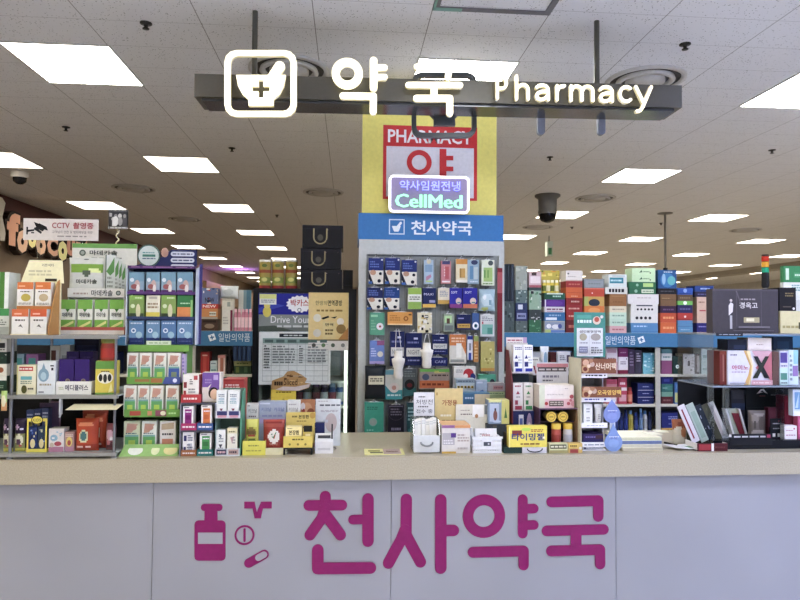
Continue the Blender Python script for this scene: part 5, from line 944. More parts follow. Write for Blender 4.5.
# ================================================================== goods right of the gap
CARD((413.8,392.4,434.2,450), KY+.12, 'dedee0', 'l .22 .9 .55 .94 1 5a5a5e;t .1 .78 .92 .87 55555a 처방전;l .2 .72 .7 .76 1 66666a;t .1 .62 .92 .69 55555a 접수 중;l .1 .53 .9 .58 1 4a4a50', 'note_sign', 'white handwritten note standing behind the clear plastic bin', z=CT)
CARD((434.8,388.4,462.8,450), KY+.14, 'd6bf7c', 'T .25 .7 .8 .8 a04a30 가정용;l .2 .5 .6 .56 1 e8e0c8;l .25 .42 .75 .46 1 8a6a3a;r .04 .88 .1 .93 b89a50', 'kraft_sign', 'tan card with a brown red Korean title behind the hygiene box', z=CT)
def BIN(r, lab):
    a, b, zb, zt, Y = place(r, 2.645, CT); w = b-a; h = zt-zb; fr_ = clear_mat('cloudy_plastic', 'dfe3e2', .35, .2)
    o = empty('plastic_bin', lab, 'bin', ((a+b)/2, Y, zb))
    m = MB(); t = .003; D = .13; s = .86
    pr = [(0, .004), (D, .004), (D, h), (.035, h), (-.004, h*.55)]
    m.xprism(pr, -w/2, -w/2+t, fr_); m.xprism(pr, w/2-t, w/2, fr_); m.box(-w/2+t, w/2-t, 0, D, .004, .007, 'd8dcdc')
    m.add([(-w/2, 0, .007), (w/2, 0, .007), (w/2, -.004, h*.55), (-w/2, -.004, h*.55)], [(0, 1, 2, 3)], 'd5d9d8'); m.box(-w/2+t, w/2-t, D-t, D, .007, h, fr_); m.build('bin_shell', o)
    m = MB(); m.tube([(-w*.22*math.cos(t_), -.006-.016*math.sin(t_), h*.34-.012*math.sin(t_)) for t_ in [PI*k/8 for k in range(9)]], .004, '8f9496', 6); m.build('grip', o)
    return o, w, h
ob, w_, h_ = BIN((413.2,420.5,440,451), 'cloudy plastic bin of small white wrapped papers on the counter')
for i in range(6):
    x = -w_*.36+w_*.72*i/5; m = MB(); zz = h_*(.96+.08*((i*7) % 3)/3); m.box(-.008, .008, 0, .05, 0, zz-.012, 'ebe9e0'); m.prints('l .1 .8 .9 .95 2 c8ccc8', .016, zz-.012)
    c = m.build('wrapped_paper', None, (ob.location.x+x, ob.location.y+.03+.008*(i % 2), CT+.0145)); c.rotation_euler = (-.1, 0, .1*((i % 3)-1)); tag(c, 'white wrapped sachet standing in the cloudy bin, %s' % ords(6)[i], 'sachet', 'wrapped sachets in the bin')
BX((441.6,425,470.4,452.6), 2.64, .12, 'd9d4cc', 'r .02 .3 .45 .72 b9b4b8;r .32 .56 .5 .72 5a3a8a;l .06 .32 .4 .5 2 e0dcdc;l .55 .4 .95 .7 3 b8a8a0;r 0 0 .5 .07 e0b43c;r 0 .9 .45 1 a06a9a;r .45 .9 1 1 e09a58;l .55 .12 .9 .25 1 c0b8b0', 'hygiene_box', 'white hygiene box with a purple square and orange edge on the counter', z=CT, top='e0b078', side='d6d0c6')
ob = empty('tissue_packet', 'white plastic packet leaning on the right of the hygiene box', 'packet', tuple(P(471, 440, 2.757))); ob.location.z = CT+.0006
m = MB(); m.lathe([(.008, 0), (.01, .02), (.01, .06), (.006, .085)], 'e2e4e4', 12); m.build('wrap', ob)
def BASKET(r, lab):
    a, b, zb, zt, Y = place(r, 2.635, CT); w = b-a; h = zt-zb; D = .13
    o = empty('white_basket', lab, 'basket', ((a+b)/2, Y, zb)); m = MB(); c = 'e4e6e8'
    m.box(-w/2+.006, w/2-.006, .004, D, 0, .004, c)
    # perforated walls: bars and rails
    for (p0, p1, ax) in ((-w/2, w/2, 'f'), (-w/2, w/2, 'b')):
        y0, y1 = (0, .004) if ax == 'f' else (D, D+.004)
        for z0, z1 in ((0, h*.12), (h*.24, h*.42), (h*.54, h*.70), (h*.82, h)): m.box(p0, p1, y0, y1, z0, z1, c)
        n = 12
        for i in range(n+1): x = p0+(p1-p0)*i/n; m.box(max(p0, x-.0022), min(p1, x+.0022), y0+.0004, y1-.0004, .001, h-.001, c)
        if ax == 'f': m.box(-w*.16, w*.16, y0-.001, y1, h*.34, h*.86, c); m.prints('r .1 .25 .9 .75 4a5058;r .55 .4 .72 .6 c8ccd0', w*.32, h*.52, -.0015, -w*.16, h*.34)
    for x in (-w/2, w/2-.004): 
        for z0, z1 in ((0, h*.12), (h*.24, h*.42), (h*.54, h*.70), (h*.82, h)): m.box(x, x+.004, .004, D, z0, z1, c)
        for i in range(8): y = .004+(D-.008)*i/7; m.box(x+.0004, x+.0036, y, y+.004, .001, h-.001, c)
    m.box(-w/2-.004, w/2+.004, -.004, .0, h-.004, h+.004, c); m.build('basket_shell', o); return o, w, h
ob, w_, h_ = BASKET((472.8,437.6,501.6,451.8), 'white perforated plastic basket with papers on the counter')
CARD((476,428.6,497.6,447), 2.675, 'e6e4e2', 'l .2 .2 .8 .8 4 c0b8b8;l .3 .6 .7 .75 1 d09a98', 'paper_pad', 'white paper pad standing in the perforated basket', 'paper', z=CT+.0105, foot=False, lean=-.25, t=.02)
BX((472.6,398.6,488,416), KY+.16, .05, 'e2ddc8', '', 'medicine_box', 'x', z=CT) if 0 else None
CARD((455.8,404.4,489,452), KY+.13, 'ddd8c4', 'l .14 .84 .42 .88 1 a89a88;l .14 .74 .48 .79 1 7a6a60;r .5 .7 .84 .99 f2f0ea;r .86 .76 1 .98 8a9298;e .62 .72 .05 .05 c89060', 'cream_sign', 'cream card with a bright white patch right of the tan card', z=CT)  # the near-white rectangle is a highlight painted onto the card
STACK(462, 490, KY+.22, .06, CT, [(404, '5a6470', 'n 0 0 1 1 14 2a2c34,7a7468,3a3038,a8a090', 'dark cluttered box behind the cream card'), (393, '4a7fa8', 'r .05 .05 .42 .9 3f6f9a;l .1 .4 .4 .7 1 a8c4dc;r .45 0 1 .9 c8bc9c', 'blue box on top behind the cream card')], 'remedy_box')
BX((455.6,378.6,474.8,452), KY+.32, .05, 'a9bcc8', 'r 0 .93 1 .985 8398a8;l .1 .94 .9 .975 1 5a6a80;'+''.join('o %.2f .86 .075 d8b63c;o %.2f .86 .045 2c2a22;' % (x, x) for x in (.14, .32, .5, .68, .86))+'l .4 .7 .9 .78 1 7ab0a0', 'eye_tablet_box', 'grey blue box with a row of yellow and black circles', z=CT)
BX((475.4,380.4,487.4,452), KY+.34, .05, 'a3b8d6', 'p 5f82c0 .1 .78 .6 .84 .9 .76 .5 .7;r .1 .95 .6 .98 c8d4e8;l .2 .6 .8 .66 1 7a90c0', 'medicine_box', 'pale blue box right of the yellow circle box', z=CT)
BT((488.6,379.6,494.4,389.6), KY+.37, '6a4436', 'small brown bottle in front of the mint green box', '23282c', 'a8646a', 'syrup_bottle', z=None, g=None) if 0 else None
STACK(488, 505, KY+.36, .05, CT, [(391.5, '9fb07f', 'r 0 .93 1 .985 b6c896;l .1 .94 .9 .975 1 5f8a5a', 'pale green box under the grey carton'), (383, 'b4aeb4', 'r .3 .2 .9 .7 c08a90;l .35 .3 .85 .6 1 8a5a64', 'grey carton with a pink stripe on the pale green box')], 'remedy_box')
BX((488.4,400,509.4,424), KY+.1, .07, '8fa6c4', 'r .0 .9 .6 1 d8d68a;p b8c4d8 .05 .1 .5 .1 .5 .85 .05 .85;e .32 .36 .1 .22 8a5a52;r .28 .56 .36 .66 3a3c44;r .62 0 1 1 cfc86a;p 4f7a3c .75 .25 .9 .25 .82 .7;e .4 .1 .2 .05 c0cce0;l .1 .86 .5 .92 1 5f7aa8', 'tonic_box', 'blue and yellow box with bottle pictures right of the cream card', z=zat(424, KY+.1, 498), top='d8d48a')
zb = zat(424, KY+.1, 498)
o = empty('riser_box', 'dark stand under the blue and yellow box', 'stand', (P(498, 424, KY+.1).x, KY+.095, CT+.0006)); m = MB(); m.box(-.05, .05, 0, .09, 0, zb-CT-.0006, '3c4248'); m.prints('n 0 .1 1 1 12 5a5a4a,2a2c30,6a6458', .1, zb-CT); m.build('stand_body', o)
# ================================================================== right side of the counter
SY = 2.66
# two level slim display with a maroon side
a, b = P(512.2, 400, SY+.1).x, P(534, 400, SY+.1).x; w = b-a; zb1 = zat(411.3, SY+.1, 523); zb2 = zat(372.5, SY+.1, 523); zt2 = zat(343, SY+.2, 523)
o = tw = empty('twin_display', 'pale two level display with a maroon side panel and slim boxes', 'display rack', ((a+b)/2, SY+.1, CT+.0006)); D = .1
h1, h2, h3 = zb1-CT, zb2-CT, zt2-CT
m = MB(); m.box(-w/2, w/2, 0, D, 0, h1, '20285e'); m.prints('r .3 .35 .52 .9 c9ccd8;r .34 .5 .48 .8 5a6aa8;e .78 .55 .13 .4 a890b8;e .78 .5 .08 .2 d0c4d4;r 0 0 1 .18 3a3f48', w, h1)
m.box(-w/2, w/2, .0, D, h2-.004, h2, 'cfc8cc'); m.box(-w/2, w/2, D, D+.004, h1, h3, 'c9c6bc'); m.box(-w/2, w/2, D-.02, D, h1, h2-.01, '24333c'); m.build('rack_box', o)
m = MB(); m.xprism([(-.02, h1-.05), (D, h1-.05), (D, h3-.03), (D*.6, h3-.03), (-.02, h2*.85)], -w/2-.005, -w/2-.001, '7a2c30'); m.build('side_panel', o)
hx = P(506.5, 345, SY+.2).x-o.location.x; hx1 = P(527, 345, SY+.2).x-o.location.x; zh = zat(337.5, SY+.2, 515)-CT
m = MB(); m.box(hx, hx1, D+.0045, D+.008, h2, zh, 'd9d2cc'); m.prints('r .02 .76 .8 .98 e4d9d6;l .06 .88 .75 .95 1 b05a6a;l .06 .8 .75 .86 1 5a4a5a;r .82 .8 1 1 c8a8d0', hx1-hx, zh-h2, D+.0045, hx, h2); m.build('header_card', o)
nb = 'l .15 .82 .9 .94 2 2c2f6a;p 2a2f78 .12 .5 .3 .64 .48 .5;r .12 .2 .5 .38 2a2f78;r .2 .02 .95 .14 2c35a0;l .5 .3 .9 .6 3 b0b4c4;o .6 .45 .06 b8c070'
for (x0, x1, o_) in ((513.4,522.8,'left'), (523.3,533,'right')): BX((x0,345,x1,372), SY+.108, .04, 'e6e6ea', nb, 'slim_box', 'slim white box with navy marks on the upper level, %s of the pair' % o_, z=CT+.0006+h2, g='slim navy marked boxes')
for (x0, x1, c, lab) in ((512.8,523,'a83a52','red'), (523.6,533.2,'2f8a50','green')):
    BX((x0,383,x1,411), SY+.108, .04, 'ded8d4', 'l .2 .84 .8 .94 1 %s;p %s .3 .6 .5 .72 .7 .6;l .3 .45 .7 .55 1 a8a0a0;r .2 .22 .5 .38 %s;r .2 .04 .9 .18 %s' % (c, c, c, c), 'slim_box', 'slim white box with %s marks on the lower level of the maroon sided display' % lab, z=CT+.0006+h1)
# goods behind, on a white step
o = empty('back_step', 'low white step behind the pink flower box', 'stand', (P(555, 400, SY+.3).x, SY+.27, CT+.0006)); zsb = zat(374, SY+.3, 555)-CT; x0, x1 = P(531, 374, SY+.3).x-o.location.x, P(573, 374, SY+.3).x-o.location.x
m = MB(); m.box(x0, x1, 0, .12, zsb-.004, zsb, 'c9ccd2'); m.box(x0, x0+.004, 0, .12, 0, zsb-.004, '4a4c58'); m.box(x1-.004, x1, 0, .12, 0, zsb-.004, '4a4c58'); m.box(x0+.004, x1-.004, .116, .12, 0, zsb-.004, '3a3a44'); m.build('step_board', o)
zz = CT+.0006+zsb
BX((532,357.5,539.6,374), SY+.285, .03, 'dcdcd4', 'r 0 .78 1 1 e4e4de;l .1 .82 .8 .92 1 5a5a5a;p b0304a .1 .5 .9 .5 .5 0;p d8c8c8 .3 .55 .5 .1 .7 .55', 'medicine_box', 'little white box with a red heart shape behind the pink flower box', z=zz)
o = empty('cream_tube', 'white squeeze tube with a blue panel standing on its cap', 'tube', (P(545, 374, SY+.3).x, SY+.31, zz+.0006)); hh = zat(346.5, SY+.3, 545)-zz; rr_ = .017
m = MB(); m.lathe([(rr_*.7, .012), (rr_, .03), (rr_*1.05, hh*.8)], 'e2e8ee', 14); m.box(-rr_*1.15, rr_*1.15, -.003, .003, hh*.8, hh, 'e6ecf0'); m.disc(0, hh*.55, rr_*.5, hh*.25, -rr_*1.07, '8fb8d8'); m.build('tube_body', o)
m = MB(); m.lathe([(rr_*.7, 0), (rr_*.7, .012)], 'd8dce0', 12); m.build('cap', o)
BX((549.8,352,556.4,374), SY+.285, .03, '4a1a1e', 'l .2 .3 .8 .7 2 7a3a3c', 'medicine_box', 'narrow maroon box right of the squeeze tube', z=zz)
BX((557.6,351.6,570.6,374), SY+.3, .02, 'd8d8de', 'l .15 .6 .6 .85 3 6a6a78;r .7 .5 .95 .85 5a4a6a;l .1 .1 .9 .3 1 a8a8b0', 'price_card_box', 'small white card box with grey lines left of the teal sign', z=zz)
CARD((536.8,362.4,568.2,452), SY+.2, 'dcdae0', 'r 0 .94 1 .985 d88a94;r .03 .885 .94 .94 5a5258;'+'l .06 .895 .92 .93 1 d8d0d0;l .18 .8 .7 .85 1 8a88a0;l .18 .76 .5 .79 1 6a6a7a;l .18 .71 .7 .74 1 6a6a7a', 'instruction_sign', 'white sign with a pink top bar and dark title strip above the flower box', z=CT)
zp0 = zat(406.8, SY+.08, 556)
# open carton with yellow lidded bottles, flower box on its roof
a, b = P(539.5, 420, SY+.03).x, P(577.6, 420, SY+.03).x; w = b-a
o = vc = empty('bottle_carton', 'dark plum open carton holding yellow lidded bottles', 'display carton', ((a+b)/2, SY+.03, CT+.0006)); hc = zp0-CT-.001; D = .12
m = MB(); m.box(-w/2, w/2, .0, D, 0, .003, '8a7a6a'); m.box(-w/2, w/2, D, D+.004, 0, hc, '3a2a3c'); m.box(-w/2, -w/2+.003, 0, D, .003, hc-.004, '5a3a58'); m.box(w/2-.003, w/2, 0, D, .003, hc-.004, '9a7a5c'); m.box(-w/2, w/2, 0, D, hc-.004, hc, '6a4a68'); zsh_ = zat(422, SY+.05, 560)-CT; m.box(-w/2+.003, w/2-.003, .035, D, zsh_-.004, zsh_, '4a3648'); m.build('carton_shell', o)
BX((539,385,574,406.8), SY+.036, .09, 'e4dad0', 'r 0 0 .16 1 ccd0b4;r .16 0 1 .4 dcb4b4;l .22 .56 .7 .62 2 b8a8a0;l .74 .82 .84 .88 1 b0a0a0;r .28 .08 .7 .32 5a4a44;l .31 .12 .68 .3 2 c8b8a8;o .2 .2 .05 b83a3c;o .84 .2 .05 c85a64;o .93 .5 .06 b05058;o .98 .2 .08 d89098;o .9 .34 .04 c8707a', 'flower_box', 'cream and pink box with red flowers on top of the plum carton', z=zp0, rz=0)
yc = 'e3bf2c'
for (px, o_) in ((551.4,'left'), (563.2,'right')):
    q = P(px, 416.4, SY+.045); R = 5.2*2.7/FPX
    oo = empty('lying_bottle', 'bottle lying with its round yellow lid to the front, %s' % o_, 'bottle', (q.x, q.y, CT+.0006+zsh_+.0006), 0, 'lying yellow lidded bottles')
    m = MB(); m.disc(0, R, R*.85, R*.85, .022, 'c8b49a', 20, .07); m.build('bottle_body', oo)
    m = MB(); m.disc(0, R, R, R, 0, yc, 24, .0215); m.ring(0, R, R*.6, R*.75, -.0006, 0, 'b8901c', 24); m.prints('l .3 .4 .7 .6 1 8a6a18', 2*R, 2*R, -.0004, None, 0); m.build('lid', oo)
for (px, bc, bd, o_) in ((557.6,'c8584a','b04438','red bodied'), (569.4,'d4d2d8','b8bccc','white bodied')):
    q = place((px-5,423.4,px+5,452), SY+.034, CT+.003)
    BT((px-5,423.4,px+4.6,452), SY-.0, bc, 'upright %s bottle with a yellow lid in front of the plum carton' % o_, yc, bd, 'pill_bottle', z=CT, capfrac=.2, neck=.86) if 0 else BT((px-4.6,424,px+4.6,449), SY+.036, bc, 'upright %s bottle with a yellow lid in the plum carton' % o_, yc, bd, 'pill_bottle', z=CT+.003+.0006, capfrac=.22, neck=.9)
BX((549.2,443.4,567.8,454), SY-.035, .03, 'd4d4a0', 'r .04 .45 .94 .9 5a5a3a;l .08 .52 .9 .84 1 d8d4b0;r 0 0 1 .3 b0a868', 'label_box', 'low cream box with a dark title in front of the yellow lidded bottles', z=CT)
BX((568.4,443.4,582.6,454), SY-.035, .03, 'd8b65a', 'r .0 .55 .7 .95 e0c04a;r .1 0 .7 .4 a84a44;l .1 .6 .6 .9 1 8a6a2a;o .85 .5 .1 d8d0c0', 'label_box', 'low yellow and red box beside the white rack', z=CT)
# yellow title box near the edge
zf = zat(447.2, SY-.03, 528)
o = empty('base_block', 'dark green base with a white smiling label under the yellow title box', 'stand', (P(527, 452, SY-.03).x, SY-.03, CT+.0006)); x0, x1 = P(504, 450, SY-.03).x-o.location.x, P(547, 450, SY-.03).x-o.location.x; hb = zf-CT-.0008
m = MB(); m.box(x0, x1, 0, .06, 0, hb, '1f3a34'); xa = x0+(x1-x0)*.42; m.box(xa, x1-.002, -.003, 0, 0, hb, 'd2d0d6'); q = [(xa+(x1-xa)*(.5+.3*math.cos(t)), hb*.75+hb*.55*math.sin(t)) for t in [PI+PI*k/10 for k in range(11)]]; m.stroke(q, .004, -.0045, -.003, '2a2a30'); m.build('block', o)
BX((508.6,426,547.2,447.2), SY-.032, .035, 'e6d336', 'r .015 .02 .985 .98 e8d63c;r .08 .55 .34 .8 8a3a30;l .58 .72 .9 .86 2 a83a30;T .07 .32 .93 .66 1c3f86 타이밍젤;r .88 .4 .94 .5 e8e4c0;l .3 .1 .8 .22 1 8a5a2a;e .45 .85 .12 .08 b8d838;r 0 0 .02 1 f0e8a0', 'title_box', 'bright yellow box with bold blue Korean title near the counter edge', z=zf)
STACK(506, 516, SY+.05, .04, CT, [(433, '5a4a3a', 'n 0 0 1 1 8 8a5a3a,3a3a3c,a8885a', 'small brown box behind the left end of the yellow title box')], 'remedy_box')
# --- white wire rack with snack compartments
WY = 2.655
a, b = P(581.5, 400, WY).x, P(607.2, 400, WY).x; w = b-a; D = .15
o = wr = empty('white_rack', 'white plastic four level rack with teal sign and blue drop cards', 'display rack', ((a+b)/2, WY, CT+.0006))
lev = [zat(y, WY, 594)-CT for y in (427, 401, 377)]; ht = zat(357.5, WY+.1, 594)-CT
m = MB(); wh = 'dcdce2'
m.box(-w/2-.003, -w/2, 0, D, 0, ht, 'd8d4b8'); m.box(-w/2, w/2, D, D+.003, 0, ht, 'b8bac2'); m.box(w/2, w/2+.003, .05, D, 0, ht*.93, wh)
for i, z in enumerate([.005]+lev): m.box(-w/2, w/2, .002, D, z-.004, z, wh)
m.build('rack_shell', o)
for z, s, x1 in ((lev[2], 'l .15 .25 .8 .75 1 3a3c48;o .9 .5 .03 3a3a44', 0), (lev[1], 'l .1 .25 .6 .75 1 5a5ab0;o .8 .5 .04 4a4a9a', .015), (lev[0], 'l .2 .3 .85 .6 1 a8a8b8', 0), (.021, 'l .1 .3 .9 .7 1 8a92a8', 0)):
    m = MB(); m.box(-w/2, w/2+x1, -.002, .001, z-.004, z+.017, 'e6e6ec'); m.prints(s, w+x1, .021, -.002, -w/2, z-.004); m.build('price_strip', o)
nuts = 'r 0 0 1 1 8a5438;o .12 .72 .09 d8a888;o .1 .3 .11 c89a6a;o .1 .3 .06 7a3a2a;o .3 .62 .07 c8a898;o .26 .85 .06 b07a5a;o .2 .5 .05 e0c8a8;'
for z, r, t, c, lab in ((lev[2], (581.6,358.6,616.4,374), '산너머팩', 'ead0b4', 'brown nut pictured carton with cream lettering in the top rack level'), (lev[1], (582,386.8,621.4,398), '오곡영양팩', 'f0c050', 'brown nut pictured carton with yellow lettering in the second rack level')):
    zf = o.location.z+z; q = place(r, WY+.012, zf); sw = b-a-.004
    nc = BX((582.4,r[1]+1,605.4,r[3]), WY+.012, .06, '8a5438', '', 'nut_carton', lab, z=zf)
    qa, qb, qz0, qz1, _ = place((r[0],r[1],r[2],r[3]-.5), WY-.008, None); fm = MB(); ww = qb-qa; fx = qa-nc.location.x; fz = qz0-nc.location.z
    fm.box(fx, fx+ww, -.02, -.017, fz, fz+qz1-qz0, '8a5438'); fm.prints(nuts+'T .38 .24 .98 .72 %s %s' % (c, t), ww, qz1-qz0, -.02, fx, fz); fm.build('front_card', nc)
CARD((606.8,378,613.6,393), WY+.1, 'cfd4da', 'r .2 .1 .8 .9 c2c8d0', 'acrylic_card', 'pale blank card at the right side of the white rack', 'card', foot=False) if 0 else None
zf = o.location.z+lev[0]
BX((583.6,404,592.6,424), WY+.012, .035, 'e4e4e2', 'l .3 .6 .7 .85 2 a0a4a8;l .3 .2 .7 .45 2 b0b0b4', 'lotion_box', 'white lotion box on the third level of the white rack', z=zf)
to = empty('lotion_tube', 'white lotion tube beside its box on the third rack level', 'tube', (P(598, 424, WY+.03).x, WY+.03, zf+.0006)); hh = zat(404, WY+.03, 598)-zf
m = MB(); m.lathe([(.009, .012), (.013, .022), (.0145, hh*.8)], 'e8e8e6', 14); m.box(-.017, .017, -.003, .003, hh*.8, hh, 'ecebe8'); m.prints('l .3 .4 .7 .7 3 a8a8ac', .026, hh*.8, -.0148); m.build('tube_body', to)
m = MB(); m.lathe([(.009, 0), (.009, .012)], 'd8d8d6', 12); m.build('cap', to)
STACK(583.4, 603.5, WY+.012, .07, o.location.z+.005, [(446, 'd4d8e2', 'l .1 .2 .9 .7 2 a0a8c0;r .02 .1 .1 .8 3a3c60', 'white packet at the bottom of the white rack'), (440, '2a2a6a', 'l .1 .2 .8 .6 1 6a6aa8;e .8 .4 .1 .3 4a2a5a', 'indigo box on the white packet in the rack'), (434, '3a2a5e', 'l .1 .3 .6 .7 1 7a6aa8;r .6 .2 .95 .8 4a2c3a', 'dark violet box topmost in the bottom rack level')], 'remedy_box')
sg = CARD((572.6,313,603.6,357.6), WY+.12, '3f9284', 'r .08 .02 .92 .65 dfe2e2;l .1 .74 .55 .86 1 d8ece6;r .08 .86 .55 .94 4fa898;o .72 .82 .13 d8c4b0;o .72 .84 .08 c05a44;o .88 .9 .05 dcd4c8;T .16 .54 .84 .6 5a5a5c 성인용영양팩;e .28 .45 .12 .08 b8b090;e .68 .45 .16 .08 b0a8a0;l .16 .3 .42 .34 1 9090a0;l .56 .3 .84 .34 1 9090a0;r .14 .1 .42 .24 8a8ea8;l .16 .12 .4 .22 2 b8bcd0;l .52 .08 .9 .24 3 7a7c80;r .46 .05 .47 .5 c4c8c8', 'teal_sign', 'teal sign card with white product panel on top of the white rack', 'sign', foot=False)
sg.location.z = o.location.z+ht+.0006; sg.location.y = WY+.1
for (r, lab, c) in (((603.6,399.8,620.4,423), 'upper blue water drop card on the right of the white rack', '7f92d4'), ((604.6,423.6,622.4,451.6), 'lower blue water drop card on the right of the white rack', '82a0dc')):
    a, b, zb, zt, Y = place(r, WY-.006, None); ww = b-a; h = zt-zb; R = ww/2; cz = R
    pts = [(R*math.cos(t), cz+R*math.sin(t)) for t in [-PI*1.14+PI*1.28*k/16+0 for k in range(17)]]
    pts = [(R*math.cos(math.radians(t)), cz+R*math.sin(math.radians(t))) for t in range(150, 391, 15)]+[(R*.5, cz+(h-cz)*(.62 if 'upper' in lab else .5)), (0, h), (-R*.5, cz+(h-cz)*(.62 if 'upper' in lab else .5))]
    m = MB(); m.prism(pts, 0, .003, c); m.prints('l .25 .5 .8 .56 1 d8dcf0;l .3 .34 .75 .42 2 b8a0d0;e .5 .3 .3 .15 %s;t .3 .44 .7 .52 5a5aa8 수분' % ('8a9cdc' if 'upper' in lab else '8cabe4'), ww, h)
    tag(m.build('drop_card', None, ((a+b)/2, Y, zb)), lab, 'card', 'blue water drop cards')
m = MB(); xq = P(612.5, 420, WY).x; z0 = CT+.0006; m.box(xq-.012, xq+.012, 0, .004, 0, zat(399, WY, 612)-z0, 'c4ccdc'); m.box(xq-.012, xq+.012, .004, .05, 0, .003, 'c4ccdc')
oc2 = m.build('card_post', None, (xq, WY-.001, z0)); oc2.location.x = 0; 
for v in oc2.data.vertices: pass
tag(oc2, 'pale strip post carrying the two blue drop cards', 'card holder')
oc2.location = (0, WY-.0005, z0)
# --- flat papers, pen, booklet on the counter
def PAPERS(px0, px1, y0, y1, n, cols, lab, h0=.0, names='paper_stack'):
    ya = H((px0+px1)/2, y1, CT).y; D = .2
    xa, xb = H(px0, y1, CT).x, H(px1, y1, CT).x; z = CT+.0006
    zt = P((px0+px1)/2, y0, ya).z; t = (zt-z)/n
    for i in range(n):
        m = MB(); j = random.uniform(-.004, .004); m.box(xa+j+.004, xb+j-.004, 0, D-.01*i, 0, t-.0006, cols[i % len(cols)], top='e6e2c4'); m.prints('r 0 .3 1 .36 a8a490;r 0 .6 1 .66 b8b4a0', xb-xa-.01, t, 0, xa+j+.005, 0)
        tag(m.build(names, None, (0, ya+.003*i, z)), lab % ['bottom', 'second', 'third', 'top'][i if i < n-1 else 3], 'paper stack', 'flat paper piles'); z += t
    return z, ya
zp, yp = PAPERS(621, 664, 437.6, 451, 4, ['cfc6a8', 'dcd8bc', '5f78b0', 'dcdcb4'], 'flat pile of cream leaflets right of the blue drops, %s bundle')
for i, (x0, y0, x1, y1, rz_, lab) in enumerate([(650,433.6,664,438,.2,'loose cream slip lying on the left of the leaflet pile'), (656,434.5,668,439,-.3,'loose cream slip lying in the middle of the counter papers')]):
    p = P((x0+x1)/2, y1, yp+.06+.05*i); m = MB(); w_ = .06; m.box(-w_/2, w_/2, 0, .06, 0, .0012, 'ecebd2'); oo = m.build('paper_slip', None, (p.x, yp+.06+.05*i, zp+.0006+.0016*i)); oo.rotation_euler = (0, 0, rz_); tag(oo, lab, 'paper')
pa, pb_ = H(663, 444, CT), H(677, 446, CT)
m = MB(); pa = H(664.5, 444, CT); pb_ = H(677, 446.8, CT); m.tube([(pa.x, pa.y, CT+.0062), (pb_.x, pb_.y, CT+.0062)], .005, '1a1a1e', 8); tag(m.build('black_marker'), 'black pen lying on the counter right of the leaflet pile', 'pen')
p = H(690, 451, CT); m = MB()
for s, c in ((-1, 'e6e6ea'), (1, 'dfe2ec')): m.add([(0, 0, .006), (s*.06, .0, .012), (s*.06-.02, .1, .012), (-.02, .1, .006)], [(0, 1, 2, 3) if s > 0 else (3, 2, 1, 0)], c)
m.box(-.02, .05, .02, .05, 0, .004, 'dcdce0'); m.add([(.012, .012, .0085), (.045, .012, .0115), (.035, .05, .0115), (.004, .05, .0085)], [(0, 1, 2, 3)], '5a8a6a')
tag(m.build('open_booklet', None, (p.x, p.y+.004, CT+.0006)), 'open white booklet with a green picture on the counter at the right', 'booklet')
# brochure carton with leaning leaflets
BY = 2.66
a, b = P(697.5, 450, BY-.03).x, P(727.6, 450, BY-.03).x
zf = TRAY((697.5,443.4,727.6,452.4), BY-.03, .1, '5a1a22', 'r .05 .1 .45 .9 a8323c;r .46 0 .54 1 e6e0e0;l .58 .3 .92 .7 1 7a3a40', 'brochure_tray', 'maroon tray with white rims holding leaning leaflets', CT, None, side='e4dede')
for i, (x0, y0, x1, y1, c, s, lab) in enumerate([(686,412,697,447,'cfc9cf','r .3 .1 .5 .9 8a2a34','white leaflet with a red stripe leaning left of the dark leaflets'), (695,410.5,704,446,'a8b8ac','r .2 .1 .8 .8 8fa898','pale green leaflet leaning in the row before the acrylic case'), (702,412,711,445,'1f2836','n .1 .1 .9 .9 8 4a5468,8a94a8,10141c','dark navy leaflet leaning in the row before the acrylic case'), (709,411,717,444,'4a4a38','n .1 .1 .9 .9 8 6a6a4a,2a2a20,8a8a70','olive leaflet leaning in the row before the acrylic case'), (715.5,409,724,443,'c8c4c0','r .2 .1 .6 .9 b8aca8','pale grey leaflet at the right end of the leaning row')]):
    q0, q1 = P(x0, y1, BY+.01+.014*i), P(x1, y0, BY+.01+.014*i); m = MB(); L = (q1.z-zf)/math.cos(.42); w_ = .034
    m.box(0, w_, 0, .005, 0, L, c); m.prints(s, w_, L, 0, 0); oo = m.build('leaflet', None, (q0.x+.032, BY+.01+.014*i, zf+.0215)); oo.rotation_euler = (0, -.42, 0); tag(oo, lab, 'leaflet', 'leaning leaflets')
PO((674.6,419.5,689,452), BY+.09, .03, 'c4bda8', 'r .0 .62 1 1 a8623c;e .6 .78 .3 .14 8a4428;e .35 .55 .3 .2 c8bfa8;e .7 .5 .2 .2 b8764a', 'bread_pouch', 'beige and brown pouch leaning beside the white leaflet', z=CT, lean=-.1)
# ================================================================== acrylic showcase on the right
KX = 2.665
z0, zA_, zB_ = CT+.0006, zat(385.6, KX, 750), zat(333.5, KX, 750)
kx0, kx1 = P(713, 400, KX).x, P(860, 400, KX).x; sh0 = P(690, 385, KX+.12).x
o = ac = empty('acrylic_showcase', 'clear acrylic showcase with a black base at the right end of the counter', 'showcase', (kx0, KX, z0)); W = kx1-kx0; D = .3
zbse = zat(440.5, KX, 750)-z0
m = MB(); m.box(0, W, 0, D, 0, zbse, mat('16181d', .2)); m.build('black_base', o)
for z, nm in ((zA_-z0, 'deck'), (zB_-z0, 'deck')): m = MB(); m.box(0, W, 0, D, z-.008, z-.001, mat('8a94a0', .15)); m.build(nm, o)
for x in (0, P(728.4, 400, KX).x-kx0, P(783, 400, KX).x-kx0, W-.006):
    m = MB(); m.box(x, x+.005, .001, .05, zbse+.0006, zA_-z0-.0085, ACRYL); m.build('upright_panel', o)
for x in (.0, W-.006): m = MB(); m.box(x, x+.005, .001, D, zA_-z0, zB_-z0-.0085, ACRYL); m.build('upright_panel', o)
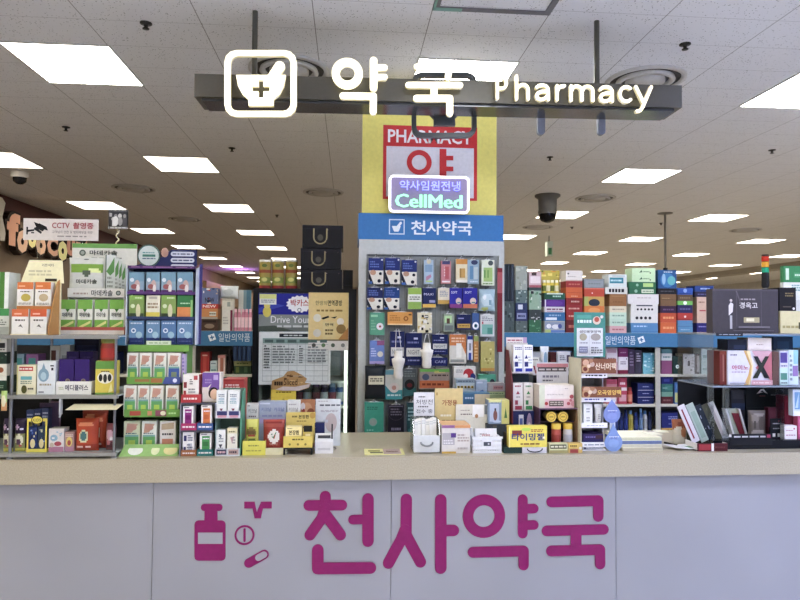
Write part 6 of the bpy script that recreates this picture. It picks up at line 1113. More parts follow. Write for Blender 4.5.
m = MB(); m.box(0, W, D-.004, D, zbse+.001, zA_-z0-.009, mat('22252a', .3)); m.build('back_panel', o)
m = MB(); x0 = P(716, 334, KX).x-kx0; x1 = P(742.5, 334, KX).x-kx0; m.box(x0, x1, -.003, -.0005, zB_-z0-.012, zB_-z0+.002, '2c2f36'); m.prints('l .1 .3 .9 .75 1 a8acb4', x1-x0, .014, -.003, x0, zB_-z0-.012); m.build('deck_label', o)
m = MB(); x0 = P(728.4, 437, KX).x-kx0; x1 = P(772, 437, KX).x-kx0; zt = zat(433.8, KX, 750)-z0; m.box(x0+.006, x1, -.0025, -.0005, zbse-.02, zt, mat('17181d', .3)); m.prints('r .0 .55 .06 .95 d8d4d0;l .12 .4 .84 .8 1 c4c0c4;r .87 .4 .95 .9 b03a5a', x1-x0, zt-zbse, -.0025, x0, zbse); m.build('title_strip', o)
# top deck
BX((712.5,289,778.5,333.5), KX+.02, .05, '4a4448', 'r 0 .96 1 1 5a5458;p d8d2d0 .24 .4 .30 .48 .31 .66 .27 .7 .24 .62;o .275 .74 .02 d0c0b4;r .255 .1 .29 .4 b8b4b4;T .4 .56 .68 .70 dcd6d0 경옥고;l .42 .74 .66 .8 1 a8a0a0;r .355 .15 .36 .95 6a6468;r .73 .15 .735 .95 6a6468;p 6a6468 .34 .96 .36 .96 .44 .6 .43 .6;r .46 .24 .7 .36 b0a478;r .5 .27 .62 .34 e0d8b0;r .38 .12 .86 .16 7a7478;r .3 .05 .92 .07 6a6468', 'tonic_gift_box', 'big taupe tonic gift box with white 경옥고 lettering on the showcase', z=zB_, top='5a5458')
STACK(780.2, 800.6, KX+.02, .12, zB_, [(311, 'd2c690', 'l .1 .2 .9 .4 1 a89a5a;r .9 .2 1 .5 4a4430', 'cream yellow box at the right end of the showcase top'), (287.6, '1f1c1e', 'l .35 .6 .85 .8 2 8a7a4a;o .85 .1 .07 d8d4d0;r .2 .15 .7 .2 5a5248', 'black and gold box on the cream yellow box', 779, 796)], 'tonic_box')
# middle deck
for i, (x0, x1) in enumerate([(713.6,717.2), (717.6,720.6)]): pass
BX((719.6,351,727,385.6), KX+.03, .1, '7a3028', 'r .4 .1 .6 .9 a86a5a;r 0 .9 1 1 8a4030', 'medicine_box', 'narrow red brown box left of the big X box', z=zA_)
BX((727.6,350.6,772,385.6), KX+.02, .1, 'd4d2de', 'p dcae5a .36 1 .5 1 .58 .55 .5 .0 .36 0 .46 .3 .5 .55;p e6d29a .42 1 .5 1 .58 .55 .5 .0 .46 0 .52 .3 .54 .55;p c8707a .62 .5 1 .98 1 .1;p d8a8b0 .54 1 1 1 .76 .55;l .05 .84 .2 .92 1 7a7480;T .08 .44 .46 .58 c0506a 아미노;l .08 .36 .4 .4 1 a8788a;r .03 .03 .4 .07 a8a8b0;p 24282a .57 .84 .67 .84 .94 .2 .82 .2;p 34382e .84 .84 .93 .84 .66 .2 .55 .2;r .52 .0 1 .14 d8a0a4;l .56 .04 .95 .1 1 e8d0d0', 'supplement_box', 'large white and pink box with a big black X in the showcase', z=zA_)
BX((772.4,351.5,779,385.6), KX+.02, .1, '6a4c44', 'n 0 0 1 1 8 7a5a50,5a3e38', 'medicine_box', 'narrow brown box at the right of the big X box', z=zA_)
zx = zat(350.6, KX+.02, 750)
BX((727.6,339.4,747.2,350.6), KX+.025, .08, '1c2030', 'r .3 .1 .9 .5 26304a', 'medicine_box', 'black box lying on the left of the big X box', z=zx)
BX((747.8,338,771.6,350.6), KX+.025, .08, 'ddd0c4', 'l .35 .4 .65 .55 1 b09a8a;r .1 .08 .9 .12 c8b8a8', 'medicine_box', 'cream box lying on the right of the big X box', z=zx)
STACK(779.6, 788, KX+.022, .08, zA_, [(368, 'c2dcd4', 'r .1 .3 .9 .7 4f8f7a;l .1 .05 .9 .2 1 6a7a78', 'teal and white small box right of the brown box'), (351, 'cfcfe0', 'r .05 .3 .9 .9 5a4a98;l .1 .05 .9 .2 1 6a6a88', 'violet and white small box on the teal one')], 'remedy_box')
BX((788.6,350,798.4,385.6), KX+.022, .08, 'cfe0e4', 'r .5 .6 1 1 8fc8d4;r .4 .25 .95 .55 9a7ab8;l .1 .1 .35 .9 6 7a8a94', 'medicine_box', 'white and cyan tall box at the right end of the middle deck', z=zA_)
STACK(773, 793, KX+.16, .08, zA_, [(336.8, '223a54', 'r .2 .1 .8 .9 2c4a68', 'dark blue box behind the small boxes of the showcase')], 'remedy_box')
# bottom compartment
zL = z0+zbse+.0006
BX((731,390,745,440), KX+.15, .04, '2a2c34', 'r .1 .8 .9 .98 3a3a40;r .05 .55 1 .7 2c3a5a', 'medicine_box', 'dark grey box at the back left of the showcase bottom', z=zL)
BX((745.8,387.4,781.6,440), KX+.17, .04, '10191c', 'p c8c8c8 .3 .86 .42 .96 .5 .97 .62 .86 .5 .9;p 10191c .4 .9 .46 .94 .52 .9;l .38 .8 .55 .83 1 8a4a4a;l .7 .82 .92 .86 2 8a9494;r .0 .55 1 .56 2a3438', 'black_gift_box', 'black gift box with a pale fish emblem at the back of the showcase', z=zL)
o2 = empty('slanted_case', 'white rimmed slanted case with a crimson cover inside the showcase', 'case', (P(741, 440, KX+.05).x, KX+.05, zL)); hh = zat(409, KX+.05, 736)-zL
m = MB(); m.box(-.034, .034, 0, .03, 0, .004, 'cfcac4'); m.prism([(-.034, .004), (-.026, .004), (-.062, hh), (-.07, hh)], 0, .03, 'cfcac4'); m.prism([(.026, .004), (.034, .004), (-.002, hh), (-.01, hh)], 0, .03, 'b8b4b0'); m.prism([(-.0255, .004), (.0255, .004), (-.0105, hh), (-.0615, hh)], .012, .02, '9aa08c'); m.build('case_rim', o2)
m = MB(); m.prism([(.0, .016), (.024, .016), (-.006, hh*.85), (-.036, hh*.85)], .006, .0115, '6a1422'); m.build('crimson_cover', o2)
PO((750,410.5,767.6,440), KX+.06, .03, '6a6058', 'e .3 .7 .2 .18 857a70;e .7 .5 .2 .3 554c46;e .5 .18 .4 .12 a49a90;e .6 .85 .3 .06 938980;r .2 .35 .35 .6 4c443e', 'foil_bag', 'crumpled taupe foil bag standing in the showcase', z=zL)
BX((768.4,407.6,778.6,440), KX+.11, .03, '6a2c40', 'r .1 .5 .9 .9 7a3a4c;r 0 0 1 .3 2a1c28', 'medicine_box', 'dull pink box behind the black printed card', z=zL)
CARD((770.6,418.6,781.6,440), KX+.04, '15171e', 'l .2 .7 .7 .8 1 a8a8b0;o .75 .88 .06 b04a5a;l .2 .45 .8 .55 1 8a8a94;r .15 .08 .4 .25 d8d4d0;r .6 .08 .85 .25 d0ccc8', 'printed_card', 'small black card with white marks at the right of the showcase', 'card', z=zL, foot=False)
STACK(784.6, 801, KX+.06, .06, zL, [(427, 'a83a64', 'r .3 .1 1 .9 c04a7c', 'magenta box at the bottom right of the showcase'), (396, '7a1c38', 'r .1 .1 .5 .9 8a2a44', 'dark crimson box on the magenta box', 784.6, 800)], 'remedy_box')
BX((784.4,425.6,797,440.2), KX+.012, .03, 'e4dcdc', 'l .1 .6 .7 .7 1 c06a80;o .78 .78 .07 c04a64;l .1 .25 .9 .38 1 b06a7c', 'medicine_box', 'little white box with pink print in the lower right of the showcase', z=zL)
BX((792.4,386.5,803,416), KX+.02, .03, 'c4d4e0', 'r .2 .3 .9 .9 5f8fc0;p a8c4dc .2 .3 .6 .9 .5 .3;r 0 0 1 .2 e0e0e4', 'medicine_box', 'x', z=None) if 0 else None
STACK(792.6, 803, KX+.02, .03, zL, [(416, 'c8507c', 'r .2 .2 .9 .9 d86a94', 'pink box at the right edge of the showcase bottom', 797.6, 804), (389.5, 'c8d4e0', 'r .15 .25 .95 .9 6a9ac8;p b0cce0 .2 .3 .6 .9 .5 .3;r 0 0 1 .18 e4e4e8', 'blue and white box at the right edge of the showcase')], 'remedy_box')
# ================================================================== tall shelving behind the counter
RY = 4.8; BYK = RY+.34
zband1, zband0 = zat(333.4, RY, 700), zat(347.2, RY, 700)
zr = [zat(432.6, RY, 660), zat(404.4, RY, 660), zat(374.4, RY, 660)]
bandcol = '3a7aa8'
def SHELVES(px0, px1, ups, lab, texts):
    x0, x1 = P(px0, 400, RY).x, P(px1, 400, RY).x
    o = empty('wall_shelving', lab, 'shelving', ((x0+x1)/2, RY, 0)); W = x1-x0
    m = MB(); m.box(-W/2, W/2, BYK-RY, BYK-RY+.01, 0, zband1-.01, '6a6c6c'); m.build('back_panel', o)
    m = MB(); m.box(-W/2, W/2, -.012, 0, zband0, zband1, bandcol)
    for s in texts:
        kind, qx0, qx1, qy0, qy1, t = s
        a, b = P(qx0, 340, RY-.012).x-o.location.x, P(qx1, 340, RY-.012).x-o.location.x; za, zb = P(qx0, qy1, RY-.012).z, P(qx0, qy0, RY-.012).z
        if kind == 'T': m.text(t, a, b, za, zb, -.0126, 'cfe0ec')
        else:
            cx, cz, r = (a+b)/2, (za+zb)/2, (b-a)/2*1.15
            m.prism([(cx+r*math.cos(math.radians(20+90*k+45)), cz+r*math.sin(math.radians(20+90*k+45))) for k in range(4)], -.0135, -.012, 'e2ecf2'); m.stroke([(cx-r*.45, cz-.1*r), (cx+r*.45, cz+.1*r)], r*.26, -.0145, -.0135, bandcol, True); m.stroke([(cx+.1*r, cz-r*.45), (cx-.1*r, cz+r*.45)], r*.26, -.0155, -.0135, bandcol, True)
    m.build('name_band', o)
    m = MB(); m.box(-W/2, W/2, 0, BYK-RY-.001, zband1-.012, zband1, 'c8c6ba'); m.build('top_board', o)
    for z in zr+[.35, .75]: m = MB(); m.box(-W/2, W/2, .004, BYK-RY-.001, z-.018, z, 'c9c7b8'); m.build('shelf_board', o)
    for u in ups: x = P(u, 400, RY).x-o.location.x; m = MB(); m.box(x-.02, x+.02, -.001, .003, .0, zband0-.001, 'bdbcb0'); m.build('upright', o)
    for x in (-W/2-.011, W/2+.001): m = MB(); m.box(x, x+.01, 0, BYK-RY, 0, zband1, 'b8b6aa'); m.build('end_panel', o)
    return o
SHELVES(502, 880, (658, 790), 'pale shelving with a blue 일반의약품 band on the right behind the counter', [('T', 605.5, 635.5, 335.8, 344.6, '일반의약품'), ('D', 637.6, 645, 336, 343.6, '')])
SHELVES(-60, 251.6, (192,), 'pale shelving with a blue 일반의약품 band on the left behind the counter', [('D', 208, 216, 333.4, 341.4, ''), ('T', 218.5, 250, 333.2, 341.6, '일반의약품')])
Y2 = RY+.03; zt = zband1
G = 'cartons piled on the right shelving'
S = lambda x0, x1, items, d=.13, z=zt, Y=Y2, n='medicine_carton': STACK(x0, x1, Y, d, z, items, n, g=None)
tl = 'l .15 .3 .85 .7 1 %s'
S(544.6, 565, [(321, 'a8aeb0', 'r .02 .3 .98 .9 8c9cb8;e .2 .55 .12 .2 e0e4ec;e .55 .5 .2 .2 d8dce4;r 0 0 .3 .25 a8c06a;r .3 0 1 .22 5f7fc0;e .75 .55 .1 .2 4a5aa0', 'grey carton with white clouds at the foot of the pile nearest the tower'), (312.2, '2f6fa8', 'r .05 .1 .6 .4 d8e4f0;l .2 .5 .8 .8 1 8ab4dc', 'blue carton above the cloudy grey one'), (306.8, 'd0ccd4', 'l .1 .3 .9 .8 1 7a4a68;r .1 .1 .9 .2 a85a7a', 'white and plum flat carton above the blue one'), (299.6, '5a2a90', 'r 0 0 .06 1 d8d4e4;e .5 .5 .4 .4 6a3aa0', 'purple carton in the pile nearest the tower'), (293, '1f5a44', 'l .4 .3 .8 .7 1 a8d0c0;r .1 .8 .9 1 d0e4d8', 'green flat carton under the yellow bottles')])
for i, px in enumerate((544.6, 548.8, 553, 557.2)):
    BT((px-2,280,px+2,293), Y2+.02, 'dcc83a', 'yellow bottle on the green carton, %s' % ords(4)[i], 'e8e4c8', 'e8e2b8' if i % 2 else '6a7a2a', 'yellow_bottle', z=P(554.8, 293, Y2).z+.0008, g='yellow bottles')
BX((540.6,270.4,559.6,293), Y2+.1, .02, 'c2b438', 'n 0 .1 1 1 14 e0d060,8a8a2a,d89a30,6a7a30', 'yellow_card', 'yellow printed card behind the yellow bottles', 'card', z=P(554.8, 293, Y2).z+.0008)
S(566, 582.6, [(320, '6a2226', tl % 'b86a5a', 'dark red carton at the foot of the orange pile'), (312, 'a02c28', tl % 'd8a090', 'red carton second from the foot of the orange pile'), (305, '9c2a2c', tl % 'd8a090', 'red carton under the tall orange carton'), (298, '8f2422', 'l .3 .3 .8 .7 1 d8b0a0', 'red carton just beneath the orange carton'), (287.4, 'd4622a', 'r .05 .48 .95 .52 b04a1c;l .3 .1 .7 .25 1 e8b080', 'tall orange carton in the pile left of the grey carton'), (281, 'a03030', tl % 'c86a5a', 'dark red flat carton under the white carton'), (270.6, 'dcd8d6', 'o .13 .7 .05 2a2a2c;l .1 .35 .6 .5 1 b0a8a8;r 0 0 1 .1 c8a8a0', 'white carton with a black dot on top of the orange pile')])
S(584, 604.4, [(315, '3f8a7a', tl % '8ac0b0', 'teal carton at the foot of the pile under the grey carton'), (306, 'dd7a2c', 'e .5 .5 .3 .3 e89a4a;l .2 .1 .8 .3 1 f0c080', 'bright orange carton behind the teal sign'), (296.6, 'c8a24a', 'e .5 .35 .28 .4 2a3448;r .0 0 .2 1 a8b45a', 'ochre carton with a dark dome picture'), (288, 'c4482e', 'r 0 .85 1 1 d8705a;o .4 .4 .03 f0d8d0', 'orange red carton under the grey carton'), (279, '7f8a90', 'r .05 .1 .95 .85 8f9aa2;l .2 .4 .8 .55 1 6a7680', 'grey carton on top of the orange red one')])
S(609.6, 626.6, [(326, 'd8a8ac', tl % 'b06a78', 'pink carton at the foot of the pile with mint cartons'), (318.8, 'b4d4c0', tl % '8ab09c', 'mint carton just above the pink one'), (312.4, 'bcd8c4', tl % '8ab09c', 'upper mint carton of the pair'), (306.2, 'd8cfb0', tl % 'a8a08a', 'cream carton above the mint cartons'), (294, '9a6a38', 'r .1 .8 .9 .84 b88a50;l .2 .3 .8 .4 1 7a5228', 'tall brown carton in the pile with mint cartons'), (287.2, 'd4d8d2', 'r .16 .25 .26 .75 2a2c30;r .3 .25 .4 .75 2a2c30;r .44 .25 .54 .75 2a2c30;r .58 .25 .68 .75 2a2c30;r .72 .25 .84 .75 2a2c30', 'flat white carton with a row of black marks', 605.2, 627.6), (274.4, 'd2dcdc', 'r .05 .3 .82 .75 2f8aa0;l .1 .4 .75 .65 1 a8d4dc;r .2 .8 .9 .95 b8c4c8', 'white and teal carton crowning the brown pile', 608.6, 626.8)])
BX((602.4,276,608,287), Y2+.1, .08, '3a7a86', 'r .2 .2 .8 .8 5a9aa4', 'medicine_carton', 'small teal carton beside the white and teal one', z=P(594, 279, Y2).z-.03) if 0 else None
S(630.8, 658, [(323, '4f8abf', 'l .1 .55 .6 .8 1 a8ccec;r 0 .1 1 .14 3a6aa0', 'blue carton at the foot of the white pile'), (313, 'd8d8d4', 'o .22 .5 .055 2a2a30;o .38 .5 .055 2a2a30;o .54 .5 .055 2a2a30;o .7 .5 .055 2a2a30', 'white carton with four black discs'), (304, 'd6d6d2', 'r .2 .75 .8 .88 2a2c4a;o .25 .4 .04 2a2a30;o .38 .4 .04 2a2a30;o .52 .4 .04 2a2a30;o .66 .4 .04 2a2a30;o .78 .4 .04 2a2a30', 'white carton with five black discs and a navy line'), (294.2, 'd8d6d6', 'l .3 .55 .75 .7 1 b0a8ac', 'plain white carton under the green cartons', 627.6, 658.8), (288.2, '256a4a', 'r .46 .2 .92 .8 c8d8b8;l .5 .35 .9 .65 1 6a8a6a;o .25 .5 .06 8ac0a0', 'lower dark green carton with a pale label', 629, 656), (282, '26704c', 'r .52 .2 .9 .8 a8d078;o .3 .5 .05 8ac0a0', 'upper dark green carton with a lime label', 629, 656), (275, 'bcdcb0', 'p 3a6a4a .3 .3 .4 .7 .45 .4;l .48 .35 .75 .6 1 6a9a70;o .78 .3 .03 4a4a44', 'lower pale green carton with a small leaf', 632, 655.4), (268, 'c0e0b4', 'p 3a6a4a .3 .3 .4 .7 .45 .4;l .48 .35 .75 .6 1 6a9a70;o .78 .3 .03 4a4a44', 'topmost pale green carton of the green pile', 632, 655.4)])
BX((624.6,268.6,631.4,282), Y2+.03, .06, '8fc054', 'r .1 .1 .6 .9 a8d46a', 'medicine_carton', 'lime green carton edge left of the pale green cartons', z=P(644, 282, Y2).z+.001, ) if 0 else None
S(660.4, 676.4, [(322.4, 'd0622c', tl % 'e89a60', 'orange carton at the foot of the globe pile'), (313, 'c4502a', 'r 0 .45 1 .5 a84020;'+tl % 'e89a60', 'orange red carton second in the globe pile'), (306, '3a2440', tl % '6a4a70', 'dark plum carton in the globe pile'), (294.2, '7a5c3a', 'r 0 .5 1 .54 5f4628;l .1 .6 .6 .7 1 a88a5a', 'brown carton under the black globe base'), (288.4, '1c1c22', tl % '4a4a52', 'black flat carton under the globe carton', 657.6, 676.6), (270, '1f5590', 'e .5 .45 .38 .4 2f78b8;e .72 .42 .22 .25 58b0b8;e .3 .5 .1 .3 8ab8dc;l .3 .85 .8 .93 1 d0e0f0', 'blue carton with a globe picture under the hanging rod', 658, 676.6)])
S(677.4, 692.8, [(320.4, '5088b4', 'r 0 .5 1 .54 3f709a;l .2 .2 .8 .35 1 8ab4d4', 'light blue carton at the foot of the lime stripe pile'), (313, 'b83a30', 'o .5 .5 .07 e8d0c8;r 0 .1 1 .2 8a2822', 'red carton in the lime stripe pile'), (305, '2c2a5a', tl % '5a588a', 'indigo carton under the lime carton'), (301, '66b844', 'o .5 .5 .12 e8f4e0', 'flat lime green carton with a white dot'), (294.6, '5f4a3a', tl % '8a7458', 'brown carton above the lime one'), (288, '2a55b0', 'e .5 .6 .12 .3 8aa8e0;r .1 .1 .9 .2 1c3a80', 'royal blue carton crowning the lime stripe pile')])
S(696.8, 712.6, [(323, '262470', 'l .1 .55 .6 .75 1 8a88c8', 'navy carton at the foot of the beige pile'), (297, 'd0b09c', 'l .1 .75 .5 .85 1 8a6a5a;p 3a3030 .65 .7 .8 .85 .85 .65 .75 .6;p 6a6a3a .6 .1 .75 .4 .9 .2 .8 .05;r .15 .45 .55 .5 b04a54;e .75 .25 .14 .14 b8a868', 'beige carton with dark leaf pictures'), (291.6, '2a2848', tl % '5a5888', 'dark plum flat carton on the beige one', 694.6, 713.6), (285.8, '1f3f86', 'l .3 .3 .8 .7 1 a8bce4', 'navy flat carton topmost by the taupe gift box', 694.6, 713.6)])
# green and white boxes at the far right edge
S(783.4, 804, [(300, 'c8ccce', tl % '8a9498', 'grey carton low at the far right edge'), (282.4, 'd4dadb', 'l .4 .5 .9 .9 3 6aa0a8;r 0 .1 .4 .8 e4e4e6', 'white carton under the green carton at the right edge'), (266, '2f8a58', 'r .1 .15 .26 .85 c8e0d0;r .5 .3 1 .6 4aa070;l .55 .36 .95 .54 1 d0e8d8', 'green carton topmost at the far right edge')], .04)
BX((775.4,272,783,300), Y2+.02, .05, 'd8c8c4', 'n 0 .5 1 1 8 d05a48,e8e0dc,c8c4c8', 'medicine_carton', 'small white and red carton left of the green carton', z=P(793, 300, Y2).z-.1) if 0 else None
# signal tower lamp
p = P(765.6, 300, 5.3); top_ = P(765.6, 254.6, 5.3).z; bot = P(765.6, 288, 5.3).z; R = 3.6*5.4/FPX; hh = top_-bot
o = empty('signal_tower', 'red amber green signal tower lamp on a pole behind the taupe gift box', 'signal lamp', (p.x, 5.3, 0))
m = MB(); m.tube([(0, 0, .02), (0, 0, bot)], .012, '8a8c90', 10); m.lathe([(.12, 0), (.12, .02)], '5a5c60', 20); m.build('pole', o)
m = MB(); m.lathe([(R*.8, bot), (R, bot+hh*.06), (R, bot+hh*.46)], '2c2e34', 20); m.lathe([(R*.5, bot-.03), (R*.5, bot)], 'c8c8c8', 14); m.build('base_unit', o)
for k, (c, nm) in enumerate((('2c9a78', 'green_lens'), ('d8a040', 'amber_lens'), ('c0392b', 'red_lens'))): m = MB(); m.lathe([(R*.97, bot+hh*(.46+.165*k)), (R*.97, bot+hh*(.46+.165*(k+1))-.004)], mat(c, .25, 0, .06), 20); m.build(nm, o)
m = MB(); m.lathe([(R, bot+hh*.955), (R*.9, top_)], '3a2a28', 20); m.build('cap', o)
# ---------- right shelves
g3 = [zr[2], zr[1], zr[0]]
def SB(r, c, s, lab, lev, Y=Y2, d=.12, n='medicine_box'): return BX(r, Y, d, c, s, n, lab, z=g3[lev])
def SS(x0, x1, items, lev, Y=Y2, d=.12): STACK(x0, x1, Y, d, g3[lev], items, 'medicine_box')
SS(606, 617.6, [(362, 'd0a8b8', tl % '8a3a5a', 'pink white box in the first row under the band, left'), (355, 'd8d0d8', tl % '8a6a80', 'white box above the pink white box under the band'), (347.6, 'd8ccd4', 'r .1 .3 .9 .8 c49aac', 'top white box in the first row under the band, left')], 0)
SS(618.4, 628, [(370, '7a1c3a', '', 'maroon flat box in the first row under the band'), (357, 'dcd8e0', 'l .2 .4 .8 .7 2 7a6a80;o .85 .85 .06 3a3a40', 'white box standing on the maroon flat box'), (348, '8a2a6a', 'l .2 .4 .8 .6 1 c88ab0', 'magenta box on top of the white one')], 0)
SB((628.6,348.5,634.6,374), '4a3a54', 'l .2 .3 .8 .9 5 8a7a98', 'dark violet slim box in the first row, left of the slate one', 0)
SB((635.2,350,641.8,374), '3a3648', 'l .2 .5 .8 .9 4 b0a8c0', 'slate slim box in the first row', 0)
SS(643, 654.6, [(363.6, '6ab4c4', 'n 0 0 1 1 8 d8eaee,2f8aa8,a8d4dc', 'lower cyan and white box left of the shelf upright'), (353, '5aa8bc', 'n 0 0 1 1 8 d8eaee,2f8aa8,a8d4dc', 'upper cyan and white box left of the shelf upright')], 0)
SS(661.4, 672, [(360.5, '8a4a74', '', 'mauve box right of the shelf upright'), (353.5, 'c8ccc8', tl % '5a8a8a', 'pale flat box on the mauve box'), (348.6, '4a7a7a', '', 'teal flat box on the pale flat box')], 0)
BX((669.4,356.4,681.4,374), Y2-.0, .1, '16332c', 'o .55 .42 .17 dce4e0;o .55 .42 .08 9ab4a8', 'medicine_box', 'dark green box with a white disc in the first row', z=g3[0]) if 0 else None
SB((672.6,356.4,682.4,374), '16332c', 'o .5 .42 .19 dce4e0;o .5 .42 .09 9ab4a8', 'dark green box with a white disc in the first row', 0)
SB((683,354,694.6,374), 'd8d4d0', 'o .25 .8 .07 2a2a2c;r .4 .4 .6 .65 3a3c44;o .7 .2 .07 2a2a2c;l .75 .3 .95 .9 4 b0a8a4', 'white box with black dots in the first row', 0)
SB((695.2,354,699.4,374), '5a3a30', 'r .4 .1 1 .9 b8b0a8', 'thin brown box at the right of the dotted white box', 0)
SB((676,348.6,694,354), 'a8453c', 'r 0 0 1 .3 c8b8b0', 'flat red box lying above the dotted white box', 0, Y2+.14) if 0 else None
SS(701, 712, [(364, 'c4d4cc', tl % '8aa89c', 'lower pale green box behind the showcase'), (349, 'c8d8d0', tl % '8aa89c', 'upper pale green box behind the showcase')], 0)
SB((606.5,379,617.4,404), 'c8808c', 'r .1 .1 .9 .3 d8c8cc;r 0 .8 1 1 c04a64', 'pink box at the left of the second row', 1)
SB((618.2,377.4,627, 404), 'b8405a', 'r 0 .5 1 .62 e0d0d4;r .1 .1 .9 .35 d8a0ac;l .2 .7 .8 .85 1 f0d0d4', 'crimson and pink box in the second row', 1)
BT((627.6,387.6,633.4,404), Y2, 'b03a34', 'red bottle in the second row beside the crimson box', '8a2a28', 'd88a70', 'red_bottle', z=g3[1])
SS(637.6, 654, [(397, '1c2666', 'l .3 .4 .7 .6 1 9aa4d8;r 0 .94 1 1 c8ccdc', 'bottom navy carton of the navy stack left of the upright'), (390, '1c2868', 'l .3 .4 .7 .6 1 9aa4d8;r 0 .94 1 1 c8ccdc', 'middle navy carton of the navy stack left of the upright'), (383.4, '1e2a6a', 'l .3 .4 .7 .6 1 9aa4d8', 'top navy carton of the navy stack left of the upright')], 1)
SS(661.4, 673, [(396.6, '5a2228', tl % '8a5a58', 'maroon flat box at the foot of the stack right of the upright'), (392, '6aa08a', '', 'sage flat box above the maroon one'), (384, '2a6a68', 'r .3 .2 .9 .8 3a8078;l .1 .4 .5 .6 1 8ab8b0', 'teal box in the stack right of the upright'), (376.6, '232a78', 'r .2 .3 .7 .7 3a42a0', 'indigo box topmost in the stack right of the upright')], 1)
PO((674,381.8,691.6,393), Y2+.03, .1, '2f62a4', 'e .5 .6 .4 .25 4a80bc', 'blue_bag', 'blue soft bag lying upper in the second row', z=P(680, 393.4, Y2).z) if 0 else None
SS(674.4, 690.4, [(391.4, '2f6ab4', 'r .02 .1 .2 .9 b8c070;l .3 .4 .9 .6 1 8ab4dc', 'blue box in the second row right of the teal box'), (382.6, '3a6aa0', 'r .1 .3 .9 .8 4a7cb4', 'steel blue box on the blue box in the second row')], 1)
SS(692.6, 707, [(391.4, '6a4a34', 'r 0 .5 .4 .9 7a2a24;r .6 .2 .9 .9 8a7050', 'brown box in the second row near the leaflets'), (383, 'd0ccc6', 'o .15 .6 .06 2a2a30;l .3 .3 .8 .6 1 b0a8a0', 'white flat box on the brown box in the second row')], 1)
for i, (x0, x1, y0, c, cap, bd) in enumerate([(614,619,411,'20306a','18204a','3a4a8a'), (619.6,624,413,'1c2a66','1c2a5a','2a3a7a'), (624.6,628.6,410,'1f2e70','182456','30408a'), (629,634,411,'c4b43c','6a9ac0','a89a2c'), (634.8,638.8,413,'20306a','2a4a9a','3a4a8a'), (639.6,643.4,409,'4a6a9a','6aa0d0','6a8ab0'), (643.8,648,411,'c0c4c6','4a80c0','a8acb0'), (648.6,652.6,412,'1e2a50','2a3a6a','34406a')]):
    BT((x0,y0,x1,432.6), Y2+.02, c, 'slim bottle on the lowest visible shelf, %s from the left' % ['first', 'second', 'third', 'yellow fourth', 'fifth', 'sixth', 'pale seventh', 'eighth'][i], cap, bd, 'slim_bottle', z=g3[2], capfrac=.16, neck=.6, g='slim bottles on the lowest shelf')
SS(661.6, 684, [(428, 'c49a34', tl % '8a6a1c', 'gold flat box under the navy box on the lowest shelf'), (412.8, '232c78', 'l .3 .55 .7 .8 2 8a92c8;l .3 .2 .7 .35 1 5a62a0', 'big navy box on the gold flat box')], 2)
SB((700,406,712,432.6), '5a6468', 'n 0 0 1 1 8 8a9498,3a4448', 'grey box on the lowest shelf behind the leaflets', 2)
# hanging items and packs left of the yellow pile
S(502.8, 514.6, [(301.4, '46565a', 'n 0 0 1 1 12 6a7a7c,2f3c40,56666a', 'dark slate carton under the folded straps right of the tower')])
zk = P(508.7, 301.4, Y2).z+.0006
for i, x in enumerate((503.4, 507.1, 510.8)):
    BX((x,264,x+3.4,301), Y2+.01, .04, ['23303e', '1c2732', '2c3646'][i], 'r .3 .05 .5 .95 3a4656', 'folded_strap', 'dark upright folded strap right of the tower, %s' % ords(3)[i].replace('second from left', 'middle'), 'strap', z=zk, g='dark straps')
S(515.6, 527.4, [(321, '5a6a6a', 'n 0 0 1 1 10 8a9a98,3a4a4c,2c3a44', 'grey green carton at the foot of the small pile right of the tower'), (311, '2c3466', 'r .1 .2 .9 .8 8a94c0;l .2 .3 .8 .7 1 2c3466', 'navy and white carton in the small pile right of the tower'), (303, '2a3a66', 'r .2 .2 .6 .8 c8d0e4', 'navy carton under the grey teal one'), (290, '5a7276', 'n 0 0 1 1 10 8aa0a4,3a5056,b0c4c4', 'grey teal speckled carton in the small pile'), (266, '98a4a0', 'n 0 0 1 1 12 b4bcb8,6a7470,8a948c', 'tall translucent grey carton topmost right of the tower')])
S(529, 541.4, [(320, '2f6a4a', 'n 0 0 1 1 8 5a9a70,1c3a34,c8d8d0', 'green carton at the foot of the pink topped pile'), (309.6, '3a4448', 'n 0 0 1 1 8 8a9498,c8c8cc', 'dark mixed carton in the pink topped pile'), (290.6, '8fb09a', 'n 0 .0 1 1 14 d0dcd0,5a8a6a,2a2c34', 'green and white carton in the pink topped pile'), (287.4, '3a4a50', '', 'dark flat carton under the pink white carton'), (271.6, 'd0b4c0', 'r .1 .25 .9 .7 e0d4dc;r 0 0 1 .14 b05a6a;r .2 .75 .6 .95 4a3a3c', 'pink and white carton topmost of its pile')])
# first row under the band, nearest the tower
SS(516, 530, [(362, 'b8a8b4', tl % '6a4a6a', 'lilac box under the band near the tower'), (352, 'c4c8d0', tl % '8a94a8', 'pale box on the lilac box near the tower')], 0)
SS(531, 545, [(366, '4a80b0', tl % 'a8c8e0', 'blue box under the band near the tower'), (352, 'c8ccd0', tl % '8a9094', 'white box on the blue box near the tower')], 0)
SS(546, 572, [(364, '5a1c22', '', 'maroon box under the band left of the teal sign'), (351, '4f82c0', 'r .7 .1 1 .9 3a2824', 'blue flat box on the maroon box left of the teal sign')], 0)
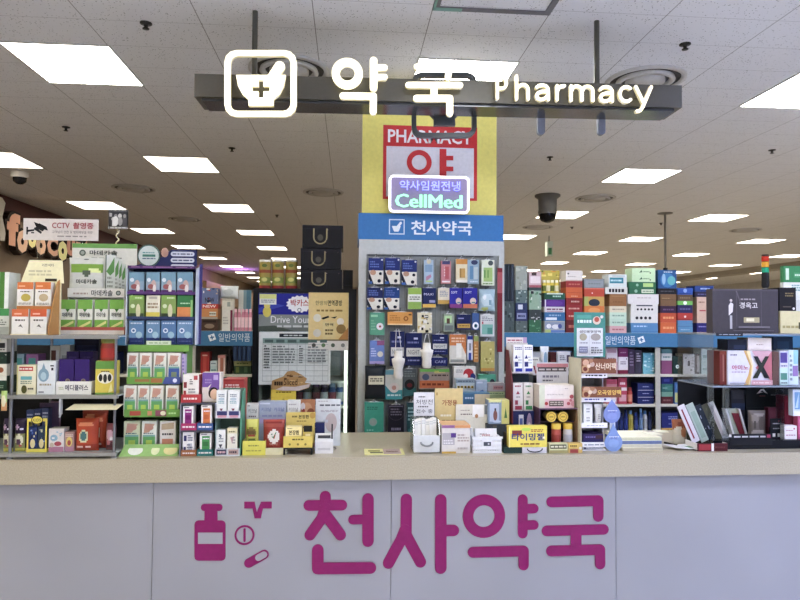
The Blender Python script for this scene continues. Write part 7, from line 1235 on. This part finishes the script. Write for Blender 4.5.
# ---------- left shelving goods
L1 = zband1
S(201, 218, [(319, '4a3428', 'e .5 .4 .3 .2 8a7460;r .1 .7 .9 .9 2a1c18', 'dark brown carton under the orange one on the left shelving'), (308.6, 'd08a4a', 'r .5 .3 .9 .7 c8ccc0;l .5 .4 .9 .6 1 5a4a3a;r 0 0 1 .2 a8a090', 'orange carton on the left shelving'), (304, 'c83a34', 'T .1 .2 .9 .8 f0dcd8 NEW', 'red strip box under the NEW card'), (288, '6a7aa8', 'n 0 0 1 1 16 c84a48,e0e0e4,2a3c70,c8b0a0;T .25 .1 .8 .4 20242c NEW', 'colourful NEW card box on the left shelving')], .1, L1)
S(222, 232.6, [(310, 'd0cfc8', 'r .8 .0 1 1 7a1c40;l .1 .3 .6 .7 3 a8a8a4', 'tall white carton with a plum edge on the left shelving'), (298.5, 'cfccc0', 'r .5 .3 .8 .7 9aa49c;r 0 .85 1 .9 8a8478', 'cream carton on the plum edged one')], .1, L1)
PO((219,285.6,237.4,299), Y2+.02, .1, 'cfd6da', 'e .5 .5 .3 .25 b8c0c4;e .3 .75 .2 .1 e4e8ea', 'plastic_bag', 'pale plastic bag lying on the cream carton of the left shelving', z=P(227, 298.5, Y2).z+.0002)
for i in range(5):
    x = 233.6+i*3.7
    BT((x,309,x+3.3,333), Y2+.02, 'd88aa4', 'pink slim bottle on the left shelving, %s' % ords(5)[i], 'e8b8c8', 'e8c4d0', 'pink_bottle', z=L1, capfrac=.14, neck=.7, g='pink bottles on the left shelving')
BX((238.4,290,251,309), Y2+.14, .03, '7a9aa4', 'r 0 0 .4 1 c8ccc8;r .4 .3 .7 .5 a84a78;r .65 .0 1 1 4a7a94', 'blue_green_carton', 'blue green cards box behind the pink bottles', z=L1)
SS(200.6, 209.4, [(352, 'b03030', 'r .3 .1 .7 .9 c84a40;l .2 .8 .8 .9 1 e8c0a8', 'red carton under the left band')], 0, d=.1)
SS(210.2, 217, [(366, 'b0c8cc', tl % '5a7a84', 'pale blue flat box under the left band'), (361, 'c4d4d6', tl % '5a7a84', 'upper pale blue flat box under the left band')], 0)
SB((217.8,355,225.4,374), 'd8c0b8', 'r .3 .05 .75 .9 b8705a;r 0 .85 1 1 d8908a', 'pink white carton under the left band', 0)
BT((226,350,232,374), Y2+.02, '241c20', 'dark bottle under the left band', '2a2428', '3a3034', 'dark_bottle', z=g3[0])
for i in range(4):
    PK((233+i*4.6,345,237+i*4.6,361), 4.79, ['1f3050', '24385c', '1c2c4a', '28406a'][i], 'r .3 .1 .6 .9 3a5478', 'navy_strip_pack', 'navy strip pack hanging under the left band, %s' % ords(4)[i], 'pack', .02, g='navy strip packs', tab=False)
SS(234, 251, [(366, '2c4a34', 'r .1 .2 .3 .9 6a7a3a;r .6 .2 .8 .9 4a6a4a', 'green striped box under the navy strip packs'), (361, 'a8a86a', tl % '5a6a34', 'olive flat box on the green striped one')], 0)
SS(233, 251, [(376, '3a5a44', 'r .1 0 .2 1 8a9a5a;r .35 0 .45 1 5a7a5a;r .6 0 .7 1 8a9a5a;r .85 0 .95 1 4a6a50', 'dark green tall striped box left of the fridge')], 1)
SB((206,380,222,404), '4a4a50', 'n 0 0 1 1 8 6a6a70,3a3a40', 'dark grey box behind the purple baby box', 1)
for i, (x0, x1, c, lab) in enumerate([(14, 24, '7a9ab0', 'teal flat box seen through the left glass shelf'), (26, 38, '8a5a90', 'mauve flat box seen through the left glass shelf')]):
    SB((x0,354,x1,374), c, 'r .2 .3 .8 .8 3a8a8a', lab, 0)
SB((72,349,92,374), '1c2448', 'r .1 .3 .9 .8 28345c', 'navy carton seen behind the purple boxes', 0)
SB((96,352,118,374), '1f2c5a', 'r .1 .3 .9 .8 2c3a6a', 'navy carton seen behind the red jar', 0)
# ================================================================== world and view
w = bpy.data.worlds.new('store_air'); SC.world = w; w.use_nodes = True
w.node_tree.nodes['Background'].inputs['Color'].default_value = (.02, .02, .02, 1)
SC.view_settings.view_transform = "Standard"; SC.view_settings.look = "None"; SC.view_settings.gamma = 1; SC.view_settings.exposure = -.03
SC.view_settings.use_curve_mapping = False
SC.cycles.use_denoising = True
SC.cycles.max_bounces = 8; SC.cycles.transparent_max_bounces = 16
